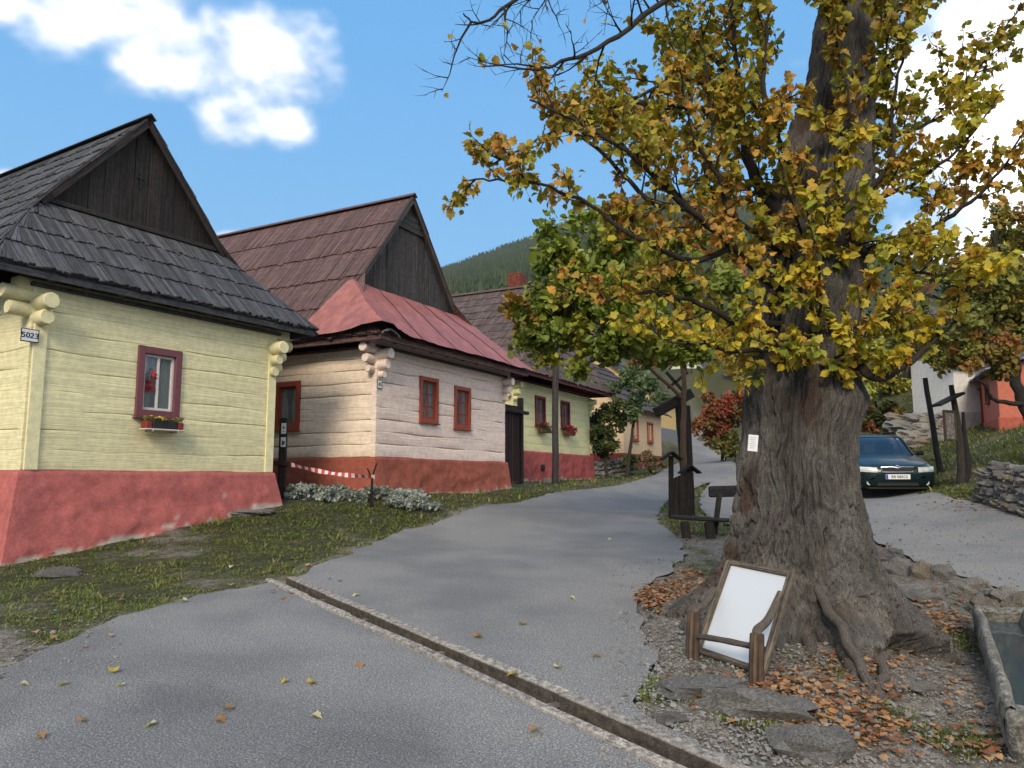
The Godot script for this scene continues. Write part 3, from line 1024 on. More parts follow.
func log_ends(h: Node3D, corner: Vector3, sx: float, col: Color, steps: int, top: float, along := true) -> void:
	# crossing logs that stick out under the eaves, shorter towards the bottom
	rng.seed = int(corner.x * 100) + 77
	for i in steps:
		var y := top - 0.11 - i * 0.2
		var l := 0.36 - i * 0.085 + rng.randf_range(-0.03, 0.03)
		for w in 2:
			var mb := MB.new()
			var r := 0.10 - 0.008 * i + rng.randf_range(-0.012, 0.012)
			var p0: Vector3; var p1: Vector3
			if w == 0:
				p0 = corner + Vector3(-sx * 0.0, y, -0.09); p1 = p0 + Vector3(sx * l, 0.005, 0)
			else:
				p0 = corner + Vector3(-sx * 0.09, y - 0.1, -0.05); p1 = p0 + Vector3(0, 0.005, l * 0.95)
			var d := (p1 - p0)
			var pts := []; var rad := []
			for k in 6:
				pts.append(p0 + d * [0.0, 0.3, 0.6, 0.88, 0.97, 1.0][k]); rad.append(r * [1.0, 1.0, 1.0, 0.99, 0.98, 0.92][k] * rng.randf_range(0.96, 1.04))
			mb.tube(pts, rad, 9, col * rng.randf_range(0.9, 1.05), true, rng.randf_range(0.85, 1.05))
			part("log_end", mb, M.paint, h)

# rough plastered base that spreads towards the ground: front from 0 to W0 and the side at x = 0
func plinth(h: Node3D, W0: float, L: float, col: Color, bare: Color, out0: float, out1: float, deep: float, seed: int, called := "plinth") -> void:
	var f := FastNoiseLite.new()
	f.seed = seed; f.frequency = 1.3; f.fractal_octaves = 4
	var xf := h.transform
	for side in 3:
		var mb := MB.new()
		var len := W0 if side == 0 else L
		var nu := int(len / 0.07) + 8
		var P := PackedVector3Array(); var C := PackedColorArray()
		var nv := 26
		for j in nv + 1:
			var t := maxf(0.0, (j - 1.0) / (nv - 1))
			for i in nu:
				var s: float = lerpf(-out1 * t - out0, len + out1 * t + out0, i / (nu - 1.0))
				if side > 0: s = lerpf(-out1 * t - out0, len, i / (nu - 1.0))
				var y := -deep * t
				var n := f.get_noise_2d(s, y * 1.6 + side * 20)
				var near := smoothstep(0.0, 0.3, s + out1 * t + out0) * (smoothstep(0.0, 0.3, len + out1 * t + out0 - s) if side == 0 else 1.0)
				var o := out0 + out1 * t + near * (n * 0.05 * minf(1.0, t * 3 + 0.25) + f.get_noise_2d(s * 0.3 + 9, side * 9) * 0.06)
				if j == 0: o = -0.06
				y += f.get_noise_2d(s * 1.5 + 30, 3) * 0.012
				var p := Vector3(s, y, o)
				if side == 1: p = Vector3(-o, y, -s)
				if side == 2: p = Vector3(W0 + o, y, -s)
				var wp := xf * p
				var gh := height(wp.x, wp.z)
				var e := wp.y - gh
				var k := f.get_noise_2d(s * 2.6 + 7, y * 3.0 + 60)
				var cc := col * (1.0 + 0.14 * f.get_noise_2d(s * 0.8, y * 0.8 + 9))
				# flaked paint along the foot, and a few bare spots
				if e < 0.05 + 0.10 * f.get_noise_2d(s * 1.2 + 3, 1) and k > -0.1: cc = bare
				elif k > 0.62 and e < 0.5: cc = bare.lerp(cc, 0.3)
				P.append(p); C.append(cc)
		if side != 1:
			var P2 := PackedVector3Array(); var C2 := PackedColorArray()
			for j in range(nv, -1, -1):
				for i in nu:
					P2.append(P[j * nu + i]); C2.append(C[j * nu + i])
			mb.grid(P2, nu, C2)
		else: mb.grid(P, nu, C)
		part(called, mb, M.plinth, h)

func frame_at(A: Vector3, B: Vector3) -> Array:
	var f := Vector3(B.x - A.x, 0, B.z - A.z)
	var w := f.length()
	f /= w
	return [Basis(f, Vector3.UP, f.cross(Vector3.UP)), w]

func number_plate(parent: Node3D, xf: Transform3D, text: String, w: float, h: float, ink: Color) -> void:
	var mb := MB.new()
	mb.box(xf, Vector3(w, h, 0.008), 0.003, Color(0.03, 0.035, 0.05))
	var p := part("number_plate", mb, M.plain, parent)
	mb = MB.new()
	mb.box(xf * Transform3D(Basis(), Vector3(0, 0, 0.004)), Vector3(w - 0.025, h - 0.025, 0.006), 0.002, Color(0.62, 0.64, 0.66))
	part("plate_face", mb, M.plain, p)
	lettering(p, xf * Transform3D(Basis(), Vector3(0, 0, 0.0085)), text, h * 0.42, ink)

func lettering(parent: Node3D, xf: Transform3D, text: String, high: float, ink: Color) -> void:
	var tm := TextMesh.new()
	var ft := SystemFont.new()
	ft.font_names = PackedStringArray(["Droid Sans"])
	ft.font_weight = 700
	tm.font = ft
	tm.text = text; tm.font_size = 32; tm.pixel_size = high / 24.0; tm.depth = 0.002
	var m := StandardMaterial3D.new()
	m.albedo_color = ink; m.roughness = 0.6
	inst("lettering", tm, m, parent, xf)

func house_walls(h: Node3D, W0: float, L: float, rows: int, top: float, front: Array, side: Array, col: Color, col2: Color, seed: int, groove: float) -> void:
	log_wall(h, Transform3D.IDENTITY, W0, rows, top, front, col, seed, groove)
	# left side: x of the wall runs from the back to the front corner
	log_wall(h, Transform3D(Basis(Vector3(0, 0, 1), Vector3.UP, Vector3(-1, 0, 0)), Vector3(0, 0, -L)), L - 0.004, rows, top, side, col2, seed + 1, groove * 1.2)
	log_wall(h, Transform3D(Basis(Vector3(0, 0, -1), Vector3.UP, Vector3(1, 0, 0)), Vector3(W0, 0, -0.004)), L, rows, top, [], col2, seed + 2, groove)
	log_wall(h, Transform3D(Basis(Vector3(-1, 0, 0), Vector3.UP, Vector3(0, 0, -1)), Vector3(W0, 0, -L)), W0, rows, top, [], col2, seed + 3, groove)

func flower_mesh(seed: int, n: int, spread: Vector3, leafc: Color, blooms: Array, size: float, share: float) -> MB:
	var r := RandomNumberGenerator.new()
	r.seed = seed
	var mb := MB.new()
	for i in n:
		var p := Vector3(r.randf_range(-1, 1), r.randf_range(-1, 1), r.randf_range(-1, 1)) * spread
		var b := Basis(Vector3(r.randf() - 0.5, r.randf() - 0.5, r.randf() - 0.5).normalized(), r.randf() * TAU)
		var s := size * r.randf_range(0.6, 1.3)
		var c := leafc * r.randf_range(0.6, 1.4)
		if r.randf() < share:
			c = blooms[r.randi() % blooms.size()] * r.randf_range(0.8, 1.2)
			s *= 1.15
			p.z += size * 0.8; p.y += size * 0.5
		for k in 5:
			var a := TAU * k / 5
			mb.quad(p, p + b * Vector3(cos(a - 0.5), 0.25, sin(a - 0.5)) * s * 0.6, p + b * Vector3(cos(a), 0.1, sin(a)) * s, p + b * Vector3(cos(a + 0.5), 0.25, sin(a + 0.5)) * s * 0.6, c)
	return mb

func build_houses() -> void:
	# --- pale yellow house
	var A := at(20, 470, 9.6)
	var B := at(272, 470, 13.0)
	var fr := frame_at(A, B)
	var W0: float = fr[1]
	var h := thing("log_house", "pale yellow log house with dark shingle roof, purple framed window and red plinth", "house", A, "log houses along the lane", fr[0])
	var yellow := Color(0.80, 0.74, 0.45)
	var wx := W0 * 0.5   # window place found from the picture below
	var wp := wall_point(h, 158.5, 383)
	var ww := 0.50; var wh := 0.82
	house_walls(h, W0, 9.0, 9, 2.32, [[wp.x - ww * 0.5 - 0.02, wp.y - wh * 0.5 - 0.02, wp.x + ww * 0.5 + 0.02, wp.y + wh * 0.5 + 0.02]], [], yellow, yellow, 31, 0.011)
	var win := window(h, Transform3D(Basis(), wp), ww, wh, Color(0.17, 0.062, 0.075), Color(0.66, 0.62, 0.60), 0.105, 2, 1, Color(0.28, 0.29, 0.25))
	# red shawl hung inside the left pane
	var sh := flower_mesh(4, 26, Vector3(0.07, 0.15, 0.02), Color(0.30, 0.012, 0.02), [Color(0.5, 0.02, 0.04)], 0.06, 0.4)
	inst("red_flower", sh.mesh(), M.leaf, win, Transform3D(Basis(), wp + Vector3(-0.12, -0.02, -0.085)))
	for x in [0.02, W0 - 0.02]:
		var cb := MB.new()
		cb.box(Transform3D(Basis(), Vector3(x + (0.09 if x < 1 else -0.07), 1.0, 0.016)), Vector3(0.17, 2.0, 0.03), 0.008, yellow * 1.04)
		part("corner_board", cb, M.paint, h)
	plinth(h, W0, 9.0, Color(0.48, 0.138, 0.125), Color(0.52, 0.44, 0.38), 0.03, 0.30, 1.5, 5)
	log_ends(h, Vector3(0, 0, 0), -1.0, yellow * 0.95, 2, 2.34)
	log_ends(h, Vector3(W0, 0, 0), 1.0, yellow * 0.95, 3, 2.3)
	var hw := MB.new()
	hw.bar(Vector3(-0.2, 2.36, -0.1), Vector3(W0 + 0.3, 2.36, -0.1), 0.16, 0.2, 0.02, yellow * 0.9, Vector3.UP)
	part("wall_plate", hw, M.paint, h)
	roof(h, W0, 9.0, {s = 1.0, yb = 3.827, yr = 5.652, ef = 0.30, ye = 2.52, es = 0.66}, {dark = Color(0.115, 0.115, 0.124), gable = Color(0.038, 0.031, 0.029), boards = 13, n = 9, nskirt = 4, wide = 0.062, thick = 0.03, col = Color(0.115, 0.115, 0.124), vary = 0.38, seed = 71, piece = "shingle_course", sag = 0.0})
	# small cross shaped opening in the gable
	var cr := MB.new()
	cr.box(Transform3D(Basis(), Vector3(W0 * 0.5 - 0.02, 4.62, -1.005)), Vector3(0.03, 0.26, 0.02), 0.0, Color(0.004, 0.004, 0.004))
	cr.box(Transform3D(Basis(), Vector3(W0 * 0.5 - 0.02, 4.67, -1.004)), Vector3(0.11, 0.03, 0.02), 0.0, Color(0.004, 0.004, 0.004))
	part("gable_cross", cr, M.plain, h)
	number_plate(h, Transform3D(Basis(), wall_point(h, 25, 334) + Vector3(0.03, -0.02, 0.06)), "5023", 0.22, 0.17, Color(0.05, 0.06, 0.16))
	# its flower box: stands on brackets, a thing of its own
	var fb := thing("flower_box", "wooden flower box with yellow blooms under purple framed window", "flower box", h.transform * (wp + Vector3(0.02, -wh * 0.5 - 0.30, 0.13)), "", fr[0])
	var mb := MB.new()
	mb.box(Transform3D(Basis(), Vector3(0, 0.02, 0)), Vector3(0.62, 0.022, 0.17), 0.004, Color(0.62, 0.57, 0.48))
	part("tray", mb, M.trim, fb)
	mb = MB.new()
	mb.box(Transform3D(Basis(), Vector3(0, 0.095, 0.0)), Vector3(0.40, 0.12, 0.13), 0.01, Color(0.02, 0.02, 0.02))
	part("trough", mb, M.trim, fb)
	for s in [-1.0, 1.0]:
		mb = MB.new()
		mb.box(Transform3D(Basis(), Vector3(s * 0.255, 0.085, 0.0)), Vector3(0.09, 0.10, 0.13), 0.01, Color(0.24, 0.03, 0.03))
		part("end_block", mb, M.trim, fb)
		mb = MB.new()
		mb.bar(Vector3(s * 0.2, 0.0, -0.11), Vector3(s * 0.2, 0.0, 0.09), 0.03, 0.02, 0.003, Color(0.4, 0.38, 0.33), Vector3.UP)
		part("bracket", mb, M.trim, fb)
	inst("flowers", flower_mesh(9, 70, Vector3(0.29, 0.03, 0.06), Color(0.07, 0.11, 0.02), [Color(0.55, 0.42, 0.04), Color(0.45, 0.40, 0.10)], 0.032, 0.3).mesh(), M.leaf, fb, Transform3D(Basis(), Vector3(0, 0.165, 0))).set_meta("kind", "stuff")

	# --- pink house
	A = at(375, 457, 14.7)
	B = at(505, 463, 19.2)
	B.y = A.y
	fr = frame_at(A, B)
	W0 = fr[1]
	h = thing("log_house", "pink log house with red sheet metal skirt roof and three red windows", "house", A, "log houses along the lane", fr[0])
	var pink := Color(0.90, 0.74, 0.65)
	var w1 := wall_point(h, 428.5, 400)
	var w2 := wall_point(h, 462, 408)
	ww = 0.52; wh = 0.80
	var cas := Color(0.30, 0.062, 0.032)
	# the window of the side wall: seen against its own plane
	var wl := side_point(h, 287.5, 406)
	var L2 := 10.0
	var sx := L2 + wl.z
	var holes := []
	for w in [w1, w2]: holes.append([w.x - ww * 0.5 - 0.02, w.y - wh * 0.5 - 0.02, w.x + ww * 0.5 + 0.02, w.y + wh * 0.5 + 0.02])
	house_walls(h, W0, L2, 9, 2.18, holes, [[sx - 0.27, wl.y - 0.42, sx + 0.27, wl.y + 0.42]], pink, Color(0.90, 0.76, 0.62), 51, 0.035)
	for w in [w1, w2]:
		window(h, Transform3D(Basis(), w), ww, wh, cas, cas * 0.8, 0.085, 2, 3, Color(0.30, 0.30, 0.30))
	window(h, Transform3D(Basis(Vector3(0, 0, 1), Vector3.UP, Vector3(-1, 0, 0)), Vector3(0, wl.y, wl.z)), 0.50, 0.80, cas, cas * 1.1, 0.11, 1, 1, Color(0.36, 0.35, 0.31))
	plinth(h, W0, L2, Color(0.36, 0.105, 0.07), Color(0.46, 0.36, 0.30), 0.05, 0.14, 1.2, 15)
	log_ends(h, Vector3(0, 0, 0), -1.0, pink * 0.97, 3, 2.2)
	log_ends(h, Vector3(W0, 0, 0), 1.0, pink * 0.97, 3, 2.2)
	hw = MB.new()
	hw.bar(Vector3(-0.2, 2.22, -0.1), Vector3(W0 + 0.3, 2.22, -0.1), 0.16, 0.2, 0.02, pink * 0.9, Vector3.UP)
	part("wall_plate", hw, M.paint, h)
	var q := {s = 1.15, yb = 3.643, yr = 6.2, ef = 0.46, ye = 2.30, es = 0.47}
	var rt := roof(h, W0, L2, q, {dark = Color(0.19, 0.108, 0.10), gable = Color(0.075, 0.07, 0.068), boards = 17, n = 5, nskirt = 1, wide = 0.10, thick = 0.035, col = Color(0.19, 0.108, 0.10), vary = 0.2, seed = 81, piece = "strip_course", sag = 0.0, skirt = false})
	metal_skirt(rt, W0, q)
	for i in 3:
		var bb := MB.new()
		var yy := 5.42 + i * 0.13
		var hw2 := 1.93 * (6.128 - yy) / 2.485 - 0.05
		bb.bar(Vector3(W0 * 0.5 - hw2, yy, -1.13), Vector3(W0 * 0.5 + hw2, yy, -1.13), 0.12, 0.02, 0.002, Color(0.06, 0.055, 0.053), Vector3.UP)
		part("gable_slat", bb, M.wood, rt)
	number_plate(h, Transform3D(Basis(), Vector3(0.07, wall_point(h, 377, 384).y, 0.02)), "42", 0.15, 0.17, Color(0.06, 0.09, 0.10))

	# --- pale green house
	A = at(513, 450, 23.5)
	B = at(590, 455, 29.0)
	B.y = A.y
	fr = frame_at(A, B)
	W0 = fr[1]
	h = thing("log_house", "pale green log house with brown shingle hip roof and dark red windows", "house", A, "log houses along the lane", fr[0])
	var green := Color(0.78, 0.76, 0.44)
	w1 = wall_point(h, 540, 411)
	w2 = wall_point(h, 565, 415)
	ww = 0.62; wh = 0.82
	holes = []
	for w in [w1, w2]: holes.append([w.x - ww * 0.5 - 0.02, w.y - wh * 0.5 - 0.02, w.x + ww * 0.5 + 0.02, w.y + wh * 0.5 + 0.02])
	house_walls(h, W0, 9.0, 9, 2.25, holes, [], green, green, 61, 0.010)
	cas = Color(0.16, 0.022, 0.024)
	for w in [w1, w2]: window(h, Transform3D(Basis(), w), ww, wh, cas, cas, 0.08, 2, 2, Color(0.25, 0.24, 0.22))
	plinth(h, W0, 9.0, Color(0.40, 0.095, 0.088), Color(0.46, 0.37, 0.32), 0.10, 0.06, 1.6, 25)
	var hole := MB.new()
	var hp := wall_point(h, 539, 468)
	hole.tube([hp + Vector3(0, 0, 0.06), hp + Vector3(0, 0, 0.17)], [0.12, 0.11], 12, Color(0.008, 0.008, 0.008))
	part("vent_hole", hole, M.plain, h)
	log_ends(h, Vector3(W0, 0, 0), 1.0, green, 3, 2.2)
	log_ends(h, Vector3(0, 0, 0), -1.0, green, 3, 2.2)
	roof(h, W0, 9.0, {s = 0.25, yb = 4.59, yr = 5.9, ef = 0.72, ye = 2.36, es = 0.62}, {dark = Color(0.20, 0.06, 0.05), gable = Color(0.06, 0.05, 0.045), boards = 9, n = 11, nskirt = 8, wide = 0.10, thick = 0.03, col = Color(0.165, 0.118, 0.106), vary = 0.25, seed = 91, piece = "shingle_course", sag = 0.0})
	var ck := MB.new()
	ck.box(Transform3D(Basis(), Vector3(W0 * 0.5 + 0.25, 6.0, -1.6)), Vector3(0.5, 1.0, 0.5), 0.02, Color(0.30, 0.08, 0.05))
	part("chimney", ck, M.stone, h)
	for k in 2:
		var w: Vector3 = [w1, w2][k]
		fb = thing("flower_box", ["box of drooping dark red flowers under window beside the pole", "box of red geraniums under window farther from pink house"][k], "flower box", h.transform * (w + Vector3(0.05, -wh * 0.5 - 0.30, 0.14)), "", fr[0])
		mb = MB.new()
		mb.box(Transform3D(Basis(), Vector3(0, 0.06, 0)), Vector3(0.75, 0.13, 0.15), 0.01, Color(0.16, 0.07, 0.05))
		part("trough", mb, M.trim, fb)
		mb = MB.new()
		mb.bar(Vector3(0, 0.02, -0.14), Vector3(0, 0.02, 0.0), 0.03, 0.3, 0.003, Color(0.1, 0.09, 0.08), Vector3.UP)
		part("bracket", mb, M.trim, fb)
		inst("flowers", flower_mesh(20 + k, 110, Vector3(0.42, 0.13, 0.13), Color(0.05, 0.06, 0.02), [Color(0.30, 0.012, 0.02), Color(0.22, 0.05, 0.03)] if k == 0 else [Color(0.45, 0.01, 0.02), Color(0.40, 0.02, 0.06)], 0.055, 0.45 if k else 0.3).mesh(), M.leaf, fb, Transform3D(Basis(), Vector3(0, 0.14, 0.02))).set_meta("kind", "stuff")

	# --- dark plank door in the yard wall between the pink and the green house
	var g := thing("yard_gate", "dark red plank gate with long latch beam between pink and green houses", "gate", ground(at(502, 480, 20.6).x, -20.6), "", Basis(fr[0].x, Vector3.UP, fr[0].z))
	for i in 6:
		mb = MB.new()
		var k := [0.8, 1.1, 0.9, 1.2, 0.75, 1.0][i] as float
		mb.box(Transform3D(Basis(), Vector3(0.09 + i * 0.165, 1.0, 0.0)), Vector3(0.158, 2.3, 0.035), 0.006, Color(0.055, 0.020, 0.018) * k)
		part("plank", mb, M.vwood, g)
	for x in [-0.07, 1.08]:
		mb = MB.new()
		mb.box(Transform3D(Basis(), Vector3(x, 1.1, 0)), Vector3(0.14, 2.6, 0.14), 0.012, Color(0.035, 0.025, 0.022))
		part("gate_post", mb, M.vwood, g)
	mb = MB.new()
	mb.bar(Vector3(-0.1, 1.98, 0.1), Vector3(1.35, 1.98, 0.1), 0.09, 0.09, 0.01, Color(0.03, 0.024, 0.022), Vector3.UP)
	part("beam", mb, M.wood, g)

# the red sheet metal roof over the front of the pink house, dented and curled at its near corner
func metal_skirt(rt: Node3D, W0: float, q: Dictionary) -> void:
	var m := W0 * 0.5
	var hb: float = (q.yr - q.yb) / (q.yr - q.ye) * (m + q.es)
	var f := FastNoiseLite.new()
	f.seed = 3; f.frequency = 0.8; f.fractal_octaves = 3
	var red := Color(0.38, 0.135, 0.115)
	var N := Vector3(0, q.s + q.ef, q.yb - q.ye).normalized()
	var HN := (N + Vector3(-(q.yr - q.ye), m + q.es, 0).normalized()).normalized()
	var cuts := [0.0, 0.2, 0.4, 0.6, 0.8, 1.0]
	for k in 5:
		var P := PackedVector3Array(); var C := PackedColorArray()
		var nu := 22
		var nv := 26
		for j in nv:
			var t := j / (nv - 1.0)
			for i in nu:
				var s: float = lerpf(cuts[k], cuts[k + 1], i / (nu - 1.0))
				var x := lerpf(lerpf(-q.es - 0.08, W0 + q.es + 0.1, s), lerpf(m - hb - 0.06, m + hb + 0.05, s), t)
				var p := Vector3(x, lerpf(q.ye - 0.015, q.yb + 0.02, t), lerpf(q.ef + 0.06, -q.s + 0.06, t))
				var b := 0.05 + f.get_noise_2d(x, t * 2.0) * 0.035
				# lifted, crumpled near corner
				var e := exp(-pow((x + q.es) / 0.5, 2)) * exp(-pow(t / 0.35, 2))
				b += e * (0.16 + 0.08 * f.get_noise_2d(x * 5, t * 9))
				# dents
				b -= 0.05 * exp(-pow((x - 0.55) / 0.12, 2) - pow((t - 0.62) / 0.06, 2))
				b -= 0.04 * exp(-pow((x - 2.3) / 0.1, 2) - pow((t - 0.8) / 0.05, 2))
				if i == 0 and k > 0: b += 0.012
				var hw := clampf(1.0 - (x - lerpf(-q.es - 0.08, m - hb - 0.06, t)) / 0.45, 0.0, 1.0)
				P.append(p + (N * b).lerp(HN * (0.075 + 0.15 * exp(-pow(t / 0.3, 2)) * (1.0 + 0.5 * f.get_noise_1d(t * 12))), hw * hw))
				var w := f.get_noise_2d(x * 1.7 + 8, t * 3.0)
				C.append(red * (1.0 + 0.18 * w))
		var mb := MB.new()
		mb.grid(P, nu, C)
		part("metal_sheet", mb, M.metal_sheet, rt)
	# the sheet that wraps on to the side slope
	var aw: float = m + q.es
	var NL := Vector3(-(q.yr - q.ye), aw, 0).normalized()
	var P := PackedVector3Array(); var C := PackedColorArray()
	var nu := 18
	for j in 22:
		var t := j / 21.0
		for i in nu:
			var s := i / (nu - 1.0)
			var back := lerpf(-1.75, -q.s - 0.03, t)
			var z := lerpf(back, lerpf(q.ef + 0.06, -q.s + 0.06, t), s)
			var x := lerpf(-q.es - 0.06, m - hb - 0.04, t)
			var e := exp(-pow((z - q.ef) / 0.6, 2)) * exp(-pow(t / 0.35, 2))
			var b := 0.085 + f.get_noise_2d(z, t * 2 + 30) * 0.03 + e * (0.14 + 0.07 * f.get_noise_2d(z * 5, t * 9))
			var hw := s * s * s
			x = lerpf(x, lerpf(-q.es - 0.08, m - hb - 0.06, t), hw)
			P.append(Vector3(x, lerpf(q.ye - 0.015, q.yb + 0.02, t), z) + (NL * b).lerp(HN * (0.075 + 0.15 * exp(-pow(t / 0.3, 2)) * (1.0 + 0.5 * f.get_noise_1d(t * 12))), hw))
			C.append(red * (1.06 + 0.18 * f.get_noise_2d(z * 1.7, t * 3)))
	var mb := MB.new()
	mb.grid(P, nu, C)
	part("metal_sheet", mb, M.metal_sheet, rt)
	# frayed lining under the curled corner
	mb = MB.new()
	rng.seed = 12
	for i in 26:
		var t := i / 25.0
		var p := Vector3(-q.es - 0.06 + 0.55 * t, q.ye + 0.10 * sin(t * PI) + 0.0, q.ef + 0.05)
		mb.quad(p, p + Vector3(0.022, -0.005, 0.0), p + Vector3(0.018, -rng.randf_range(0.02, 0.07), 0.01), p + Vector3(0.004, -rng.randf_range(0.02, 0.07), 0.01), Color(0.35, 0.35, 0.34))
	part("lining_fringe", mb, M.plain, rt)

# where the line of sight through a pixel meets the front (z = 0) or the left side (x = 0) of a house
func wall_point(h: Node3D, u: float, v: float) -> Vector3:
	var inv := h.transform.affine_inverse()
	var o := inv * Vector3(0, EYE, 0)
	var d := inv.basis * ray(u, v)
	return o + d * (-o.z / d.z)

func side_point(h: Node3D, u: float, v: float) -> Vector3:
	var inv := h.transform.affine_inverse()
	var o := inv * Vector3(0, EYE, 0)
	var d := inv.basis * ray(u, v)
	return o + d * (-o.x / d.x)

# ---------------------------------------------------------------- trees
func spline(pts: Array, k: int) -> Array:
	var r := []
	for i in pts.size() - 1:
		var a: Vector3 = pts[maxi(i - 1, 0)]
		var d: Vector3 = pts[mini(i + 2, pts.size() - 1)]
		for s in k:
			r.append((pts[i] as Vector3).cubic_interpolate(pts[i + 1], a, d, float(s) / k))
	r.append(pts[pts.size() - 1])
	return r

func maple_leaf(flat := false) -> ArrayMesh:
	# five lobes, folded a little along the midrib, tip drooping; about 1 unit long
	var o := [[0.0, 0.0], [0.18, -0.05], [0.34, 0.03], [0.36, 0.16], [0.48, 0.26], [0.49, 0.40], [0.41, 0.47], [0.42, 0.62], [0.34, 0.70], [0.22, 0.68], [0.15, 0.84], [0.0, 1.0]]
	var mb := MB.new()
	var P := []
	for q in o:
		var d: float = q[1]
		P.append(Vector3(q[0], 0.16 * q[0] * q[0] * 4.0 - 0.28 * d * d + 0.1 * d, d))
	var mid := Vector3(0, 0.03, 0.34)
	for s in [1.0, -1.0]:
		for i in o.size() - 1:
			var a: Vector3 = P[i]; var b: Vector3 = P[i + 1]
			a.x *= s; b.x *= s
			a.y += (0.10 * a.x if s < 0 else 0.0) + sin(i * 2.1) * 0.03
			b.y += (0.10 * b.x if s < 0 else 0.0) + sin((i + 1) * 2.1) * 0.03
			if s > 0: mb.tri(mid, b, a)
			else: mb.tri(mid, a, b)
	return mb.mesh()

func small_leaf() -> ArrayMesh:
	var mb := MB.new()
	var o := [[0.0, 0.0], [0.24, 0.18], [0.34, 0.42], [0.22, 0.75], [0.0, 1.0]]
	var mid := Vector3(0, 0.0, 0.4)
	for s in [1.0, -1.0]:
		for i in 4:
			var a := Vector3(o[i][0] * s, o[i][0] * 0.3 - o[i][1] * o[i][1] * 0.15, o[i][1]); var b := Vector3(o[i + 1][0] * s, o[i + 1][0] * 0.3 - o[i + 1][1] * o[i + 1][1] * 0.15, o[i + 1][1])
			if s > 0: mb.tri(mid, b, a)
			else: mb.tri(mid, a, b)
	return mb.mesh()

# a sprig of leaves for crowns farther away
func sprig(n: int, seed: int, spread: float, leaf: float) -> ArrayMesh:
	var r := RandomNumberGenerator.new()
	r.seed = seed
	var mb := MB.new()
	for i in n:
		var p := Vector3(r.randf_range(-1, 1), r.randf_range(-1, 1), r.randf_range(-1, 1)) * spread
		var b := Basis(Vector3(r.randf_range(-1, 1), r.randf_range(-1, 1), r.randf_range(-1, 1)).normalized(), r.randf() * TAU).scaled(Vector3.ONE * leaf * r.randf_range(0.7, 1.3))
		var k := r.randf_range(0.75, 1.25)
		var c := Color(k, k, k)
		var q := [Vector3(0, 0, 0), Vector3(0.34, 0.08, 0.3), Vector3(0.28, 0.0, 0.7), Vector3(0, -0.12, 1.0), Vector3(-0.28, 0.0, 0.7), Vector3(-0.34, 0.08, 0.3)]
		for j in range(1, 5): mb.tri(p + b * q[0], p + b * q[j + 1], p + b * q[j], c)
	return mb.mesh()

func rdir(r: RandomNumberGenerator) -> Vector3:
	var z := r.randf_range(-1, 1)
	var a := r.randf() * TAU
	var q := sqrt(1 - z * z)
	return Vector3(q * cos(a), z, q * sin(a))

var big_leaf: ArrayMesh

# twigs and leaves along a limb. out: collects [Transform3D, Color]
func twigs(mb: MB, line: Array, r: RandomNumberGenerator, o: Dictionary, out: Array, depth := 0) -> void:
	var total := 0.0
	for i in line.size() - 1: total += line[i].distance_to(line[i + 1])
	var run := 0.0
	var next: float = o.start * total
	for i in line.size() - 1:
		var a: Vector3 = line[i]; var b: Vector3 = line[i + 1]
		var l := a.distance_to(b)
		while next <= run + l:
			var p := a.lerp(b, (next - run) / l)
			next += o.gap * r.randf_range(0.6, 1.4)
			var t := (b - a).normalized()
			var side := rdir(r)
			side = (side - t * side.dot(t)).normalized()
			var d := (side * 0.9 + t * 0.75 + Vector3(0, o.up, 0)).normalized()
			var len: float = o.len * r.randf_range(0.5, 1.3) * (1.0 - 0.35 * next / total)
			var pts := [p]
			var rad := [o.r]
			var steps := 4
			for s in steps:
				d = (d + rdir(r) * 0.22 + Vector3(0, o.lift, 0)).normalized()
				p += d * len / steps
				pts.append(p); rad.append(o.r * (1.0 - 0.8 * (s + 1.0) / steps))
			mb.tube(pts, rad, 5 if o.r > 0.006 else 4, Color(0.075, 0.06, 0.05), false)
			if depth < o.depth:
				var o2 := o.duplicate()
				o2.len = o.len * 0.5; o2.r = o.r * 0.5; o2.gap = o.gap * o.get("gap2", 0.75); o2.start = 0.25
				twigs(mb, pts, r, o2, out, depth + 1)
			if depth >= o.depth or r.randf() < 0.5:
				leaves_on(pts, r, o, out)
		run += l

func leaves_on(pts: Array, r: RandomNumberGenerator, o: Dictionary, out: Array) -> void:
	var bunch: Color = o.pal[r.randi() % o.pal.size()]
	for k in range(1, pts.size()):
		for j in o.leaves:
			if r.randf() > o.chance: continue
			var p: Vector3 = pts[k].lerp(pts[k - 1], r.randf())
			var d := (rdir(r) + Vector3(0, -0.35, 0)).normalized()
			p += d * r.randf_range(0.01, 0.05)
			var up := (Vector3(0, 0.6, 0) + rdir(r) * 0.9).normalized()
			var x := up.cross(d).normalized()
			if x.length() < 0.5: continue
			var y := d.cross(x).normalized()
			var s: float = o.size * r.randf_range(0.55, 1.25)
			var c: Color = bunch.lerp(o.pal[r.randi() % o.pal.size()], r.randf() * 0.6)
			c *= r.randf_range(0.75, 1.2)
			out.append([Transform3D(Basis(x * s * r.randf_range(0.75, 1.05), y * s, d * s), p), c])

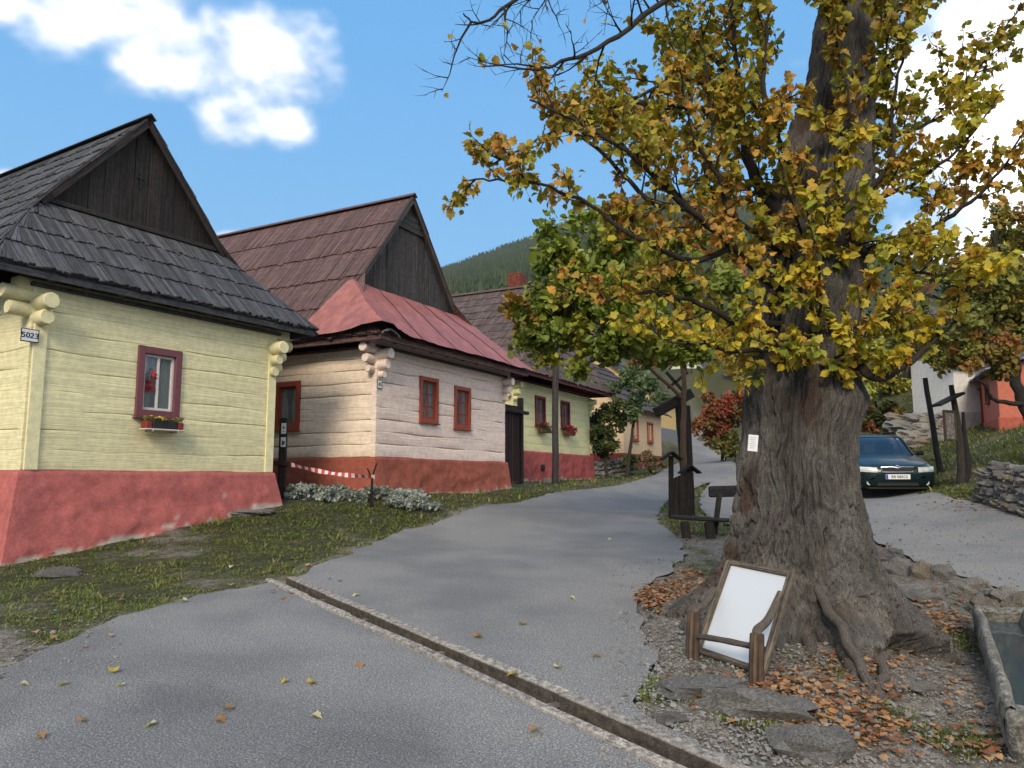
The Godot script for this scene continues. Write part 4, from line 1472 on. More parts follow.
# leaves to nodes: the largest in view one by one, the rest as one crown
func hang_leaves(tree: Node3D, all: Array, mesh: Mesh, singles: int, mat0: Material, called := "crown") -> void:
	var order := []
	if singles > 0:
		for i in all.size():
			var p: Vector3 = tree.transform * (all[i][0] as Transform3D).origin
			var s := seen(p)
			if s.x < 5 or s.x > 1019 or s.y < 5 or s.y > 763: continue
			var t: Transform3D = all[i][0]
			var face := absf(t.basis.y.normalized().dot((Vector3(0, EYE, 0) - p).normalized()))
			order.append([t.basis.z.length() * t.basis.z.length() * face / (s.z * s.z), i])
		order.sort_custom(func(a, b): return a[0] > b[0])
	var single := {}
	var shades := []
	for k in 14: shades.append(null)
	for k in mini(singles, order.size()): single[order[k][1]] = true
	# a few tints shared by the single leaves
	var tints := []
	var xfs := []; var cols := []
	for i in all.size():
		if not single.has(i):
			xfs.append(all[i][0]); cols.append(all[i][1])
			continue
		var c: Color = all[i][1]
		var pick: StandardMaterial3D = null
		for t in tints:
			if absf(t[0].r - c.r) + absf(t[0].g - c.g) + absf(t[0].b - c.b) < 0.06:
				pick = t[1]
				break
		if not pick:
			pick = mat0.duplicate()
			pick.vertex_color_use_as_albedo = false
			pick.albedo_color = c.linear_to_srgb()
			tints.append([c, pick])
		inst("leaf", mesh, pick, tree, all[i][0])
	many(called, mesh, mat0, xfs, cols, tree)

func trunk_radius(y: float) -> float:
	var k := [[-0.3, 0.60], [0.0, 0.59], [0.5, 0.535], [1.0, 0.475], [1.7, 0.445], [2.3, 0.445], [2.9, 0.45], [3.4, 0.43], [4.0, 0.40], [4.6, 0.34], [5.3, 0.27], [6.5, 0.2], [8.5, 0.10]]
	for i in k.size() - 1:
		if y <= k[i + 1][0]: return lerpf(k[i][1], k[i + 1][1], smoothstep(0, 1, (y - k[i][0]) / (k[i + 1][0] - k[i][0])) * 0.5 + 0.5 * (y - k[i][0]) / (k[i + 1][0] - k[i][0]))
	return 0.1

var tree_base := Vector3.ZERO
func trunk_axis(y: float) -> Vector3:
	var k := [[-0.3, 0.02], [0.6, 0.03], [1.3, 0.04], [2.2, 0.17], [3.4, 0.31], [4.4, 0.54], [5.3, 0.71], [6.5, 0.9], [8.5, 1.1]]
	for i in k.size() - 1:
		if y <= k[i + 1][0]: return tree_base + Vector3(lerpf(k[i][1], k[i + 1][1], (y - k[i][0]) / (k[i + 1][0] - k[i][0])), y, -0.03 * y)
	return tree_base + Vector3(1.1, y, -0.25)

func build_big_tree() -> void:
	var c := at(800, 600, 6.95)
	tree_base = ground(c.x, c.z)
	tree_base.y -= 0.05
	var T := thing("lime_tree", "huge old broadleaf tree with furrowed trunk and yellowing leaves beside the lane", "tree", tree_base)
	var f := FastNoiseLite.new()
	f.seed = 8; f.frequency = 1.0; f.fractal_octaves = 3
	var w := FastNoiseLite.new()
	w.seed = 18; w.frequency = 1.0; w.fractal_octaves = 3
	var nu := 540
	var P := PackedVector3Array(); var C := PackedColorArray()
	var y := -0.35
	# roots: angle, reach, width. 0 is +x, 90 faces the camera
	var lobes := [[-8, 0.16, 15], [32, 0.24, 13], [60, 0.55, 11], [88, 0.50, 12], [118, 0.45, 14], [150, 0.48, 13], [182, 0.40, 15], [215, 0.4, 16], [250, 0.4, 18], [290, 0.45, 16], [325, 0.4, 14]]
	while y < 8.4:
		var R := trunk_radius(y)
		var ax := trunk_axis(y) - tree_base
		for i in nu:
			var a := TAU * i / nu
			var deg := rad_to_deg(a)
			var fl := 0.0
			var low := exp(-maxf(y, 0.0) / 0.28)
			var low2 := exp(-maxf(y, 0.0) / 0.75)
			for l in lobes:
				var df := fposmod(deg - l[0] + 180.0, 360.0) - 180.0
				df += 7.0 * sin(y * 3.0 + l[0])
				fl += l[1] * exp(-df * df / (l[2] * l[2])) * low + l[1] * 0.17 * exp(-df * df / (l[2] * l[2] * 2.2)) * low2
			fl += 0.10 * low
			var dir := Vector3(cos(a), 0, sin(a))
			var q := dir * R
			# fluting and burls
			var big := w.get_noise_3d(q.x * 1.6, y * 0.5, q.z * 1.6) * 0.07 + w.get_noise_3d(q.x * 4.0 + 9, y * 0.4, q.z * 4.0) * 0.035
			if y > 1.55 and y < 2.1: big += 0.07 * exp(-pow((y - 1.85) / 0.16, 2)) * (0.4 + maxf(0, cos(a - 0.5)))
			# bark: long ridges that weave and part
			q = dir * (R + fl * 0.85)
			var wx := w.get_noise_3d(q.x * 3, y * 1.5, q.z * 3) * 0.05
			var k1 := f.get_noise_3d((q.x + wx) * 9.5, y * 0.33, (q.z + wx) * 9.5)
			var k2 := f.get_noise_3d((q.x - wx) * 16.0 + 20, y * 0.8, (q.z + wx) * 16.0)
			var k3 := f.get_noise_3d(q.x * 34.0, y * 9.0, q.z * 34.0)
			var ridge := 1.0 - absf(k1) * 2.6
			var fur := pow(clampf(absf(k1) * 3.2, 0, 1), 0.75) * 0.052 + pow(clampf(absf(k2) * 3.0, 0, 1), 0.8) * 0.026 + k3 * 0.009
			var amp := minf(1.0, R / 0.4)
			var p := ax + dir * (R + fl + big + (fur - 0.045) * amp)
			p.y = y + fl * 0.10 * low * f.get_noise_2d(deg * 0.05, 3.0)
			P.append(p)
			# grey bark, browner on the left where moisture runs, paler scuffed roots
			var m := clampf(0.5 + w.get_noise_3d(q.x * 2 + 40, y * 1.1, q.z * 2) * 1.3, 0, 1)
			var cc := Color(0.15, 0.137, 0.124).lerp(Color(0.265, 0.25, 0.23), m)
			cc *= 1.0 + 0.25 * k3
			var pale := smoothstep(0.18, 0.4, w.get_noise_3d(p.x * 3.1 + 7, y * 3.0, p.z * 3.1)) * smoothstep(0.75, 0.3, y)
			cc = cc.lerp(Color(0.34, 0.31, 0.275), pale * 0.8)
			var rust := smoothstep(0.15, 0.4, w.get_noise_3d(p.x * 2.0 + 70, y * 1.2, p.z * 2.0)) * smoothstep(0.3, -0.3, cos(a))
			cc = cc.lerp(Color(0.13, 0.065, 0.042), rust * 0.7)
			C.append(cc)
		y += 0.018 if y < 2.6 else 0.045
	var mb := MB.new()
	# rows go up: mirror columns so that the outside is in front
	var P2 := PackedVector3Array(); var C2 := PackedColorArray()
	for j in P.size() / nu:
		for i in range(nu - 1, -1, -1):
			P2.append(P[j * nu + i]); C2.append(C[j * nu + i])
	mb.grid(P2, nu, C2, true)
	part("trunk", mb, M.bark, T)

	# surface roots that run out over the ground
	var inv := Transform3D(Basis(), -tree_base)
	var rt := RandomNumberGenerator.new()
	rt.seed = 6
	for spec in [[[[850, 590], [872, 615], [892, 640], [905, 655]], 0.085], [[[822, 600], [838, 640], [852, 668], [862, 690]], 0.09], [[[868, 640], [882, 665], [878, 700], [870, 722]], 0.05], [[[800, 610], [806, 640], [815, 662]], 0.08], [[[735, 570], [712, 584], [700, 600]], 0.09], [[[845, 620], [868, 655], [890, 668]], 0.06], [[[875, 690], [890, 696], [905, 690]], 0.035]]:
		var pts := []
		for q in spec[0]:
			var g := hit(q[0], q[1])
			pts.append(g - tree_base + Vector3(0, spec[1] * 0.3, 0))
		var dir0: Vector3 = (pts[0] - Vector3(0, pts[0].y, 0)).normalized()
		pts.push_front(dir0 * 0.55 + Vector3(0, 0.30, 0))
		pts[pts.size() - 1] += Vector3(0, -spec[1] * 0.6, 0)
		var line := spline(pts, 8)
		var rad := []
		for i in line.size():
			var t := float(i) / (line.size() - 1)
			rad.append(spec[1] * (1.15 - 0.75 * t) * (1.0 + 0.22 * f.get_noise_2d(i * 0.9, spec[1] * 90)))
			line[i] += Vector3(f.get_noise_2d(i * 0.5, 4), f.get_noise_2d(i * 0.5, 14), f.get_noise_2d(i * 0.5, 24)) * 0.05
		var r2 := MB.new()
		r2.tube(line, rad, 12, Color(0.24, 0.21, 0.18))
		part("root", r2, M.bark, T)
	# knotted root burl beside the board
	big_leaf = maple_leaf()
	var yel := [Color(0.439, 0.346, 0.025), Color(0.512, 0.371, 0.025), Color(0.317, 0.307, 0.030), Color(0.390, 0.192, 0.030), Color(0.366, 0.307, 0.025), Color(0.207, 0.243, 0.025)]
	var org := [Color(0.437, 0.240, 0.035), Color(0.366, 0.156, 0.030), Color(0.389, 0.300, 0.030), Color(0.425, 0.252, 0.060), Color(0.260, 0.240, 0.030), Color(0.307, 0.264, 0.030)]
	var oli := [Color(0.264, 0.256, 0.025), Color(0.336, 0.294, 0.025), Color(0.360, 0.243, 0.025), Color(0.216, 0.230, 0.025), Color(0.312, 0.166, 0.030)]
	var grn := [Color(0.09, 0.13, 0.02), Color(0.14, 0.17, 0.02), Color(0.26, 0.22, 0.02), Color(0.06, 0.10, 0.02)]
	var all := []
	var r := RandomNumberGenerator.new()
	r.seed = 101
	# limbs: [pixels with depth], radius at the foot, options
	var base := {start = 0.12, gap = 0.15, len = 0.66, r = 0.009, up = 0.25, lift = 0.05, depth = 1, leaves = 4, chance = 0.85, size = 0.077, pal = yel, gap2 = 0.75}
	var limbs := [
		[[[800, 300, 6.8], [765, 278, 6.5], [733, 247, 6.2], [690, 210, 5.9], [637, 160, 5.7], [585, 125, 5.5], [530, 100, 5.4]], 0.075, {pal = org, start = 0.3, chance = 0.6}],
		[[[815, 250, 6.9], [762, 190, 6.9], [744, 140, 6.9], [740, 90, 6.9], [733, 30, 6.9], [722, -50, 6.9]], 0.105, {pal = oli, len = 0.75, up = 0.4}],
		[[[850, -40, 7.0], [770, -70, 6.6], [710, -35, 6.2], [665, 0, 5.9], [608, 42, 5.6], [560, 62, 5.4], [538, 70, 5.3]], 0.075, {pal = org, leaves = 1, chance = 0.03, gap = 0.16, len = 0.7, r = 0.010, start = 0.3, depth = 2, up = 0.35}],
		[[[770, -70, 6.6], [640, -80, 6.0], [560, -30, 5.6], [515, 0, 5.4], [482, 22, 5.3], [462, 14, 5.2]], 0.05, {pal = org, leaves = 1, chance = 0.02, gap = 0.14, len = 0.7, r = 0.010, start = 0.25, depth = 2, up = 0.1}],
		[[[733, 247, 6.2], [690, 260, 6.0], [640, 240, 5.8], [590, 205, 5.7], [540, 185, 5.6], [490, 180, 5.5], [462, 182, 5.5]], 0.042, {pal = org, start = 0.1, len = 0.5}],
		[[[790, 320, 6.7], [740, 322, 6.4], [690, 300, 6.2], [640, 292, 6.0], [600, 300, 5.9], [560, 285, 5.9]], 0.05, {pal = org, start = 0.1, len = 0.45, up = 0.0, lift = -0.05, chance = 0.6}],
		[[[785, 340, 6.5], [740, 352, 6.2], [700, 345, 6.0], [665, 340, 5.9], [640, 318, 5.8]], 0.035, {pal = yel, up = 0.05, lift = -0.04, len = 0.4, chance = 0.6}],
		[[[690, 210, 5.9], [650, 200, 5.8], [600, 150, 5.7], [560, 130, 5.7], [520, 150, 5.6], [490, 165, 5.6]], 0.035, {pal = oli, start = 0.1, len = 0.5, chance = 0.65}],
		[[[744, 140, 6.9], [700, 110, 6.7], [650, 105, 6.5], [605, 105, 6.4], [575, 118, 6.3]], 0.045, {pal = oli, start = 0.1}],
		[[[740, 90, 6.9], [705, 50, 6.9], [685, 35, 6.8], [668, 50, 6.7]], 0.04, {pal = oli, start = 0.15}],
		[[[820, 200, 6.6], [770, 120, 6.3], [765, 60, 6.2], [770, 0, 6.1], [775, -60, 6.0]], 0.05, {pal = oli, up = 0.5}],
		[[[810, 260, 6.5], [715, 200, 6.2], [712, 130, 6.2], [705, 60, 6.1], [700, 0, 6.1]], 0.035, {pal = oli, up = 0.5}],
		[[[850, 300, 6.6], [868, 375, 6.5], [905, 366, 6.4], [935, 340, 6.4], [960, 318, 6.4]], 0.085, {pal = yel, start = 0.35, len = 0.4}],
		[[[860, 260, 6.8], [915, 236, 6.6], [962, 208, 6.4], [1000, 170, 6.2], [1030, 120, 6.1]], 0.055, {pal = org, start = 0.15, chance = 0.6}],
		[[[862, 220, 6.9], [888, 170, 6.8], [892, 110, 6.8], [905, 50, 6.7], [925, -10, 6.7]], 0.05, {pal = oli, up = 0.4}],
		[[[862, 150, 7.0], [910, 130, 7.0], [950, 110, 6.9], [985, 60, 6.9], [1010, 20, 6.9]], 0.04, {pal = oli, chance = 0.5}],
		[[[860, 60, 7.1], [890, 15, 7.1], [930, -15, 7.1], [980, -60, 7.2]], 0.09, {pal = oli, chance = 0.6}],
		[[[866, 230, 6.8], [900, 265, 6.4], [935, 275, 6.1], [970, 262, 5.9]], 0.035, {pal = yel, up = 0.0, lift = -0.02}],
		[[[850, 40, 7.0], [820, -30, 6.8], [790, -110, 6.7]], 0.08, {pal = oli}],
		[[[850, 20, 6.7], [845, -40, 6.2], [850, -120, 5.6]], 0.06, {pal = yel}],
		[[[742, 110, 6.9], [690, 80, 6.5], [640, 95, 6.2], [600, 115, 6.0], [570, 135, 5.9]], 0.04, {pal = oli, start = 0.15}],
		[[[690, 210, 5.9], [660, 170, 5.8], [635, 130, 5.8], [612, 112, 5.7]], 0.03, {pal = oli, start = 0.1, len = 0.5}],
		[[[733, 247, 6.2], [720, 180, 6.0], [695, 140, 5.9], [685, 105, 5.8], [680, 75, 5.7]], 0.035, {pal = org, start = 0.1, len = 0.5}],
		[[[862, 200, 6.8], [900, 190, 6.5], [940, 165, 6.3], [975, 130, 6.2], [1000, 95, 6.1]], 0.04, {pal = yel, start = 0.2, len = 0.5}],
		# shoots on the face of the trunk
		[[[818, 330, 6.40], [822, 300, 6.2], [815, 250, 6.1], [805, 200, 6.05]], 0.022, {pal = yel, len = 0.35, gap = 0.15, start = 0.05}],
		[[[840, 370, 6.38], [850, 345, 6.15], [862, 310, 6.05], [870, 280, 6.0]], 0.02, {pal = yel, len = 0.32, gap = 0.14, start = 0.0}],
		[[[800, 365, 6.36], [790, 350, 6.15], [768, 345, 6.05], [748, 338, 6.0]], 0.018, {pal = yel, len = 0.28, gap = 0.14, start = 0.1, up = 0.1}],
		[[[830, 260, 6.5], [838, 215, 6.3], [835, 165, 6.2], [825, 120, 6.15]], 0.022, {pal = yel, len = 0.38, gap = 0.15, start = 0.0}],
		[[[845, 160, 6.65], [850, 120, 6.5], [842, 70, 6.4], [830, 20, 6.4]], 0.022, {pal = oli, len = 0.4, gap = 0.15, start = 0.0}],
		[[[800, 240, 6.5], [790, 200, 6.3], [780, 150, 6.2], [785, 95, 6.2]], 0.022, {pal = org, len = 0.4, gap = 0.15, start = 0.05}],
		[[[850, 330, 6.5], [880, 320, 6.25], [905, 300, 6.15], [925, 285, 6.1]], 0.025, {pal = yel, len = 0.36, gap = 0.14, start = 0.1}],
		[[[790, 290, 6.5], [770, 275, 6.25], [750, 285, 6.1], [725, 300, 6.0]], 0.02, {pal = yel, len = 0.32, gap = 0.15, start = 0.15, up = 0.1}],
		[[[865, 120, 6.9], [885, 70, 6.6], [880, 10, 6.5]], 0.022, {pal = oli, len = 0.42, gap = 0.16}],
	]
	for L in limbs:
		var pts := []
		for q in L[0]: pts.append(inv * at(q[0], q[1], q[2]))
		var ta := trunk_axis(pts[0].y) - tree_base
		if ta.distance_to(pts[0]) < 0.75: pts[0] = ta + (pts[0] - ta) * 0.25
		var line := spline(pts, 5)
		var rad := []
		for i in line.size():
			var t := float(i) / (line.size() - 1)
			rad.append(lerpf(L[1] * 0.8, maxf(0.005, L[1] * 0.10), pow(t, 0.6)))
			if i > 0: line[i] += rdir(r) * 0.012
		var lb := MB.new()
		lb.tube(line, rad, 9, Color(0.085, 0.07, 0.058), false)
		var o := base.duplicate()
		for k in L[2]: o[k] = L[2][k]
		if L[1] < 0.026: o.chance = 0.72
		twigs(lb, line, r, o, all)
		part("branch", lb, M.bark, T)
	print("big tree leaves ", all.size())
	for e in all:      # smaller leaves on the outer limbs
		if (e[0] as Transform3D).origin.x < -0.6: e[0] = (e[0] as Transform3D).scaled_local(Vector3.ONE * 0.88)
	hang_leaves(T, all, big_leaf, 300, M.leaf)
	# paper notice pinned to the bark
	var np := thing("paper_notice", "small white paper notice pinned to the trunk of the old tree", "notice", at(753, 443, 6.36), "", Basis(Vector3.UP, -0.75) * Basis(Vector3(0, 0, 1), -0.12))
	var pb := MB.new()
	pb.box(Transform3D(Basis(), Vector3.ZERO), Vector3(0.085, 0.135, 0.003), 0.0, Color(0.72, 0.74, 0.74))
	part("sheet", pb, M.plain, np)
	pb = MB.new()
	for i in 6: pb.box(Transform3D(Basis(), Vector3(-0.005 * (i % 2), 0.045 - i * 0.017, 0.003)), Vector3(0.06 - 0.012 * (i % 3), 0.005, 0.001), 0.0, Color(0.45, 0.46, 0.47))
	part("print", pb, M.plain, np)

# a tree or bush of sprigs: centres of foliage as [Vector3, Vector3 radii], in own axes
func leafy(called: String, label: String, category: String, where: Vector3, stems: Array, blobs: Array, count: int, size: float, pal: Array, seed: int, group := "", bark := Color(0.09, 0.075, 0.06)) -> Node3D:
	var T := thing(called, label, category, where, group)
	var r := RandomNumberGenerator.new()
	r.seed = seed
	var f := FastNoiseLite.new()
	f.seed = seed; f.frequency = 1.0
	for s in stems:
		var mb := MB.new()
		var line := spline(s[0], 5)
		var rad := []
		for i in line.size():
			var t := float(i) / (line.size() - 1)
			rad.append(lerpf(s[1], s[1] * s[2], t))
			if i: line[i] += rdir(r) * s[1] * 0.25
		mb.tube(line, rad, 9, bark)
		if s.size() > 3:
			var out := []
			twigs(mb, line, r, {start = 0.35, gap = s[3], len = s[4], r = s[1] * 0.25, up = 0.3, lift = 0.02, depth = 1, leaves = 0, chance = 0.0, size = 0.1, pal = pal, gap2 = 1.0}, out)
		part("trunk" if s[1] > 0.04 and s == stems[0] else "branch", mb, M.bark, T)
	var vol := 0.0
	for b in blobs: vol += pow(b[1].x * b[1].y * b[1].z, 0.66)
	var xfs := []; var cols := []
	for b in blobs:
		var n := int(count * pow(b[1].x * b[1].y * b[1].z, 0.66) / vol)
		var tint: Array = pal if b.size() < 3 else b[2]
		# each mass is made of clumps with air between them
		var clumps := []
		for k in maxi(4, n / 26):
			var d := rdir(r) * pow(r.randf(), 0.42)
			clumps.append([b[0] + d * b[1], tint[r.randi() % tint.size()]])
		for k in n:
			var cl = clumps[r.randi() % clumps.size()]
			var d := rdir(r) * pow(r.randf(), 0.6)
			var p: Vector3 = cl[0] + d * b[1] * 0.30
			var bs := Basis(rdir(r), r.randf() * TAU).scaled(Vector3.ONE * size * r.randf_range(0.65, 1.35))
			xfs.append(Transform3D(bs, p))
			cols.append((cl[1] as Color).lerp(tint[r.randi() % tint.size()], r.randf() * 0.5) * r.randf_range(0.75, 1.25))
	many("crown", sprig_mesh, M.leaf, xfs, cols, T)
	return T

var sprig_mesh: ArrayMesh

# ---------------------------------------------------------------- plants around
func build_plants() -> void:
	sprig_mesh = sprig(6, 3, 0.5, 0.62)
	var dg := [Color(0.131, 0.176, 0.024), Color(0.176, 0.220, 0.029), Color(0.281, 0.278, 0.039), Color(0.157, 0.198, 0.028)]
	var yg := [Color(0.12, 0.15, 0.02), Color(0.20, 0.19, 0.025), Color(0.28, 0.16, 0.03), Color(0.09, 0.12, 0.02)]
	# young green tree behind the shrine
	var b := hit(685, 517)
	var P := func(u, v, d): return at(u, v, d) - b
	var o := 0.0
	leafy("young_maple", "young green broadleaf tree with pale stem growing beside the wooden wayside cross", "tree", b,
		[[[Vector3(0, -0.1, 0), P.call(683, 460, -b.z), P.call(684, 400, -b.z), P.call(680, 340, -b.z), P.call(668, 280, -b.z)], 0.075, 0.35],
		[[P.call(684, 400, -b.z), P.call(640, 360, -b.z - 0.3), P.call(590, 330, -b.z - 0.8), P.call(545, 320, -b.z - 1.0)], 0.04, 0.25, 0.3, 0.6],
		[[P.call(682, 360, -b.z), P.call(640, 300, -b.z + 0.3), P.call(600, 250, -b.z + 0.5), P.call(570, 215, -b.z + 0.6)], 0.04, 0.25, 0.3, 0.6],
		[[P.call(680, 340, -b.z), P.call(700, 310, -b.z), P.call(715, 270, -b.z)], 0.03, 0.25, 0.3, 0.5]],
		[[P.call(560, 262, 12.2), Vector3(0.75, 0.95, 0.7)], [P.call(610, 255, 12.8), Vector3(0.9, 0.9, 0.8)], [P.call(560, 330, 12.0), Vector3(0.8, 0.65, 0.7)], [P.call(620, 320, 12.2), Vector3(1.0, 0.8, 0.9)],
		[P.call(655, 335, 12.6), Vector3(0.8, 0.6, 0.9)], [P.call(596, 352, 12.0), Vector3(0.7, 0.42, 0.7)], [P.call(700, 300, 13.2), Vector3(0.7, 0.8, 0.8)], [P.call(660, 255, 13.0), Vector3(0.7, 0.7, 0.7)],
		[P.call(566, 300, 12.6), Vector3(0.75, 0.75, 0.8)], [P.call(518, 312, 12.1), Vector3(0.42, 0.30, 0.4), yg], [P.call(535, 345, 12.1), Vector3(0.35, 0.25, 0.4), yg]],
		2300, 0.20, dg, 41, "", Color(0.26, 0.17, 0.11))
	# fruit tree on the bank at the right
	b = hit(1034, 462)
	var d0 := -b.z
	P = func(u, v, d): return at(u, v, d) - b
	var ap := [Color(0.143, 0.163, 0.036), Color(0.182, 0.195, 0.042), Color(0.260, 0.195, 0.036), Color(0.117, 0.143, 0.036), Color(0.286, 0.156, 0.042)]
	var ar := [Color(0.275, 0.125, 0.042), Color(0.312, 0.163, 0.042), Color(0.200, 0.163, 0.036), Color(0.138, 0.150, 0.036)]
	leafy("fruit_tree", "spreading fruit tree with olive and reddish leaves on the grassy bank", "tree", b,
		[[[Vector3(0, -0.1, 0), P.call(1030, 420, d0), P.call(1017, 385, d0), P.call(1012, 345, d0), P.call(1000, 290, d0), P.call(995, 230, d0)], 0.17, 0.2],
		[[P.call(1028, 405, d0), P.call(1005, 402, d0 - 0.2), P.call(992, 398, d0 - 0.4), P.call(985, 384, d0 - 0.6), P.call(975, 380, d0 - 0.7)], 0.06, 0.3],
		[[P.call(1012, 345, d0), P.call(975, 330, d0 - 0.4), P.call(930, 322, d0 - 0.8), P.call(895, 330, d0 - 1.0)], 0.07, 0.2, 0.3, 0.6],
		[[P.call(1008, 320, d0), P.call(965, 290, d0), P.call(930, 280, d0)], 0.05, 0.2, 0.3, 0.6]],
		[[P.call(990, 300, d0), Vector3(0.95, 0.9, 0.9), ap], [P.call(930, 330, d0 - 0.8), Vector3(0.95, 0.6, 0.8), ap], [P.call(1010, 245, d0 + 0.4), Vector3(0.75, 1.1, 0.8), ap], [P.call(985, 345, d0 - 0.4), Vector3(0.9, 0.55, 0.8), ar], [P.call(1030, 330, d0), Vector3(0.8, 0.8, 0.8), ar],
		[P.call(945, 352, d0 - 0.8), Vector3(0.7, 0.45, 0.6), ap], [P.call(985, 285, d0 + 0.6), Vector3(1.1, 1.0, 0.9), ap], [P.call(1000, 365, d0 - 0.3), Vector3(0.6, 0.3, 0.5), ar], [P.call(900, 325, d0 - 1.0), Vector3(0.5, 0.5, 0.6), ap], [P.call(950, 285, d0 - 0.3), Vector3(0.6, 0.5, 0.6), ap], [P.call(1040, 240, d0), Vector3(0.7, 1.0, 0.7), ap]],
		3600, 0.17, ap, 42, "", Color(0.07, 0.06, 0.055))
	# shrubs and trees farther up
	var list := [
		["autumn_bush", "round bush turning red and orange beside the upper lane", "bush", 722, 462, 33.0, [[724, 408, 0, 1.15, 0.75, 1.0, 1], [716, 425, 0, 1.0, 0.8, 0.9, 1], [728, 444, 0, 1.0, 0.6, 0.9, 0], [740, 398, 0, 0.5, 0.5, 0.6, 1]], 900, 0.26, [Color(0.08, 0.10, 0.02), Color(0.12, 0.11, 0.03)], [Color(0.27, 0.06, 0.035), Color(0.22, 0.085, 0.03), Color(0.15, 0.11, 0.035)]],
		["garden_tree", "small grey green tree with slim leaning stem near pale green house", "tree", 627, 473, 29.0, [[640, 392, 0, 0.95, 0.85, 0.9, 0], [636, 412, 0, 0.6, 0.45, 0.6, 0]], 700, 0.2, [Color(0.09, 0.13, 0.06), Color(0.06, 0.10, 0.035), Color(0.12, 0.16, 0.08)], []],
		["leafy_bush", "dark leafy bush at the corner of the pale green house", "bush", 607, 470, 29.5, [[602, 428, 0, 0.8, 0.85, 0.8, 0], [612, 412, 0, 0.6, 0.6, 0.6, 0], [600, 450, 0, 0.6, 0.5, 0.6, 0]], 800, 0.2, [Color(0.05, 0.07, 0.02), Color(0.09, 0.11, 0.03), Color(0.03, 0.05, 0.015)], []],
		["flowering_bush", "low bush with faded pink flower heads before the peach house", "bush", 652, 472, 30.0, [[648, 456, 0, 0.45, 0.45, 0.4, 1], [634, 462, 0, 0.5, 0.35, 0.4, 0], [655, 466, 0, 0.4, 0.22, 0.4, 1]], 420, 0.15, [Color(0.05, 0.08, 0.02), Color(0.09, 0.10, 0.03)], [Color(0.24, 0.10, 0.11), Color(0.20, 0.13, 0.08), Color(0.10, 0.10, 0.03)]],
		["yellow_tree", "bright yellow green tree behind the parked car", "tree", 893, 436, 40.0, [[890, 365, 0, 1.8, 1.6, 1.6, 0], [905, 385, 0, 1.2, 1.0, 1.2, 0], [868, 375, 0, 1.3, 1.3, 1.2, 0]], 900, 0.36, [Color(0.34, 0.33, 0.05), Color(0.24, 0.26, 0.05), Color(0.40, 0.36, 0.07)], []],
		["hedge_bush", "dark bush with rusty leaves behind the parked car", "bush", 880, 438, 32.0, [[876, 412, 0, 0.9, 0.7, 0.8, 0], [892, 416, 0, 0.7, 0.55, 0.8, 1], [860, 418, 0, 0.6, 0.6, 0.7, 1]], 600, 0.24, [Color(0.045, 0.06, 0.02), Color(0.07, 0.08, 0.02)], [Color(0.18, 0.07, 0.025), Color(0.12, 0.09, 0.02)]],
		["yellow_birch", "narrow golden tree behind the dark roofed house", "tree", 737, 420, 60.0, [[737, 372, 0, 0.8, 2.2, 0.9, 0]], 350, 0.4, [Color(0.38, 0.27, 0.03), Color(0.32, 0.25, 0.04)], []],
		["hillside_tree", "green tree on the slope above the slate roofed house", "tree", 706, 405, 85.0, [[704, 358, 0, 3.4, 2.4, 3.0, 0]], 700, 0.6, [Color(0.07, 0.10, 0.025), Color(0.12, 0.12, 0.03)], []],
		["hillside_tree", "orange tree on the slope left of the slate roofed house", "tree", 655, 410, 80.0, [[650, 365, 0, 3.0, 2.6, 3.0, 0]], 600, 0.6, [Color(0.20, 0.12, 0.03), Color(0.10, 0.10, 0.03)], []],
		["hillside_tree", "wide dull green tree on the slope behind the old trunk", "tree", 775, 420, 70.0, [[775, 365, 0, 3.4, 2.6, 3.0, 0]], 600, 0.55, [Color(0.06, 0.08, 0.025), Color(0.10, 0.10, 0.03)], []],
		["hillside_tree", "olive tree on the slope behind the white house", "tree", 925, 410, 60.0, [[925, 345, 0, 3.2, 2.6, 3.0, 0], [950, 330, 0, 2.5, 2.5, 2.5, 0]], 800, 0.55, [Color(0.08, 0.09, 0.03), Color(0.14, 0.11, 0.03)], []],
	]
	for s in list:
		b = at(s[3], s[4], s[5])
		b = ground(b.x, b.z)
		var d := -b.z
		var blobs := []
		for q in s[6]:
			blobs.append([at(q[0], q[1], d) - b, Vector3(q[3], q[4], q[5]), s[10] if q[6] == 1 else s[9]])
		var top: Vector3 = blobs[0][0]
		var stems := [[[Vector3(0, -0.15, 0), Vector3(top.x * 0.35, top.y * 0.45, 0), top], 0.05 + 0.012 * top.y, 0.3, 0.4, 0.4]]
		if s[2] == "bush": stems.append([[Vector3(0.1, -0.1, 0), blobs[blobs.size() - 1][0]], 0.03, 0.3])
		leafy(s[0], s[1], s[2], b, stems, blobs, s[7], s[8], s[9], 60 + list.find(s), "trees up the slope" if s[0] == "hillside_tree" else "")
	# silver leaved cushions along the wall of the pink house
	var sv := [Color(0.30, 0.34, 0.33), Color(0.22, 0.26, 0.24), Color(0.36, 0.39, 0.38)]
	var places := [[328, 499, 0.40, 0.16], [352, 500, 0.40, 0.20], [300, 498, 0.34, 0.14], [396, 504, 0.46, 0.20], [420, 510, 0.32, 0.14]]
	for i in places.size():
		var q = places[i]
		b = hit(q[0], q[1])
		var t := leafy("silver_plant", ["silvery cushion plant under the middle of the barrier tape", "silvery cushion plant around the ochre stone", "silvery cushion plant right beside the dark marker post", "wide silvery cushion plant just beyond the forked stake", "small silvery cushion plant at the far end of the row from marker post"][i], "plant", b, [[[Vector3(0, -0.05, 0), Vector3(0, q[3], 0)], 0.012, 0.4]], [[Vector3(0, q[3] * 0.55, 0), Vector3(q[2], q[3], q[2] * 0.8)]], 420, 0.085, sv, 80 + i, "silvery plants by the pink house", Color(0.2, 0.2, 0.17))

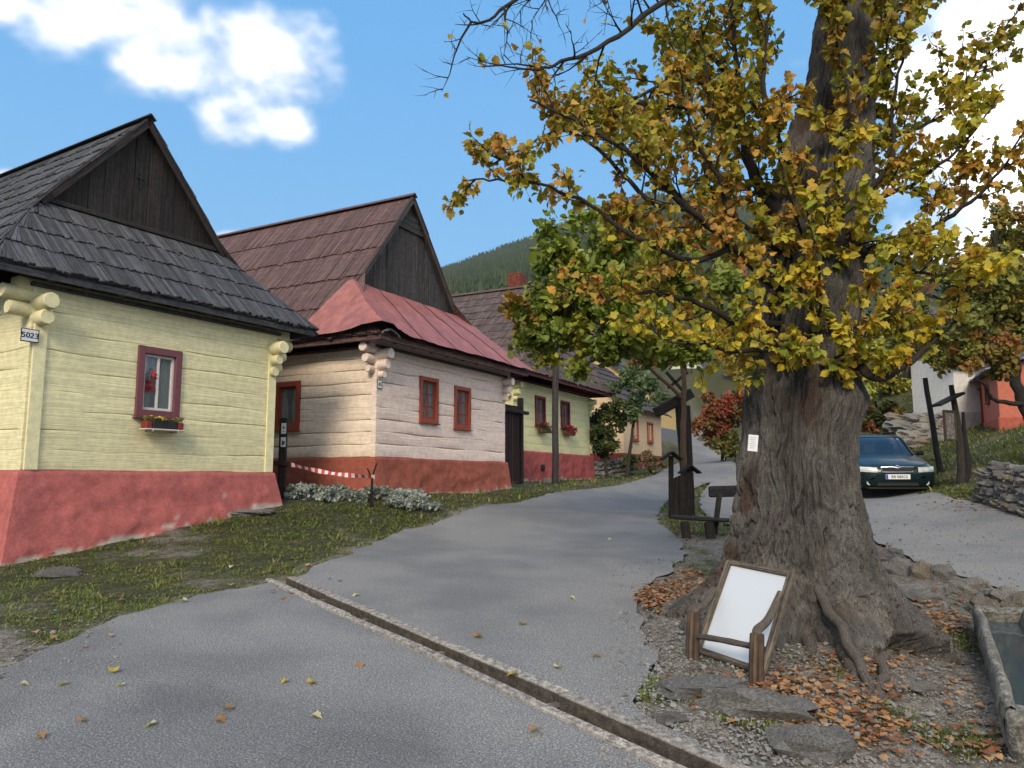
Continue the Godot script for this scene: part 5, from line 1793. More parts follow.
func build_forest() -> void:
	# conifers on the far hillside
	var r := RandomNumberGenerator.new()
	r.seed = 5
	var mb := MB.new()
	var tiers := 5
	for t in tiers:
		var y0 := 0.12 + 0.17 * t
		var y1 := y0 + 0.30
		var rr := 0.17 * (1.0 - t / 5.6)
		for i in 7:
			var a := TAU * i / 7 + t
			var a1 := TAU * (i + 1) / 7 + t
			var p := Vector3(cos(a) * rr, y0 + 0.05 * sin(i * 2.3 + t), sin(a) * rr)
			var q := Vector3(cos(a1) * rr, y0 + 0.05 * sin((i + 1) % 7 * 2.3 + t), sin(a1) * rr)
			mb.tri(Vector3(0, minf(y1, 1.0), 0), q, p, Color.WHITE)
	mb.tube([Vector3(0, -0.05, 0), Vector3(0, 0.3, 0)], [0.015, 0.012], 5, Color(0.6, 0.5, 0.4))
	var fir := mb.mesh()
	var xfs := []; var cols := []
	var n := FastNoiseLite.new()
	n.seed = 4; n.frequency = 0.012
	var fx := []; var fc := []
	for k in 90000:
		var d := lerpf(115.0, HILL + 30.0, sqrt(r.randf()))
		var u := r.randf_range(-80.0, 1250.0)
		if u < 380 and r.randf() < 0.6: continue
		var x := (u - 512.0) / F * d * 1.02
		var z := -d
		var y := height(x, z)
		var v := n.get_noise_2d(x, z)
		var s := r.randf_range(6.0, 13.0)
		if v > 0.16 and r.randf() < 0.7:
			fx.append(Transform3D(Basis(rdir(r), r.randf() * 6.0).scaled(Vector3.ONE * r.randf_range(3.0, 5.0)), Vector3(x, y + 3.2, z)))
			fc.append([Color(0.17, 0.085, 0.03), Color(0.12, 0.09, 0.03), Color(0.07, 0.08, 0.03)][r.randi() % 3] * r.randf_range(0.7, 1.2))
			continue
		xfs.append(Transform3D(Basis(Vector3.UP, r.randf() * 6.0).scaled(Vector3(s * 0.9, s, s * 0.9)), Vector3(x, y - 0.3, z)))
		cols.append(Color(0.028, 0.045, 0.020).lerp(Color(0.05, 0.066, 0.028), clampf(r.randf() + v, 0, 1)))
	var o := many("conifer_forest", fir, M.needle, xfs, cols, self)
	tag(o, "dark conifer forest covering the hillside behind the village", "forest")
	var ball := sprig(44, 9, 0.5, 0.5)
	o = many("autumn_wood", ball, M.leaf, fx, fc, self)
	tag(o, "rusty autumn trees scattered through the forest on the hillside", "wood")

var house_inv := []
func on_house(x: float, z: float) -> bool:
	if house_inv.is_empty():
		for c in get_children():
			if c is Node3D and c.name.begins_with("log_house"): house_inv.append((c as Node3D).transform.affine_inverse())
	for t in house_inv:
			var q: Vector3 = t * Vector3(x, 0, z)
			if q.x > -0.25 and q.x < 6.3 and q.z < 0.22 and q.z > -11: return true
	return false

func build_litter() -> void:
	var r := RandomNumberGenerator.new()
	r.seed = 77
	# grass in tufts
	var mb := MB.new()
	for i in 11:
		var a := r.randf() * TAU
		var p := Vector3(cos(a), 0, sin(a)) * r.randf() * 0.6
		var d := (Vector3(cos(a), 0, sin(a)) * r.randf_range(0.2, 0.9) + Vector3(0, 1, 0)).normalized()
		var sd := Vector3(-sin(a), 0, cos(a)) * 0.055
		var k := r.randf_range(0.75, 1.25)
		var c := Color(k, k, k * 0.9)
		var l := r.randf_range(0.6, 1.2)
		var m := p + d * l * 0.6
		var e := p + d * l + Vector3(cos(a), -0.25, sin(a)) * 0.22 * l
		mb.quad(p - sd, p + sd, m + sd * 0.7, m - sd * 0.7, c)
		mb.tri(m - sd * 0.7, m + sd * 0.7, e, c)
	var tuft := mb.mesh()
	var xfs := []; var cols := []
	var pal := [Color(0.094, 0.144, 0.030), Color(0.138, 0.180, 0.036), Color(0.175, 0.192, 0.054), Color(0.263, 0.222, 0.096), Color(0.081, 0.120, 0.030)]
	var boxes := [[-10, 680, 476, 690, 32000], [640, 760, 455, 560, 2500], [640, 1030, 560, 768, 16000], [690, 1030, 490, 560, 2500], [850, 1030, 395, 512, 9000]]
	for bx in boxes:
		for k in bx[4]:
			var p := hit(r.randf_range(bx[0], bx[1]), r.randf_range(bx[2], bx[3]))
			if p.z < -60: continue
			p += Vector3(r.randf_range(-0.2, 0.2), 0, r.randf_range(-0.3, 0.3))
			if in_road(p.x, p.z): continue
			var g := grassy(p.x, p.z) + wobble.get_noise_2d(p.x * 3, p.z * 3) * 0.25
			if g < 0.42 + r.randf() * 0.3: continue
			if on_house(p.x, p.z): continue
			var far := clampf(-p.z / 12.0, 0.7, 2.2)
			var s := r.randf_range(0.03, 0.065) * far * (1.9 if r.randf() < 0.03 else 1.0)
			p.y = height(p.x, p.z) - 0.012
			xfs.append(Transform3D(Basis(Vector3.UP, r.randf() * TAU).scaled(Vector3(s * 1.3, s * r.randf_range(0.5, 1.25), s * 1.3)), p))
			cols.append((pal[r.randi() % 5] as Color).lerp(pal[r.randi() % 5], 0.5) * r.randf_range(0.8, 1.2))
	print("tufts ", xfs.size())
	var o := many("grass", tuft, M.grass, xfs, cols, self)
	tag(o, "short green grass on the verges and the bank", "grass")
	# fallen leaves: drifts, then single leaves on the tarmac
	var lf := maple_leaf()
	var lp := [Color(0.31, 0.15, 0.06), Color(0.24, 0.10, 0.045), Color(0.37, 0.21, 0.09), Color(0.17, 0.08, 0.045), Color(0.32, 0.20, 0.11)]
	xfs = []; cols = []
	# [u, v, radius in pixels across, down, count]
	for q in [[668, 598, 30, 16, 330], [655, 600, 22, 8, 130], [690, 585, 18, 16, 140], [690, 612, 14, 20, 80], [820, 700, 75, 22, 190], [760, 690, 60, 12, 40], [930, 700, 60, 40, 50], [790, 690, 40, 30, 60], [840, 725, 60, 25, 130], [880, 660, 40, 30, 60], [940, 625, 30, 14, 120], [920, 610, 30, 14, 60], [700, 688, 40, 18, 26], [750, 700, 60, 30, 40], [690, 534, 20, 10, 60], [900, 745, 60, 20, 60], [990, 745, 30, 18, 30], [840, 670, 40, 15, 60], [960, 600, 50, 10, 25], [870, 548, 25, 6, 60], [900, 530, 90, 18, 20], [985, 505, 40, 10, 70], [945, 505, 30, 8, 40], [200, 560, 200, 45, 22], [60, 640, 60, 20, 8]]:
		for k in q[4]:
			var a := r.randf() * TAU
			var d := sqrt(r.randf())
			var p := hit(q[0] + cos(a) * d * q[2], q[1] + sin(a) * d * q[3])
			if p.x > 1.9 and p.x < 3.2 and p.z < -6.3 and p.z > -7.6: continue
			var s := r.randf_range(0.032, 0.062)
			var bs := Basis(Vector3.UP, r.randf() * TAU) * Basis(Vector3(1, 0, 0), r.randf_range(-0.35, 0.35)) * Basis(Vector3(0, 0, 1), r.randf_range(-0.35, 0.35))
			xfs.append(Transform3D(bs.scaled(Vector3(s, s * 1.0, s)), p + Vector3(0, 0.016 + r.randf() * 0.025, 0)))
			cols.append((lp[r.randi() % 5] as Color) * r.randf_range(0.75, 1.2))
	o = many("fallen_leaves", lf, M.leaf, xfs, cols, self)
	tag(o, "drifts of dry orange leaves lying around the old tree", "leaves")
	var ones := [[113, 676, 1], [20, 688, 0], [67, 687, 2], [122, 689, 0], [78, 726, 2], [155, 728, 0], [288, 684, 1], [308, 687, 1], [232, 713, 2], [215, 724, 2], [360, 667, 2], [358, 597, 0], [480, 637, 2], [555, 671, 0], [540, 735, 2], [525, 627, 2], [518, 679, 1], [312, 720, 0], [37, 740, 2], [475, 640, 2], [232, 568, 0], [230, 588, 1], [180, 604, 0], [570, 600, 0], [600, 660, 2], [610, 540, 0]]
	var kinds := [Color(0.42, 0.38, 0.22), Color(0.36, 0.25, 0.04), Color(0.25, 0.12, 0.06)]
	var names := ["pale dry leaf lying on the grey lane", "yellow leaf lying on the grey lane", "brown dry leaf lying on the grey lane"]
	var mats := []
	for c in kinds:
		var m: StandardMaterial3D = M.leaf.duplicate()
		m.vertex_color_use_as_albedo = false
		m.albedo_color = (c as Color).linear_to_srgb()
		mats.append(m)
	for q in ones:
		var p := hit(q[0], q[1])
		var s := r.randf_range(0.055, 0.08)
		var l := inst("fallen_leaf", lf, mats[q[2]], self, Transform3D((Basis(Vector3.UP, r.randf() * TAU) * Basis(Vector3(1, 0, 0), r.randf_range(-0.3, 0.3))).scaled(Vector3(s, s * 1.5, s)), p + Vector3(0, 0.03, 0)))
		tag(l, names[q[2]], "leaf", ["pale leaves on the lane", "yellow leaves on the lane", "brown leaves on the lane"][q[2]])
	# loose gravel
	var peb := rock(3, 5, 4, 0.5)
	xfs = []; cols = []
	for q in [[600, 860, 650, 768, 2000], [640, 1024, 600, 768, 2200], [610, 720, 560, 660, 600], [850, 1024, 500, 600, 700], [0, 120, 610, 680, 160]]:
		for k in q[4]:
			var p := hit(r.randf_range(q[0], q[1]), r.randf_range(q[2], q[3]))
			if on_drain(p): continue
			var s := r.randf_range(0.004, 0.014) * (2.0 if r.randf() < 0.06 else 1.0)
			xfs.append(Transform3D(Basis(rdir(r), r.randf() * TAU).scaled(Vector3(s, s * 0.7, s * 1.2)), p + Vector3(0, 0.012 + s * 0.2, 0)))
			var k2 := r.randf_range(0.7, 1.3)
			cols.append(Color(0.19, 0.186, 0.178) * k2)
	o = many("gravel", peb, M.pebble, xfs, cols, self)
	tag(o, "loose grey gravel along the lane edge and under the tree", "gravel")

func on_drain(p: Vector3) -> bool:
	return Geometry2D.is_point_in_polygon(Vector2(p.x, p.z), drain_poly)

func rock(seed: int, nu := 12, nv := 8, flat := 0.6, rough := 0.28) -> ArrayMesh:
	var f := FastNoiseLite.new()
	f.seed = seed; f.frequency = 0.75; f.fractal_octaves = 3
	var P := PackedVector3Array(); var C := PackedColorArray()
	for j in nv + 1:
		var b := PI * (j / float(nv)) - PI / 2
		for i in nu:
			var a := TAU * i / nu
			var d := Vector3(cos(b) * cos(a), sin(b), cos(b) * sin(a))
			# boxy blocks rather than balls
			var e := pow(pow(absf(d.x), 4) + pow(absf(d.y), 4) + pow(absf(d.z), 4), -0.25)
			var q := d * lerpf(1.0, e, 0.65) * (1.0 + rough * f.get_noise_3dv(d * 1.4))
			q.y *= flat
			P.append(q)
			var k := 1.0 + 0.25 * f.get_noise_3dv(d * 3.0 + Vector3(9, 0, 0))
			C.append(Color(k, k, k))
	# broken faces: every facet keeps its own normal
	var mb := MB.new()
	for j in nv:
		for i in nu:
			var a := P[j * nu + i]; var b := P[j * nu + (i + 1) % nu]
			var c := P[(j + 1) * nu + (i + 1) % nu]; var d := P[(j + 1) * nu + i]
			var cc := C[j * nu + i]
			if j > 0: mb.tri(a, c, b, cc)
			if j < nv - 1: mb.tri(a, d, c, cc)
	return mb.mesh()

var rocks := []
var rock_mats := []
func stone_at(parent: Node3D, called: String, p: Vector3, s: Vector3, turn: float, tone: int, r: RandomNumberGenerator, tilt := 0.0) -> MeshInstance3D:
	return inst(called, rocks[r.randi() % rocks.size()], rock_mats[tone], parent, Transform3D((Basis(Vector3.UP, turn) * Basis(Vector3(1, 0, 0), tilt)).scaled_local(s), p))

func build_stones() -> void:
	var r := RandomNumberGenerator.new()
	r.seed = 19
	for i in 7: rocks.append(rock(30 + i, 13, 9, 1.0, 0.5))
	for c in [Color(0.36, 0.35, 0.33), Color(0.45, 0.42, 0.37), Color(0.26, 0.25, 0.24), Color(0.40, 0.34, 0.26)]:
		var m: StandardMaterial3D = M.stone.duplicate()
		m.albedo_color = (c as Color).linear_to_srgb()
		rock_mats.append(m)
	# dry stone wall along the foot of the bank
	var wl := thing("stone_wall", "low dry stone wall of pale blocks at the foot of the grassy bank", "wall", Vector3.ZERO)
	var a := hit(982, 500); var b := hit(1030, 515)
	b = a + (b - a).normalized() * 4.2
	var dir := (b - a).normalized(); var len := a.distance_to(b)
	for row in 5:
		var s := -0.1 * (row % 2)
		while s < len:
			var l := r.randf_range(0.22, 0.42)
			var p := a + dir * (s + l * 0.5)
			p.y = height(p.x, p.z) + 0.06 + row * 0.145
			p += Vector3(dir.z, 0, -dir.x) * (0.04 * row + r.randf_range(-0.03, 0.03))
			if not (row == 4 and r.randf() < 0.35):
				stone_at(wl, "stone", p, Vector3(l * 0.53, 0.085 + r.randf() * 0.012, 0.19), -atan2(dir.z, dir.x) + r.randf_range(-0.1, 0.1), r.randi() % 4, r, r.randf_range(-0.08, 0.08))
			s += l
	# tumbled stones behind the car
	wl = thing("stone_heap", "tumbled heap of pale stones and moss behind the parked car", "stones", Vector3.ZERO)
	for k in 34:
		var u := r.randf_range(896, 950); var v := r.randf_range(418, 448)
		var p := at(u, v, 27.5 + (448 - v) * 0.05)
		stone_at(wl, "stone", p, Vector3(r.randf_range(0.2, 0.55), r.randf_range(0.14, 0.28), 0.45), r.randf() * 3.0, [1, 3, 1, 0][r.randi() % 4], r, r.randf_range(-0.2, 0.2))
	# little garden wall by the green house
	wl = thing("stone_wall", "small grey rubble wall between pale green house and bushes", "wall", Vector3.ZERO)
	a = at(594, 480, 29.3); b = at(628, 476, 31.0)
	a = ground(a.x, a.z); b = ground(b.x, b.z)
	dir = (b - a).normalized(); len = a.distance_to(b)
	for row in 4:
		var s := 0.0
		while s < len:
			var l := r.randf_range(0.2, 0.4)
			var p := a + dir * (s + l * 0.5)
			p.y = height(p.x, p.z) + 0.04 + row * 0.17
			stone_at(wl, "stone", p, Vector3(l * 0.54, 0.1, 0.2), -atan2(dir.z, dir.x), [0, 2, 0, 1][r.randi() % 4], r, r.randf_range(-0.1, 0.1))
			s += l
	# kerb of rough blocks between the side lane and the hollow by the trough
	wl = thing("stone_edging", "rough boulders edging the side lane beside the old tree", "stones", Vector3.ZERO)
	for q in [[882, 562, 0.10, 0.10, 0.12, 2], [900, 574, 0.13, 0.13, 0.13, 0], [922, 578, 0.12, 0.13, 0.12, 3], [944, 580, 0.13, 0.13, 0.14, 0], [920, 600, 0.16, 0.06, 0.12, 0], [972, 594, 0.17, 0.12, 0.16, 1], [1002, 604, 0.19, 0.12, 0.18, 1], [1030, 614, 0.2, 0.13, 0.2, 3], [895, 556, 0.10, 0.08, 0.1, 2], [985, 612, 0.14, 0.10, 0.12, 3]]:
		var p := hit(q[0], q[1])
		stone_at(wl, "boulder", p + Vector3(0, q[3] * 0.25, 0), Vector3(q[2], q[3], q[4]), r.randf() * 3.0, q[5], r, r.randf_range(-0.12, 0.12))
	# slabs lying in the gravel
	var slabs := [[700, 690, 0.30, 0.06, 0.17, 0, "flat weathered stone slab in gravel in front of the white board", 0.3], [752, 712, 0.30, 0.10, 0.15, 0, "long weathered stone slab with grass fringe before the board posts", -0.25], [812, 752, 0.20, 0.10, 0.15, 0, "blocky grey stone half buried among orange leaves", 0.2], [925, 690, 0.11, 0.035, 0.08, 1, "small pale flat stone on the trodden earth by the trough", 0.5], [788, 638, 0.10, 0.07, 0.09, 0, "rounded grey stone against the roots behind the board", 0.1], [246, 514, 0.42, 0.06, 0.20, 0, "flat mossy stone in grass before the yellow house corner", 0.15], [352, 497, 0.18, 0.10, 0.14, 3, "ochre stone among the silvery plants", 0.1], [60, 575, 0.25, 0.06, 0.18, 2, "dark flat stone in grass below the red plinth", 0.0], [548, 483, 0.16, 0.12, 0.14, 0, "grey stone at the foot of the wooden pole", 0.0], [905, 648, 0.07, 0.05, 0.06, 1, "small pale stone beside the big surface root", 0.4], [978, 640, 0.07, 0.05, 0.06, 3, "brown stone at the end of the trough", 0.4], [670, 722, 0.09, 0.04, 0.07, 0, "small stone beside the drain in the gravel", 0.4]]
	for s in slabs:
		var p := hit(s[0], s[1])
		var o := stone_at(self, "stone", p + Vector3(0, s[3] * 0.25, 0), Vector3(s[2], s[3], s[4]), s[7], s[5], r, r.randf_range(-0.06, 0.06))
		tag(o, s[6], "stone")

# ---------------------------------------------------------------- things in the street
func post(called: String, label: String, category: String, b: Vector3, top: Vector3, r0: float, r1: float, col: Color) -> Node3D:
	var t := thing(called, label, category, b)
	var mb := MB.new()
	var pts := []; var rad := []
	for i in 8:
		var k := i / 7.0
		pts.append(Vector3(0, -0.15, 0).lerp(top - b, k) + Vector3(sin(i * 1.9), 0, cos(i * 2.3)) * r0 * 0.12); rad.append(lerpf(r0, r1, k))
	mb.tube(pts, rad, 12, col)
	part("pole", mb, M.wood, t)
	return t

func build_things() -> void:
	var grey := Color(0.20, 0.165, 0.13)
	var dark := Color(0.035, 0.028, 0.024)
	# --- white board in its log frame
	var BL := hit(699, 655) + Vector3(0, 0.03, 0)
	var BR := hit(764, 678) + Vector3(0, 0.03, 0)
	var TL := at(727, 561, -BL.z + 0.42)
	var TR := at(795, 578, -BR.z + 0.42)
	var v := ((TL - BL) + (TR - BR)) * 0.5
	TL = BL + v; TR = BR + v
	var xs := (BR - BL).normalized()
	var N := xs.cross(v).normalized()
	var w := thing("white_board", "blank white board in weathered log frame leaning against the old tree", "board", BL)
	var mb := MB.new()
	var X := BR - BL
	mb.box(Transform3D(Basis(X.normalized(), v.normalized(), N), (X + v) * 0.5 - N * 0.005), Vector3(X.length() - 0.03, v.length() - 0.03, 0.012), 0.0)
	part("panel", mb, M.board_white, w)
	var bars := [[Vector3.ZERO, X, 0.045], [v, v + X, 0.040], [Vector3.ZERO - v * 0.03, v * 1.02, 0.045], [X - v * 0.03, X + v * 1.02, 0.055]]
	for b in bars:
		mb = MB.new()
		mb.bar(b[0] + N * 0.012, b[1] + N * 0.012, b[2], 0.045, 0.012, grey * rng.randf_range(0.85, 1.15), N.cross((b[1] - b[0]).normalized()))
		part("frame_bar", mb, M.wood, w)
	var rl := thing("log_rail", "short rustic log rail of two stump posts before the white board", "rail", hit(692, 659))
	var o := rl.position
	var p1 := hit(692, 659) - o; var p2 := hit(756, 685) - o
	var t1 := at(694, 612, -(o.z + p1.z)) - o; var t2 := at(757, 634, -(o.z + p2.z)) - o
	for k in 2:
		mb = MB.new()
		var a: Vector3 = [p1, p2][k]; var b: Vector3 = [t1, t2][k]
		mb.tube([a - Vector3(0, 0.1, 0), a.lerp(b, 0.3), a.lerp(b, 0.9), b, b + Vector3(0, 0.004, 0)], [0.052, 0.05, 0.048, 0.046, 0.035], 12, Color(0.135, 0.09, 0.06))
		part("stump_post", mb, M.wood, rl)
		mb = MB.new()
		var far: Vector3 = ([BL + v * 0.62, BR + v * 0.74][k]) - o + N * 0.07
		var arm := spline([b + Vector3(0, -0.04, 0), b + Vector3(0.02, 0.015, -0.05), b.lerp(far, 0.45) + Vector3(0.0, -0.03, 0), far], 6)
		var rad := []
		for i in arm.size(): rad.append(0.036 - 0.014 * i / arm.size())
		mb.tube(arm, rad, 10, grey)
		part("arm", mb, M.wood, rl)
	mb = MB.new()
	mb.tube(spline([p1.lerp(t1, 0.5), p1.lerp(t1, 0.48).lerp(p2.lerp(t2, 0.7), 0.5) + Vector3(0, 0.015, 0), p2.lerp(t2, 0.7) + Vector3(0.07, -0.01, -0.05)], 5), [0.02, 0.021, 0.02, 0.022, 0.021, 0.02, 0.022, 0.02, 0.021, 0.02, 0.018], 9, Color(0.14, 0.115, 0.10))
	part("crossbar", mb, M.wood, rl)

	# --- marker post, forked stake and barrier tape before the pink house
	var b0 := hit(281, 499)
	var mp := thing("marker_post", "dark trail marker post with two small white signs by yellow house corner", "post", b0)
	var hgt := at(282, 418, -b0.z).y - b0.y
	mb = MB.new()
	mb.box(Transform3D(Basis(), Vector3(0, hgt * 0.5 - 0.05, 0)), Vector3(0.125, hgt + 0.1, 0.11), 0.012, dark)
	part("post", mb, M.vwood, mp)
	for s in [[0.13, 0.19, "•"], [0.37, 0.17, "◣"]]:
		mb = MB.new()
		mb.box(Transform3D(Basis(), Vector3(0.02, hgt - s[0] - 0.06, 0.058)), Vector3(0.085, s[1], 0.008), 0.002, Color(0.55, 0.57, 0.58))
		var pl := part("marker_sign", mb, M.plain, mp)
		mb = MB.new()
		if s[2] == "•":
			mb.box(Transform3D(Basis(), Vector3(0.02, hgt - s[0] - 0.045, 0.0635)), Vector3(0.03, 0.045, 0.002), 0.0, Color(0.05, 0.05, 0.05))
			mb.box(Transform3D(Basis(), Vector3(0.02, hgt - s[0] - 0.115, 0.0635)), Vector3(0.05, 0.012, 0.002), 0.0, Color(0.2, 0.2, 0.2))
		else:
			mb.quad(Vector3(-0.01, hgt - s[0] - 0.12, 0.0635), Vector3(0.045, hgt - s[0] - 0.10, 0.0635), Vector3(0.05, hgt - s[0] - 0.05, 0.0635), Vector3(0.0, hgt - s[0] - 0.03, 0.0635), Color(0.04, 0.04, 0.04))
		part("mark", mb, M.plain, pl)
	mb = MB.new()
	mb.bar(Vector3(-0.16, hgt * 0.44, 0.02), Vector3(0.17, hgt * 0.43, 0.02), 0.09, 0.16, 0.01, Color(0.05, 0.024, 0.02), Vector3.UP)
	part("crosspiece", mb, M.wood, mp)
	var b1 := hit(371, 507)
	var st := thing("forked_stake", "thin forked iron stake holding the end of barrier tape", "stake", b1)
	var sh := at(371, 478, -b1.z).y - b1.y
	mb = MB.new()
	mb.tube([Vector3(0, -0.1, 0), Vector3(0.01, sh, 0)], [0.026, 0.02], 8, dark * 0.7)
	part("stem", mb, M.wood, st)
	for s in [[-0.08, 0.17], [0.085, 0.26]]:
		mb = MB.new()
		mb.tube([Vector3(0.01, sh - 0.03, 0), Vector3(s[0] * 0.5, sh + s[1] * 0.5, 0), Vector3(s[0], sh + s[1], 0.01)], [0.02, 0.016, 0.012], 7, dark * 0.7)
		part("prong", mb, M.wood, st)
	var ta := b0 + Vector3(0.12, hgt * 0.43, 0.06); var tb := b1 + Vector3(0.06, sh + 0.02, 0.03)
	var tp2 := thing("barrier_tape", "red and white striped barrier tape strung from marker post to stake", "tape", ta)
	for c in 2:
		mb = MB.new()
		var n := 26
		for i in n:
			if i % 2 != c: continue
			var q := []
			for e in [0, 1]:
				var t: float = (i + e) / float(n)
				var p := ta.lerp(tb, t) - ta + Vector3(0, -0.05 * sin(PI * t), 0)
				var tw := sin(t * 9.0) * 0.9
				q.append(p + Vector3(0, 0.04 * cos(tw), 0.04 * sin(tw))); q.append(p - Vector3(0, 0.04 * cos(tw), 0.04 * sin(tw)))
			mb.quad(q[1], q[3], q[2], q[0], [Color(0.45, 0.05, 0.06), Color(0.6, 0.56, 0.56)][c])
		part(["red_stripes", "white_stripes"][c], mb, M.plain, tp2)

	# --- tall wooden pole by the green house
	var b2 := hit(555, 484)
	post("utility_pole", "tall grey wooden pole standing in front of the pale green house", "pole", b2, at(556, 268, -b2.z), 0.105, 0.085, Color(0.075, 0.07, 0.068))

	# --- wayside cross with slanting roof boards, and the boarded box with little roofs at its foot
	var b3 := hit(690, 517)
	b3 += Vector3(0, 0, -0.25)
	b3.y = height(b3.x, b3.z)
	var d3 := -b3.z
	var Q := func(u, vv): return at(u, vv, d3) - b3
	var cx := thing("wayside_cross", "dark wooden wayside cross with slanting roof board next to pale stem", "cross", b3)
	mb = MB.new()
	mb.bar(Q.call(690, 522), Q.call(680, 396), 0.21, 0.15, 0.012, dark, Vector3(1, 0, 0))
	part("upright", mb, M.vwood, cx)
	mb = MB.new()
	mb.bar(Q.call(692, 500) + Vector3(0.02, 0, -0.1), Q.call(686, 405) + Vector3(0.05, 0, -0.1), 0.10, 0.10, 0.012, dark * 1.4, Vector3(1, 0, 0))
	part("upright", mb, M.vwood, cx)
	mb = MB.new()
	mb.bar(Q.call(655, 413) + Vector3(0, 0, 0.1), Q.call(691, 393) + Vector3(0, 0, 0.0), 0.20, 0.22, 0.012, dark * 1.3, Vector3.UP)
	part("roof_board", mb, M.wood, cx)
	for s in [[[666, 372], [684, 392]], [[668, 388], [688, 372]]]:
		mb = MB.new()
		mb.bar(Q.call(s[0][0], s[0][1]), Q.call(s[1][0], s[1][1]), 0.06, 0.06, 0.008, dark * 2.2, Vector3.UP)
		part("strut", mb, M.wood, cx)
	var b4 := hit(683, 520)
	var d4 := -b4.z
	Q = func(u, vv): return at(u, vv, d4) - b4
	var bxn := thing("boarded_box", "dark boarded wooden box with two little pitched roofs at the cross", "shelter", b4)
	for k in 2:
		var e: float = [0.0, 0.30][k]
		var u0: float = [671.0, 693.0][k]; var topv: float = [456.0, 469.0][k]
		mb = MB.new()
		mb.bar(Q.call(u0, 519) - Vector3(0, 0.1, e), Q.call(u0, topv) + Vector3(0, 0, -e), 0.085, 0.085, 0.01, dark * 0.8, Vector3(1, 0, 0))
		part("corner_post", mb, M.vwood, bxn)
		for s in [-1.0, 1.0]:
			mb = MB.new()
			var tip: Vector3 = Q.call(u0, topv - 4) + Vector3(0, 0, -e)
			mb.bar(tip, tip + Vector3(s * 0.19, -0.15, 0), 0.035, 0.34, 0.006, dark * 0.8, Vector3.UP)
			part("cap_board", mb, M.wood, bxn)
	for i in 6:
		mb = MB.new()
		var u := 674.0 + i * 3.4
		mb.bar(Q.call(u, 519) + Vector3(0, -0.05, -0.05 - i * 0.04), Q.call(u, 478 - i * 1.2) + Vector3(0, 0, -0.05 - i * 0.04), 0.055, 0.025, 0.004, dark * [1.0, 1.5, 0.8, 1.3, 1.1, 0.9][i], Vector3(1, 0, 0))
		part("board", mb, M.vwood, bxn)

	# --- rough bench
	var bb := hit(700, 538)
	var db := -bb.z
	Q = func(u, vv): return at(u, vv, db) - bb
	var be := thing("wooden_bench", "rough dark log bench with slab back beside the old tree", "bench", bb)
	mb = MB.new()
	mb.bar(Q.call(672, 517), Q.call(738, 521), 0.06, 0.26, 0.02, Color(0.055, 0.045, 0.040), Vector3.UP)
	part("seat", mb, M.wood, be)
	mb = MB.new()
	mb.bar(Q.call(712, 492) + Vector3(0, 0, -0.22), Q.call(750, 491) + Vector3(0, 0, -0.22), 0.18, 0.05, 0.025, Color(0.07, 0.055, 0.052), Vector3.UP)
	part("backrest", mb, M.wood, be)
	for u in [684, 708, 736]:
		mb = MB.new()
		mb.bar(Q.call(u, 522) + Vector3(0, 0, 0.05), Q.call(u + 3, 541) + Vector3(0, -0.08, 0.05), 0.13, 0.13, 0.015, Color(0.06, 0.048, 0.042), Vector3(1, 0, 0))
		part("leg", mb, M.vwood, be)
	mb = MB.new()
	mb.bar(Q.call(716, 535) + Vector3(0, 0, -0.1), Q.call(723, 494) + Vector3(0, 0, -0.2), 0.08, 0.07, 0.015, Color(0.07, 0.055, 0.05), Vector3(1, 0, 0))
	part("back_post", mb, M.vwood, be)

	# --- poles and framed notice board on the bank
	var bp := hit(941, 473)
	post("leaning_pole", "dark leaning pole right beside the parked car", "pole", bp, at(925, 378, -bp.z), 0.075, 0.06, Color(0.03, 0.026, 0.024))
	var bs := hit(963, 485)
	var ds := -bs.z
	Q = func(u, vv): return at(u, vv, ds) - bs
	var ns := thing("notice_stand", "crooked twin stem stand with framed notice board and slanting plank roof", "notice board", bs)
	mb = MB.new()
	mb.tube(spline([Q.call(961, 489), Q.call(961, 455), Q.call(957, 420), Q.call(951, 385)], 4), [0.10, 0.10, 0.09, 0.085, 0.085, 0.08, 0.075, 0.07, 0.07, 0.065, 0.06, 0.055, 0.05], 10, Color(0.05, 0.04, 0.034))
	part("stem", mb, M.wood, ns)
	mb = MB.new()
	mb.tube(spline([Q.call(963, 488), Q.call(968, 462), Q.call(965, 440), Q.call(963, 412)], 4), [0.09, 0.085, 0.08, 0.08, 0.075, 0.07, 0.06, 0.055, 0.05, 0.045, 0.04, 0.035, 0.03], 9, Color(0.026, 0.022, 0.02))
	part("stem", mb, M.wood, ns)
	mb = MB.new()
	mb.bar(Q.call(934, 406) + Vector3(0, 0, 0.08), Q.call(958, 394) + Vector3(0, 0, 0.08), 0.06, 0.4, 0.01, dark, Vector3.UP)
	part("roof_plank", mb, M.wood, ns)
	var fr := Basis(Vector3.UP, 0.42)
	var fc: Vector3 = Q.call(947, 426) + Vector3(0, 0, 0.12)
	mb = MB.new()
	for s in [-1.0, 1.0]:
		mb.box(Transform3D(fr, fc + fr * Vector3(s * 0.17, 0, 0)), Vector3(0.05, 0.68, 0.05), 0.006, Color(0.09, 0.06, 0.045))
		mb.box(Transform3D(fr, fc + fr * Vector3(0, s * 0.315, 0)), Vector3(0.29, 0.05, 0.046), 0.006, Color(0.09, 0.06, 0.045))
	var nf := part("frame", mb, M.vwood, ns)
	mb = MB.new()
	mb.box(Transform3D(fr, fc), Vector3(0.29, 0.58, 0.012), 0.0, Color(0.30, 0.29, 0.26))
	part("panel", mb, M.stone, nf)

	# --- trough
	var e1 := hit(984, 640); var e2 := hit(1040, 758)
	var c0 := Vector3(3.62, 0, -5.9); var c1 := Vector3(3.02, 0, -4.15)
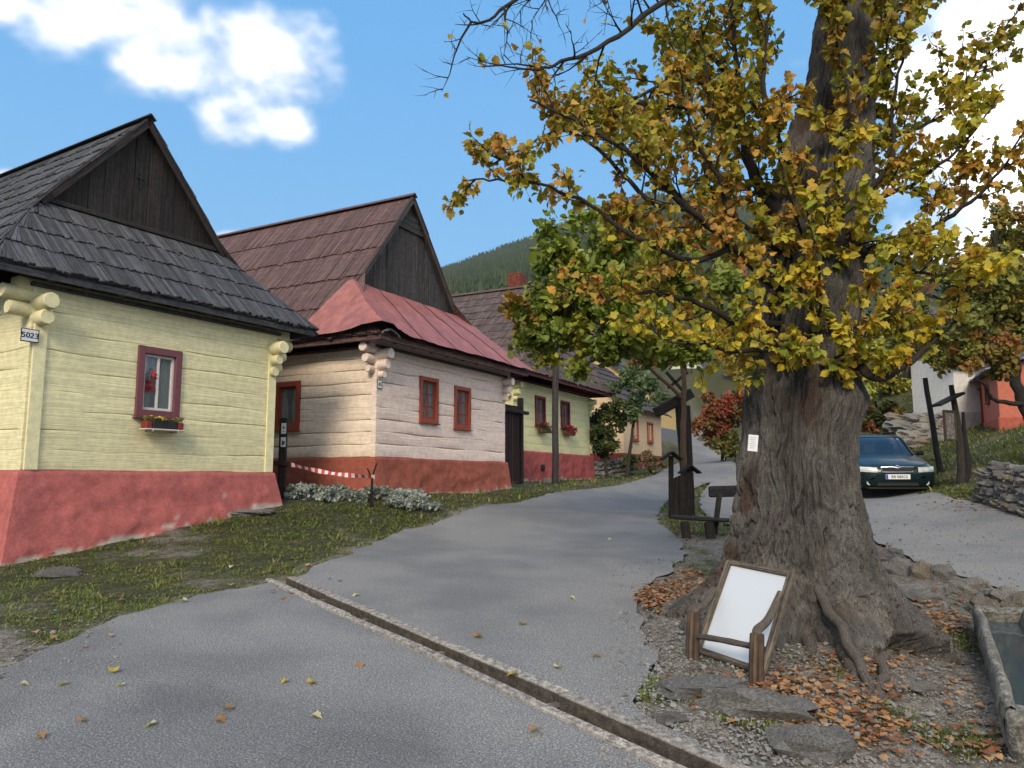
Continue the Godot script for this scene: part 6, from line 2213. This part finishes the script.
	var a0 := hit(1003, 640); var a1 := hit(1052, 765)
	var tr := thing("water_trough", "long hollowed stone trough holding dark water beside the trodden earth", "trough", a0)
	var ax := a1 - a0
	var L := ax.length()
	var xd := ax / L
	var sd := Vector3(xd.z, 0, -xd.x).normalized()
	var up := sd.cross(xd).normalized()
	if up.y < 0: up = -up
	mb = MB.new()
	var P := PackedVector3Array(); var C := PackedColorArray()
	var prof := [[-0.16, -0.12], [-0.22, 0.05], [-0.235, 0.20], [-0.225, 0.26], [-0.20, 0.275], [-0.165, 0.268], [-0.15, 0.24], [-0.12, 0.10], [-0.05, 0.06], [0.05, 0.06], [0.12, 0.10], [0.15, 0.24], [0.165, 0.268], [0.20, 0.275], [0.225, 0.26], [0.235, 0.20], [0.22, 0.05], [0.16, -0.12]]
	var rows := 28
	for j in rows + 1:
		var t := j / float(rows)
		for q in prof:
			var k := 1.0
			var n := wobble.get_noise_3d(q[0] * 9, t * 8, q[1] * 9) * 0.022
			P.append(xd * L * t + sd * (q[0] * k * 0.86 + n) + up * (q[1] + n * 0.6))
			var g := clampf(0.5 + wobble.get_noise_3d(q[0] * 6 + 30, t * 6, q[1] * 6), 0, 1)
			C.append(Color(0.28, 0.265, 0.23).lerp(Color(0.46, 0.44, 0.385), g))
	mb.grid(P, prof.size(), C)
	part("basin", mb, M.stone, tr)
	var solid := [[-0.16, -0.12], [-0.215, 0.05], [-0.23, 0.18], [-0.222, 0.235], [-0.19, 0.262], [-0.10, 0.258], [0.0, 0.252], [0.10, 0.258], [0.19, 0.262], [0.222, 0.235], [0.23, 0.18], [0.215, 0.05], [0.16, -0.12]]
	for k in 2:
		mb = MB.new()
		var PP := PackedVector3Array(); var CC := PackedColorArray()
		# rounded outer end, flat rim, inner face
		for e in [[-0.06, 0.82], [-0.045, 0.95], [-0.015, 1.02], [0.09, 1.02], [0.10, 0.9]]:
			for q in solid:
				var n := wobble.get_noise_3d(q[0] * 9, e[0] * 8 + k * 5, q[1] * 9) * 0.018
				var run: float = e[0] if k == 0 else L - e[0]
				PP.append(xd * run + sd * (q[0] * e[1] * 0.86 + n) + up * (0.07 + (q[1] - 0.07) * e[1] + n))
				CC.append(Color(0.28, 0.265, 0.23).lerp(Color(0.46, 0.44, 0.385), clampf(0.5 + wobble.get_noise_3d(q[0] * 6, e[0] * 9, q[1] * 6), 0, 1)))
		mb.grid(PP, solid.size(), CC)
		for e in [0, 4]:
			var cc := Vector3.ZERO
			for i in solid.size(): cc += PP[e * solid.size() + i]
			cc /= solid.size()
			for i in solid.size(): mb.tri(cc, PP[e * solid.size() + i], PP[e * solid.size() + (i + 1) % solid.size()], Color(0.28, 0.265, 0.23))
		part("end_wall", mb, M.stone, tr)
	mb = MB.new()
	mb.quad(xd * 0.08 - sd * 0.125 + up * 0.165, xd * 0.08 + sd * 0.125 + up * 0.165, xd * (L - 0.08) + sd * 0.125 + up * 0.165, xd * (L - 0.08) - sd * 0.125 + up * 0.165)
	part("water", mb, M.water, tr)

# ---------------------------------------------------------------- plain houses farther off
func far_house(label: String, A: Vector3, B: Vector3, deep: float, wallh: float, rise: float, gable_front: bool, wall: Color, roofc: Color, base: Color, baseh: float, wins: Array, back := -1.0) -> void:
	var fr := frame_at(A, B)
	var W: float = fr[1]
	var h := thing("village_house", label, "house", A, "", fr[0])
	var mb := MB.new()
	mb.box(Transform3D(Basis(), Vector3(W * 0.5, wallh * 0.5 - 0.75, -deep * 0.5)), Vector3(W, wallh + 1.5, deep), 0.02, wall)
	if gable_front:
		for z in [-0.002, -deep + 0.002]:
			if z > -0.1: mb.tri(Vector3(0, wallh, z), Vector3(W, wallh, z), Vector3(W * 0.5, wallh + rise, z), wall)
			else: mb.tri(Vector3(W, wallh, z), Vector3(0, wallh, z), Vector3(W * 0.5, wallh + rise, z), wall)
	part("wall", mb, M.paint, h)
	mb = MB.new()
	mb.box(Transform3D(Basis(), Vector3(W * 0.5, baseh * 0.5 - 0.8, -deep * 0.5)), Vector3(W + 0.1, baseh + 1.6, deep + 0.1), 0.03, base)
	part("plinth", mb, M.plinth, h)
	var rn := MB.new()
	rn.box(Transform3D(Basis(), Vector3(W * 0.5, wallh + 0.01, -deep * 0.5)), Vector3(W - 0.05, 0.05, deep - 0.05), 0.0, roofc * 0.6)
	var root := part("roof", rn, M.wood, h)
	var ov := 0.35
	if gable_front:
		var sl := sqrt(pow(W * 0.5 + ov, 2) + pow(rise * (1 + ov / (W * 0.5)), 2))
		var y0 := wallh - rise * ov / (W * 0.5)
		var up := Vector3(W * 0.5 + ov, wallh + rise - y0, 0) / sl
		courses(root, "roof_course", Vector3(-ov, y0 + 0.06, 0), Vector3(0, 0, 1), up, sl, func(w): return -deep - ov, func(w): return ov, 7, 0.35, 0.05, roofc, 0.18, M.shingle, 5)
		courses(root, "roof_course", Vector3(W + ov, y0 + 0.06, 0), Vector3(0, 0, -1), Vector3(-up.x, up.y, 0), sl, func(w): return -ov, func(w): return deep + ov, 7, 0.35, 0.05, roofc, 0.18, M.shingle, 6)
	else:
		var half := deep * 0.5
		var sl := sqrt(pow(half + ov, 2) + pow(rise * (1 + ov / half), 2))
		var y0 := wallh - rise * ov / half
		courses(root, "roof_course", Vector3(0, y0 + 0.06, ov), Vector3(1, 0, 0), Vector3(0, wallh + rise - y0, -half - ov) / sl, sl, func(w): return -ov, func(w): return W + ov, 7, 0.35, 0.05, roofc, 0.18, M.shingle, 7)
		courses(root, "roof_course", Vector3(W, y0 + 0.06, -deep - ov), Vector3(-1, 0, 0), Vector3(0, wallh + rise - y0, half + ov) / sl, sl, func(w): return -ov, func(w): return W + ov, 7, 0.35, 0.05, roofc, 0.18, M.shingle, 8)
		var gb := MB.new()
		gb.tri(Vector3(0.002, wallh, 0), Vector3(0.002, wallh + rise, -half), Vector3(0.002, wallh, -deep), wall)
		gb.tri(Vector3(W - 0.002, wallh, 0), Vector3(W - 0.002, wallh, -deep), Vector3(W - 0.002, wallh + rise, -half), wall)
		part("gable", gb, M.paint, h)
	for q in wins:     # x, y, w, h, casing
		window(h, Transform3D(Basis(), Vector3(q[0], q[1], 0.03)), q[2], q[3], q[4], q[4], 0.07, 2, 1, Color(0.2, 0.2, 0.2))

func build_far_houses() -> void:
	var A := at(624, 466, 33.0)
	A.y = height(A.x, A.z)
	var B := A + Vector3(2.5, 0, -4.5)
	far_house("peach house with dark red plinth behind the small garden tree", A, B, 6.0, 2.9, 2.4, false, Color(0.70, 0.52, 0.34), Color(0.10, 0.08, 0.075), Color(0.26, 0.06, 0.06), 0.75, [[1.4, 1.8, 0.6, 0.8, Color(0.3, 0.08, 0.05)], [3.4, 1.8, 0.6, 0.8, Color(0.3, 0.08, 0.05)]])
	A = at(650, 446, 43.0)
	A.y = height(A.x, A.z)
	far_house("yellow house with blue grey plinth farther up the lane", A, A + Vector3(2.4, 0.0, -4.3), 6.0, 2.9, 2.2, false, Color(0.72, 0.52, 0.22), Color(0.09, 0.08, 0.08), Color(0.22, 0.24, 0.27), 1.0, [[1.6, 2.0, 0.6, 0.8, Color(0.4, 0.36, 0.3)]])
	A = at(666, 395, 66.0)
	far_house("white gabled house with slate roof above the upper lane", A, A + Vector3(3.4, 0, 1.6), 8.0, 1.6, 2.6, true, Color(0.62, 0.60, 0.56), Color(0.13, 0.145, 0.165), Color(0.3, 0.3, 0.3), 0.4, [[1.9, 0.9, 0.7, 0.9, Color(0.2, 0.1, 0.08)]])
	A = at(703, 395, 72.0)
	far_house("house with dark pointed roof beyond the red bush", A, A + Vector3(4.2, 0, 0.6), 6.0, 0.6, 2.3, false, Color(0.2, 0.17, 0.15), Color(0.035, 0.035, 0.04), Color(0.1, 0.1, 0.1), 0.2, [])
	# right side
	A = at(914, 424, 31.0)
	far_house("white plastered house beside the stone heap", A, at(957, 420, 28.6), 5.0, 2.5, 2.0, true, Color(0.66, 0.64, 0.60), Color(0.13, 0.12, 0.12), Color(0.5, 0.48, 0.45), 0.3, [])
	A = at(961, 434, 34.0)
	B = at(1000, 420, 25.5)
	A.y = minf(A.y, B.y)
	var W := Vector2(A.x - B.x, A.z - B.z).length()
	far_house("bright red house on the grassy bank", A, Vector3(B.x, A.y, B.z), 7.0, 1.7, 1.0, false, Color(0.50, 0.15, 0.095), Color(0.42, 0.45, 0.52), Color(0.45, 0.12, 0.08), 0.1, [[W * 0.62, 0.75, 0.7, 1.2, Color(0.16, 0.03, 0.025)], [W * 0.80, 1.05, 0.45, 0.5, Color(0.16, 0.03, 0.025)]])

# ---------------------------------------------------------------- the car, nose towards +z
func build_car() -> void:
	var p := at(896, 499, 18.4)
	var head := Vector3(-0.22, 0, 0.975).normalized()
	var rear := p - head * 4.0
	var gy := height(p.x, p.z); var ry := height(rear.x, rear.z)
	var z := Vector3(head.x * 4.0, gy - ry, head.z * 4.0).normalized()
	var x := Vector3.UP.cross(z).normalized()
	var bs := Basis(x, z.cross(x), z)
	var mid := (Vector3(p.x, gy, p.z) + Vector3(rear.x, ry, rear.z)) * 0.5
	mid += bs.y * 0.015
	var car := thing("parked_car", "dark teal estate car with roof bars parked on the side lane", "car", mid, "", bs)
	# lower body: stations z, half width, bottom, shoulder, top
	var S := [[2.27, 0.50, 0.40, 0.50, 0.56], [2.25, 0.66, 0.27, 0.58, 0.66], [2.18, 0.80, 0.215, 0.62, 0.71], [2.0, 0.865, 0.19, 0.66, 0.765], [1.7, 0.885, 0.19, 0.70, 0.835], [1.3, 0.89, 0.19, 0.76, 0.895], [0.95, 0.89, 0.19, 0.81, 0.94], [0.7, 0.89, 0.19, 0.845, 0.965], [0.2, 0.89, 0.19, 0.87, 0.95], [-0.8, 0.89, 0.19, 0.90, 0.95], [-1.5, 0.885, 0.19, 0.92, 0.97], [-2.0, 0.86, 0.22, 0.92, 0.99], [-2.2, 0.80, 0.28, 0.88, 0.97], [-2.26, 0.66, 0.36, 0.80, 0.90]]
	var P := PackedVector3Array()
	var nu := 0
	for s in S:
		var hw: float = s[1]
		var half := [[0.0, s[2]], [hw * 0.6, s[2]], [hw * 0.9, s[2] + 0.015], [hw * 0.985, s[2] + 0.09], [hw, lerpf(s[2], s[3], 0.45)], [hw * 0.995, lerpf(s[2], s[3], 0.8)], [hw * 0.97, s[3]], [hw * 0.90, lerpf(s[3], s[4], 0.72)], [hw * 0.78, s[4] - 0.008], [hw * 0.5, s[4] + 0.018], [hw * 0.22, s[4] + 0.024], [0.0, s[4] + 0.02]]
		var ring := []
		for q in half: ring.append(Vector3(q[0], q[1], s[0]))
		for i in range(half.size() - 2, 0, -1): ring.append(Vector3(-half[i][0], half[i][1], s[0]))
		nu = ring.size()
		for q in ring: P.append(q)
	var mb := MB.new()
	mb.grid(P, nu, PackedColorArray(), true)
	for e in [0, S.size() - 1]:
		var c := Vector3(0, (S[e][2] + S[e][4]) * 0.5, S[e][0] + (0.01 if e == 0 else -0.01))
		for i in nu:
			var a := P[e * nu + i]; var b := P[e * nu + (i + 1) % nu]
			if e == 0: mb.tri(c, a, b)
			else: mb.tri(c, b, a)
	part("body", mb, M.car_paint, car)
	# cabin glass as a shell, roof and pillars in paint
	var G := [[0.82, 0.70, 0.945, 0.955], [0.62, 0.70, 0.93, 1.07], [0.32, 0.665, 0.93, 1.255], [0.06, 0.63, 0.94, 1.385], [-0.3, 0.61, 0.94, 1.435], [-0.9, 0.61, 0.94, 1.445], [-1.5, 0.60, 0.95, 1.415], [-1.95, 0.60, 0.96, 1.25], [-2.2, 0.60, 0.97, 1.0]]
	P = PackedVector3Array()
	for s in G:
		var hw: float = s[1]; var y0: float = s[2] - 0.03; var y1: float = s[3]
		for q in [[0.80, y0], [0.79, lerpf(y0, y1, 0.15)], [lerpf(0.79, hw, 0.6), lerpf(y0, y1, 0.6)], [hw, lerpf(y0, y1, 0.93)], [hw * 0.9, y1], [hw * 0.45, y1 + 0.018], [0.0, y1 + 0.022], [-hw * 0.45, y1 + 0.018], [-hw * 0.9, y1], [-hw, lerpf(y0, y1, 0.93)], [-lerpf(0.79, hw, 0.6), lerpf(y0, y1, 0.6)], [-0.79, lerpf(y0, y1, 0.15)], [-0.80, y0]]:
			P.append(Vector3(q[0], q[1], s[0]))
	mb = MB.new()
	mb.grid(P, 13)
	part("window_glass", mb, M.car_glass, car)
	mb = MB.new()
	var R := PackedVector3Array()
	for k in range(3, 8):
		for i in range(3, 10): R.append(P[k * 13 + i] + Vector3(0, 0.006, 0))
	mb.grid(R, 7)
	part("roof", mb, M.car_paint, car)
	for s in [-1.0, 1.0]:
		for q in [[[0.80, 0.72, 0.955], [0.32, 0.672, 1.245], [0.05, 0.632, 1.375], [-0.5, 0.62, 1.42], [-1.5, 0.605, 1.40], [-2.1, 0.62, 1.06]], [[-0.35, 0.80, 0.93], [-0.38, 0.625, 1.40]], [[-1.3, 0.80, 0.94], [-1.36, 0.615, 1.40]]]:
			mb = MB.new()
			var pts := []; var rad := []
			for v in q:
				pts.append(Vector3(s * v[1], v[2], v[0])); rad.append(0.032)
			pts = spline(pts, 4)
			rad.resize(pts.size()); rad.fill(0.030)
			mb.tube(pts, rad, 8)
			part("pillar", mb, M.car_paint, car)
		mb = MB.new()
		mb.tube([Vector3(s * 0.56, 1.455, 0.0), Vector3(s * 0.56, 1.50, -0.08), Vector3(s * 0.56, 1.505, -1.3), Vector3(s * 0.56, 1.44, -1.45)], [0.016, 0.018, 0.018, 0.014], 8, Color(0.03, 0.03, 0.03))
		part("roof_rail", mb, M.rubber, car)
		# mirror
		mb = MB.new()
		mb.box(Transform3D(Basis(Vector3.UP, s * 0.15), Vector3(s * 0.97, 0.99, 0.52)), Vector3(0.19, 0.12, 0.10), 0.035)
		mb.bar(Vector3(s * 0.80, 0.95, 0.55), Vector3(s * 0.92, 0.965, 0.53), 0.03, 0.05, 0.006)
		part("mirror", mb, M.black, car)
		# head lamp: curved lens wrapped round the corner
		mb = MB.new()
		var H := PackedVector3Array()
		for j in 5:
			for i in 8:
				var t := i / 7.0
				var v := j / 4.0
				var hx := lerpf(0.44, 0.80, t)
				var zz := 2.292 - 0.115 * pow(t, 2.4) - 0.035 * v
				H.append(Vector3(s * hx, lerpf(0.575 + 0.015 * t, 0.70 - 0.005 * (1.0 - t) + 0.012 * t, v), zz + 0.012 * sin(v * PI)))
		if s < 0:
			var H2 := PackedVector3Array()
			for j in 5:
				for i in range(7, -1, -1): H2.append(H[j * 8 + i])
			H = H2
		mb.grid(H, 8)
		part("headlight", mb, M.headlamp, car)
		mb = MB.new()
		mb.tube([Vector3(s * 0.62, 0.335, 2.15), Vector3(s * 0.62, 0.335, 2.245)], [0.062, 0.058], 14, Color(0.5, 0.5, 0.5))
		part("fog_lamp", mb, M.headlamp, car)
		for zz in [1.36, -1.28]:
			mb = MB.new()
			var tp3 := [[0.0, 0.205], [0.015, 0.30], [0.05, 0.318], [0.15, 0.318], [0.19, 0.30], [0.205, 0.205]]
			var pts := []; var rad := []
			for q in tp3:
				pts.append(Vector3(s * (0.685 + q[0]), 0.315, zz)); rad.append(q[1])
			mb.tube(pts, rad, 26, Color(0.02, 0.02, 0.02), false)
			var wh := part("wheel", mb, M.rubber, car)
			mb = MB.new()
			mb.tube([Vector3(s * 0.83, 0.315, zz), Vector3(s * 0.872, 0.315, zz), Vector3(s * 0.875, 0.315, zz)], [0.20, 0.205, 0.17], 24, Color.WHITE, false)
			for k in 7:
				var a := TAU * k / 7
				mb.bar(Vector3(s * 0.865, 0.315, zz), Vector3(s * 0.865, 0.315 + sin(a) * 0.195, zz + cos(a) * 0.195), 0.045, 0.02, 0.004)
			part("rim", mb, M.chrome, wh)
			mb = MB.new()
			var arch := []
			var ar2 := []
			for k in 13:
				var a := PI * k / 12
				arch.append(Vector3(s * 0.888, 0.315 + sin(a) * 0.35, zz + cos(a) * 0.35)); ar2.append(0.022)
			mb.tube(arch, ar2, 6)
			part("wheel_arch", mb, M.black, car)
	# grille with bright surround and round badge
	mb = MB.new()
	mb.box(Transform3D(Basis(Vector3(1, 0, 0), -0.12), Vector3(0, 0.638, 2.258)), Vector3(0.66, 0.115, 0.04), 0.012)
	var gr := part("grille", mb, M.black, car)
	mb = MB.new()
	for i in 4: mb.box(Transform3D(Basis(Vector3(1, 0, 0), -0.12), Vector3(0, 0.60 + i * 0.025, 2.281 - i * 0.003)), Vector3(0.62, 0.006, 0.006), 0.0, Color(0.05, 0.05, 0.05))
	part("bars", mb, M.rubber, gr)
	mb = MB.new()
	var loop := [Vector3(-0.36, 0.70, 2.262), Vector3(-0.33, 0.585, 2.285), Vector3(0.33, 0.585, 2.285), Vector3(0.36, 0.70, 2.262), Vector3(0.10, 0.705, 2.275), Vector3(0.0, 0.675, 2.285), Vector3(-0.10, 0.705, 2.275), Vector3(-0.36, 0.70, 2.262)]
	mb.tube(loop, [0.014, 0.014, 0.014, 0.014, 0.016, 0.016, 0.016, 0.014], 8)
	part("grille_surround", mb, M.chrome, gr)
	mb = MB.new()
	mb.tube([Vector3(0, 0.70, 2.25), Vector3(0, 0.70, 2.29), Vector3(0, 0.70, 2.294)], [0.046, 0.046, 0.036], 18)
	part("badge", mb, M.chrome, gr)
	mb = MB.new()
	mb.box(Transform3D(Basis(), Vector3(0, 0.305, 2.235)), Vector3(0.92, 0.115, 0.05), 0.02)
	part("lower_intake", mb, M.black, car)
	mb = MB.new()
	mb.box(Transform3D(Basis(), Vector3(0, 0.205, 2.19)), Vector3(1.3, 0.05, 0.08), 0.015)
	part("spoiler_lip", mb, M.black, car)
	mb = MB.new()
	mb.box(Transform3D(Basis(), Vector3(0, 0.475, 2.285)), Vector3(0.53, 0.115, 0.012), 0.003, Color(0.66, 0.68, 0.70))
	var pl := part("licence_plate", mb, M.plain, car)
	mb = MB.new()
	mb.box(Transform3D(Basis(), Vector3(-0.238, 0.475, 2.2915)), Vector3(0.045, 0.105, 0.003), 0.0, Color(0.02, 0.06, 0.30))
	part("blue_strip", mb, M.plain, pl)
	lettering(pl, Transform3D(Basis(), Vector3(0.03, 0.475, 2.2925)), "RK 985CZ", 0.062, Color(0.03, 0.03, 0.03))
	# seats and wheel behind the glass
	for s in [-0.37, 0.37]:
		mb = MB.new()
		mb.box(Transform3D(Basis(Vector3(1, 0, 0), -0.2), Vector3(s, 0.95, -0.45)), Vector3(0.46, 0.6, 0.12), 0.05, Color(0.03, 0.03, 0.032))
		mb.box(Transform3D(Basis(Vector3(1, 0, 0), -0.2), Vector3(s, 1.28, -0.53)), Vector3(0.25, 0.16, 0.09), 0.04, Color(0.03, 0.03, 0.032))
		part("seat", mb, M.cloth, car)
	mb = MB.new()
	mb.box(Transform3D(Basis(), Vector3(0, 0.90, 0.45)), Vector3(1.3, 0.12, 0.5), 0.04, Color(0.02, 0.02, 0.02))
	part("dashboard", mb, M.cloth, car)

func _ready() -> void:
	var cam := Camera3D.new()
	cam.name = "camera"
	cam.position = Vector3(0, EYE, 0)
	cam.rotation_degrees = Vector3(PITCH, 0, 0)
	cam.fov = rad_to_deg(2.0 * atan(384.0 / F))
	cam.far = 3000.0
	cam.near = 0.05
	add_child(cam)
	cam.make_current()
	var env := Environment.new()
	env.background_mode = Environment.BG_SKY
	var sky := Sky.new()
	var pm := PanoramaSkyMaterial.new()
	pm.panorama = ImageTexture.create_from_image(make_sky())
	sky.sky_material = pm
	env.sky = sky
	env.tonemap_mode = Environment.TONE_MAPPER_LINEAR
	env.tonemap_exposure = 1.88
	env.fog_enabled = true
	env.fog_density = 0.00012
	env.fog_light_color = Color(0.75, 0.82, 0.9)
	env.sdfgi_enabled = true
	env.ssao_enabled = true
	env.ssil_enabled = true
	var we := WorldEnvironment.new()
	we.environment = env
	add_child(we)
	var sun := DirectionalLight3D.new()
	sun.light_energy = 0.55
	sun.light_angular_distance = 18.0
	sun.light_color = Color(1.0, 0.93, 0.82)
	sun.shadow_enabled = true
	add_child(sun)
	sun.look_at_from_position(Vector3(-1.6, 5.5, 9), Vector3.ZERO)
	make_materials()
	print("materials ", Time.get_ticks_msec())
	tps_solve()
	print("tps ", Time.get_ticks_msec())
	build_ground()
	print("ground ", Time.get_ticks_msec())
	build_houses()
	print("houses ", Time.get_ticks_msec())
	build_far_houses()
	build_forest()
	print("forest ", Time.get_ticks_msec())
	build_big_tree()
	print("tree ", Time.get_ticks_msec())
	build_plants()
	build_stones()
	build_things()
	build_car()
	print("things ", Time.get_ticks_msec())
	build_litter()
	print("litter ", Time.get_ticks_msec())
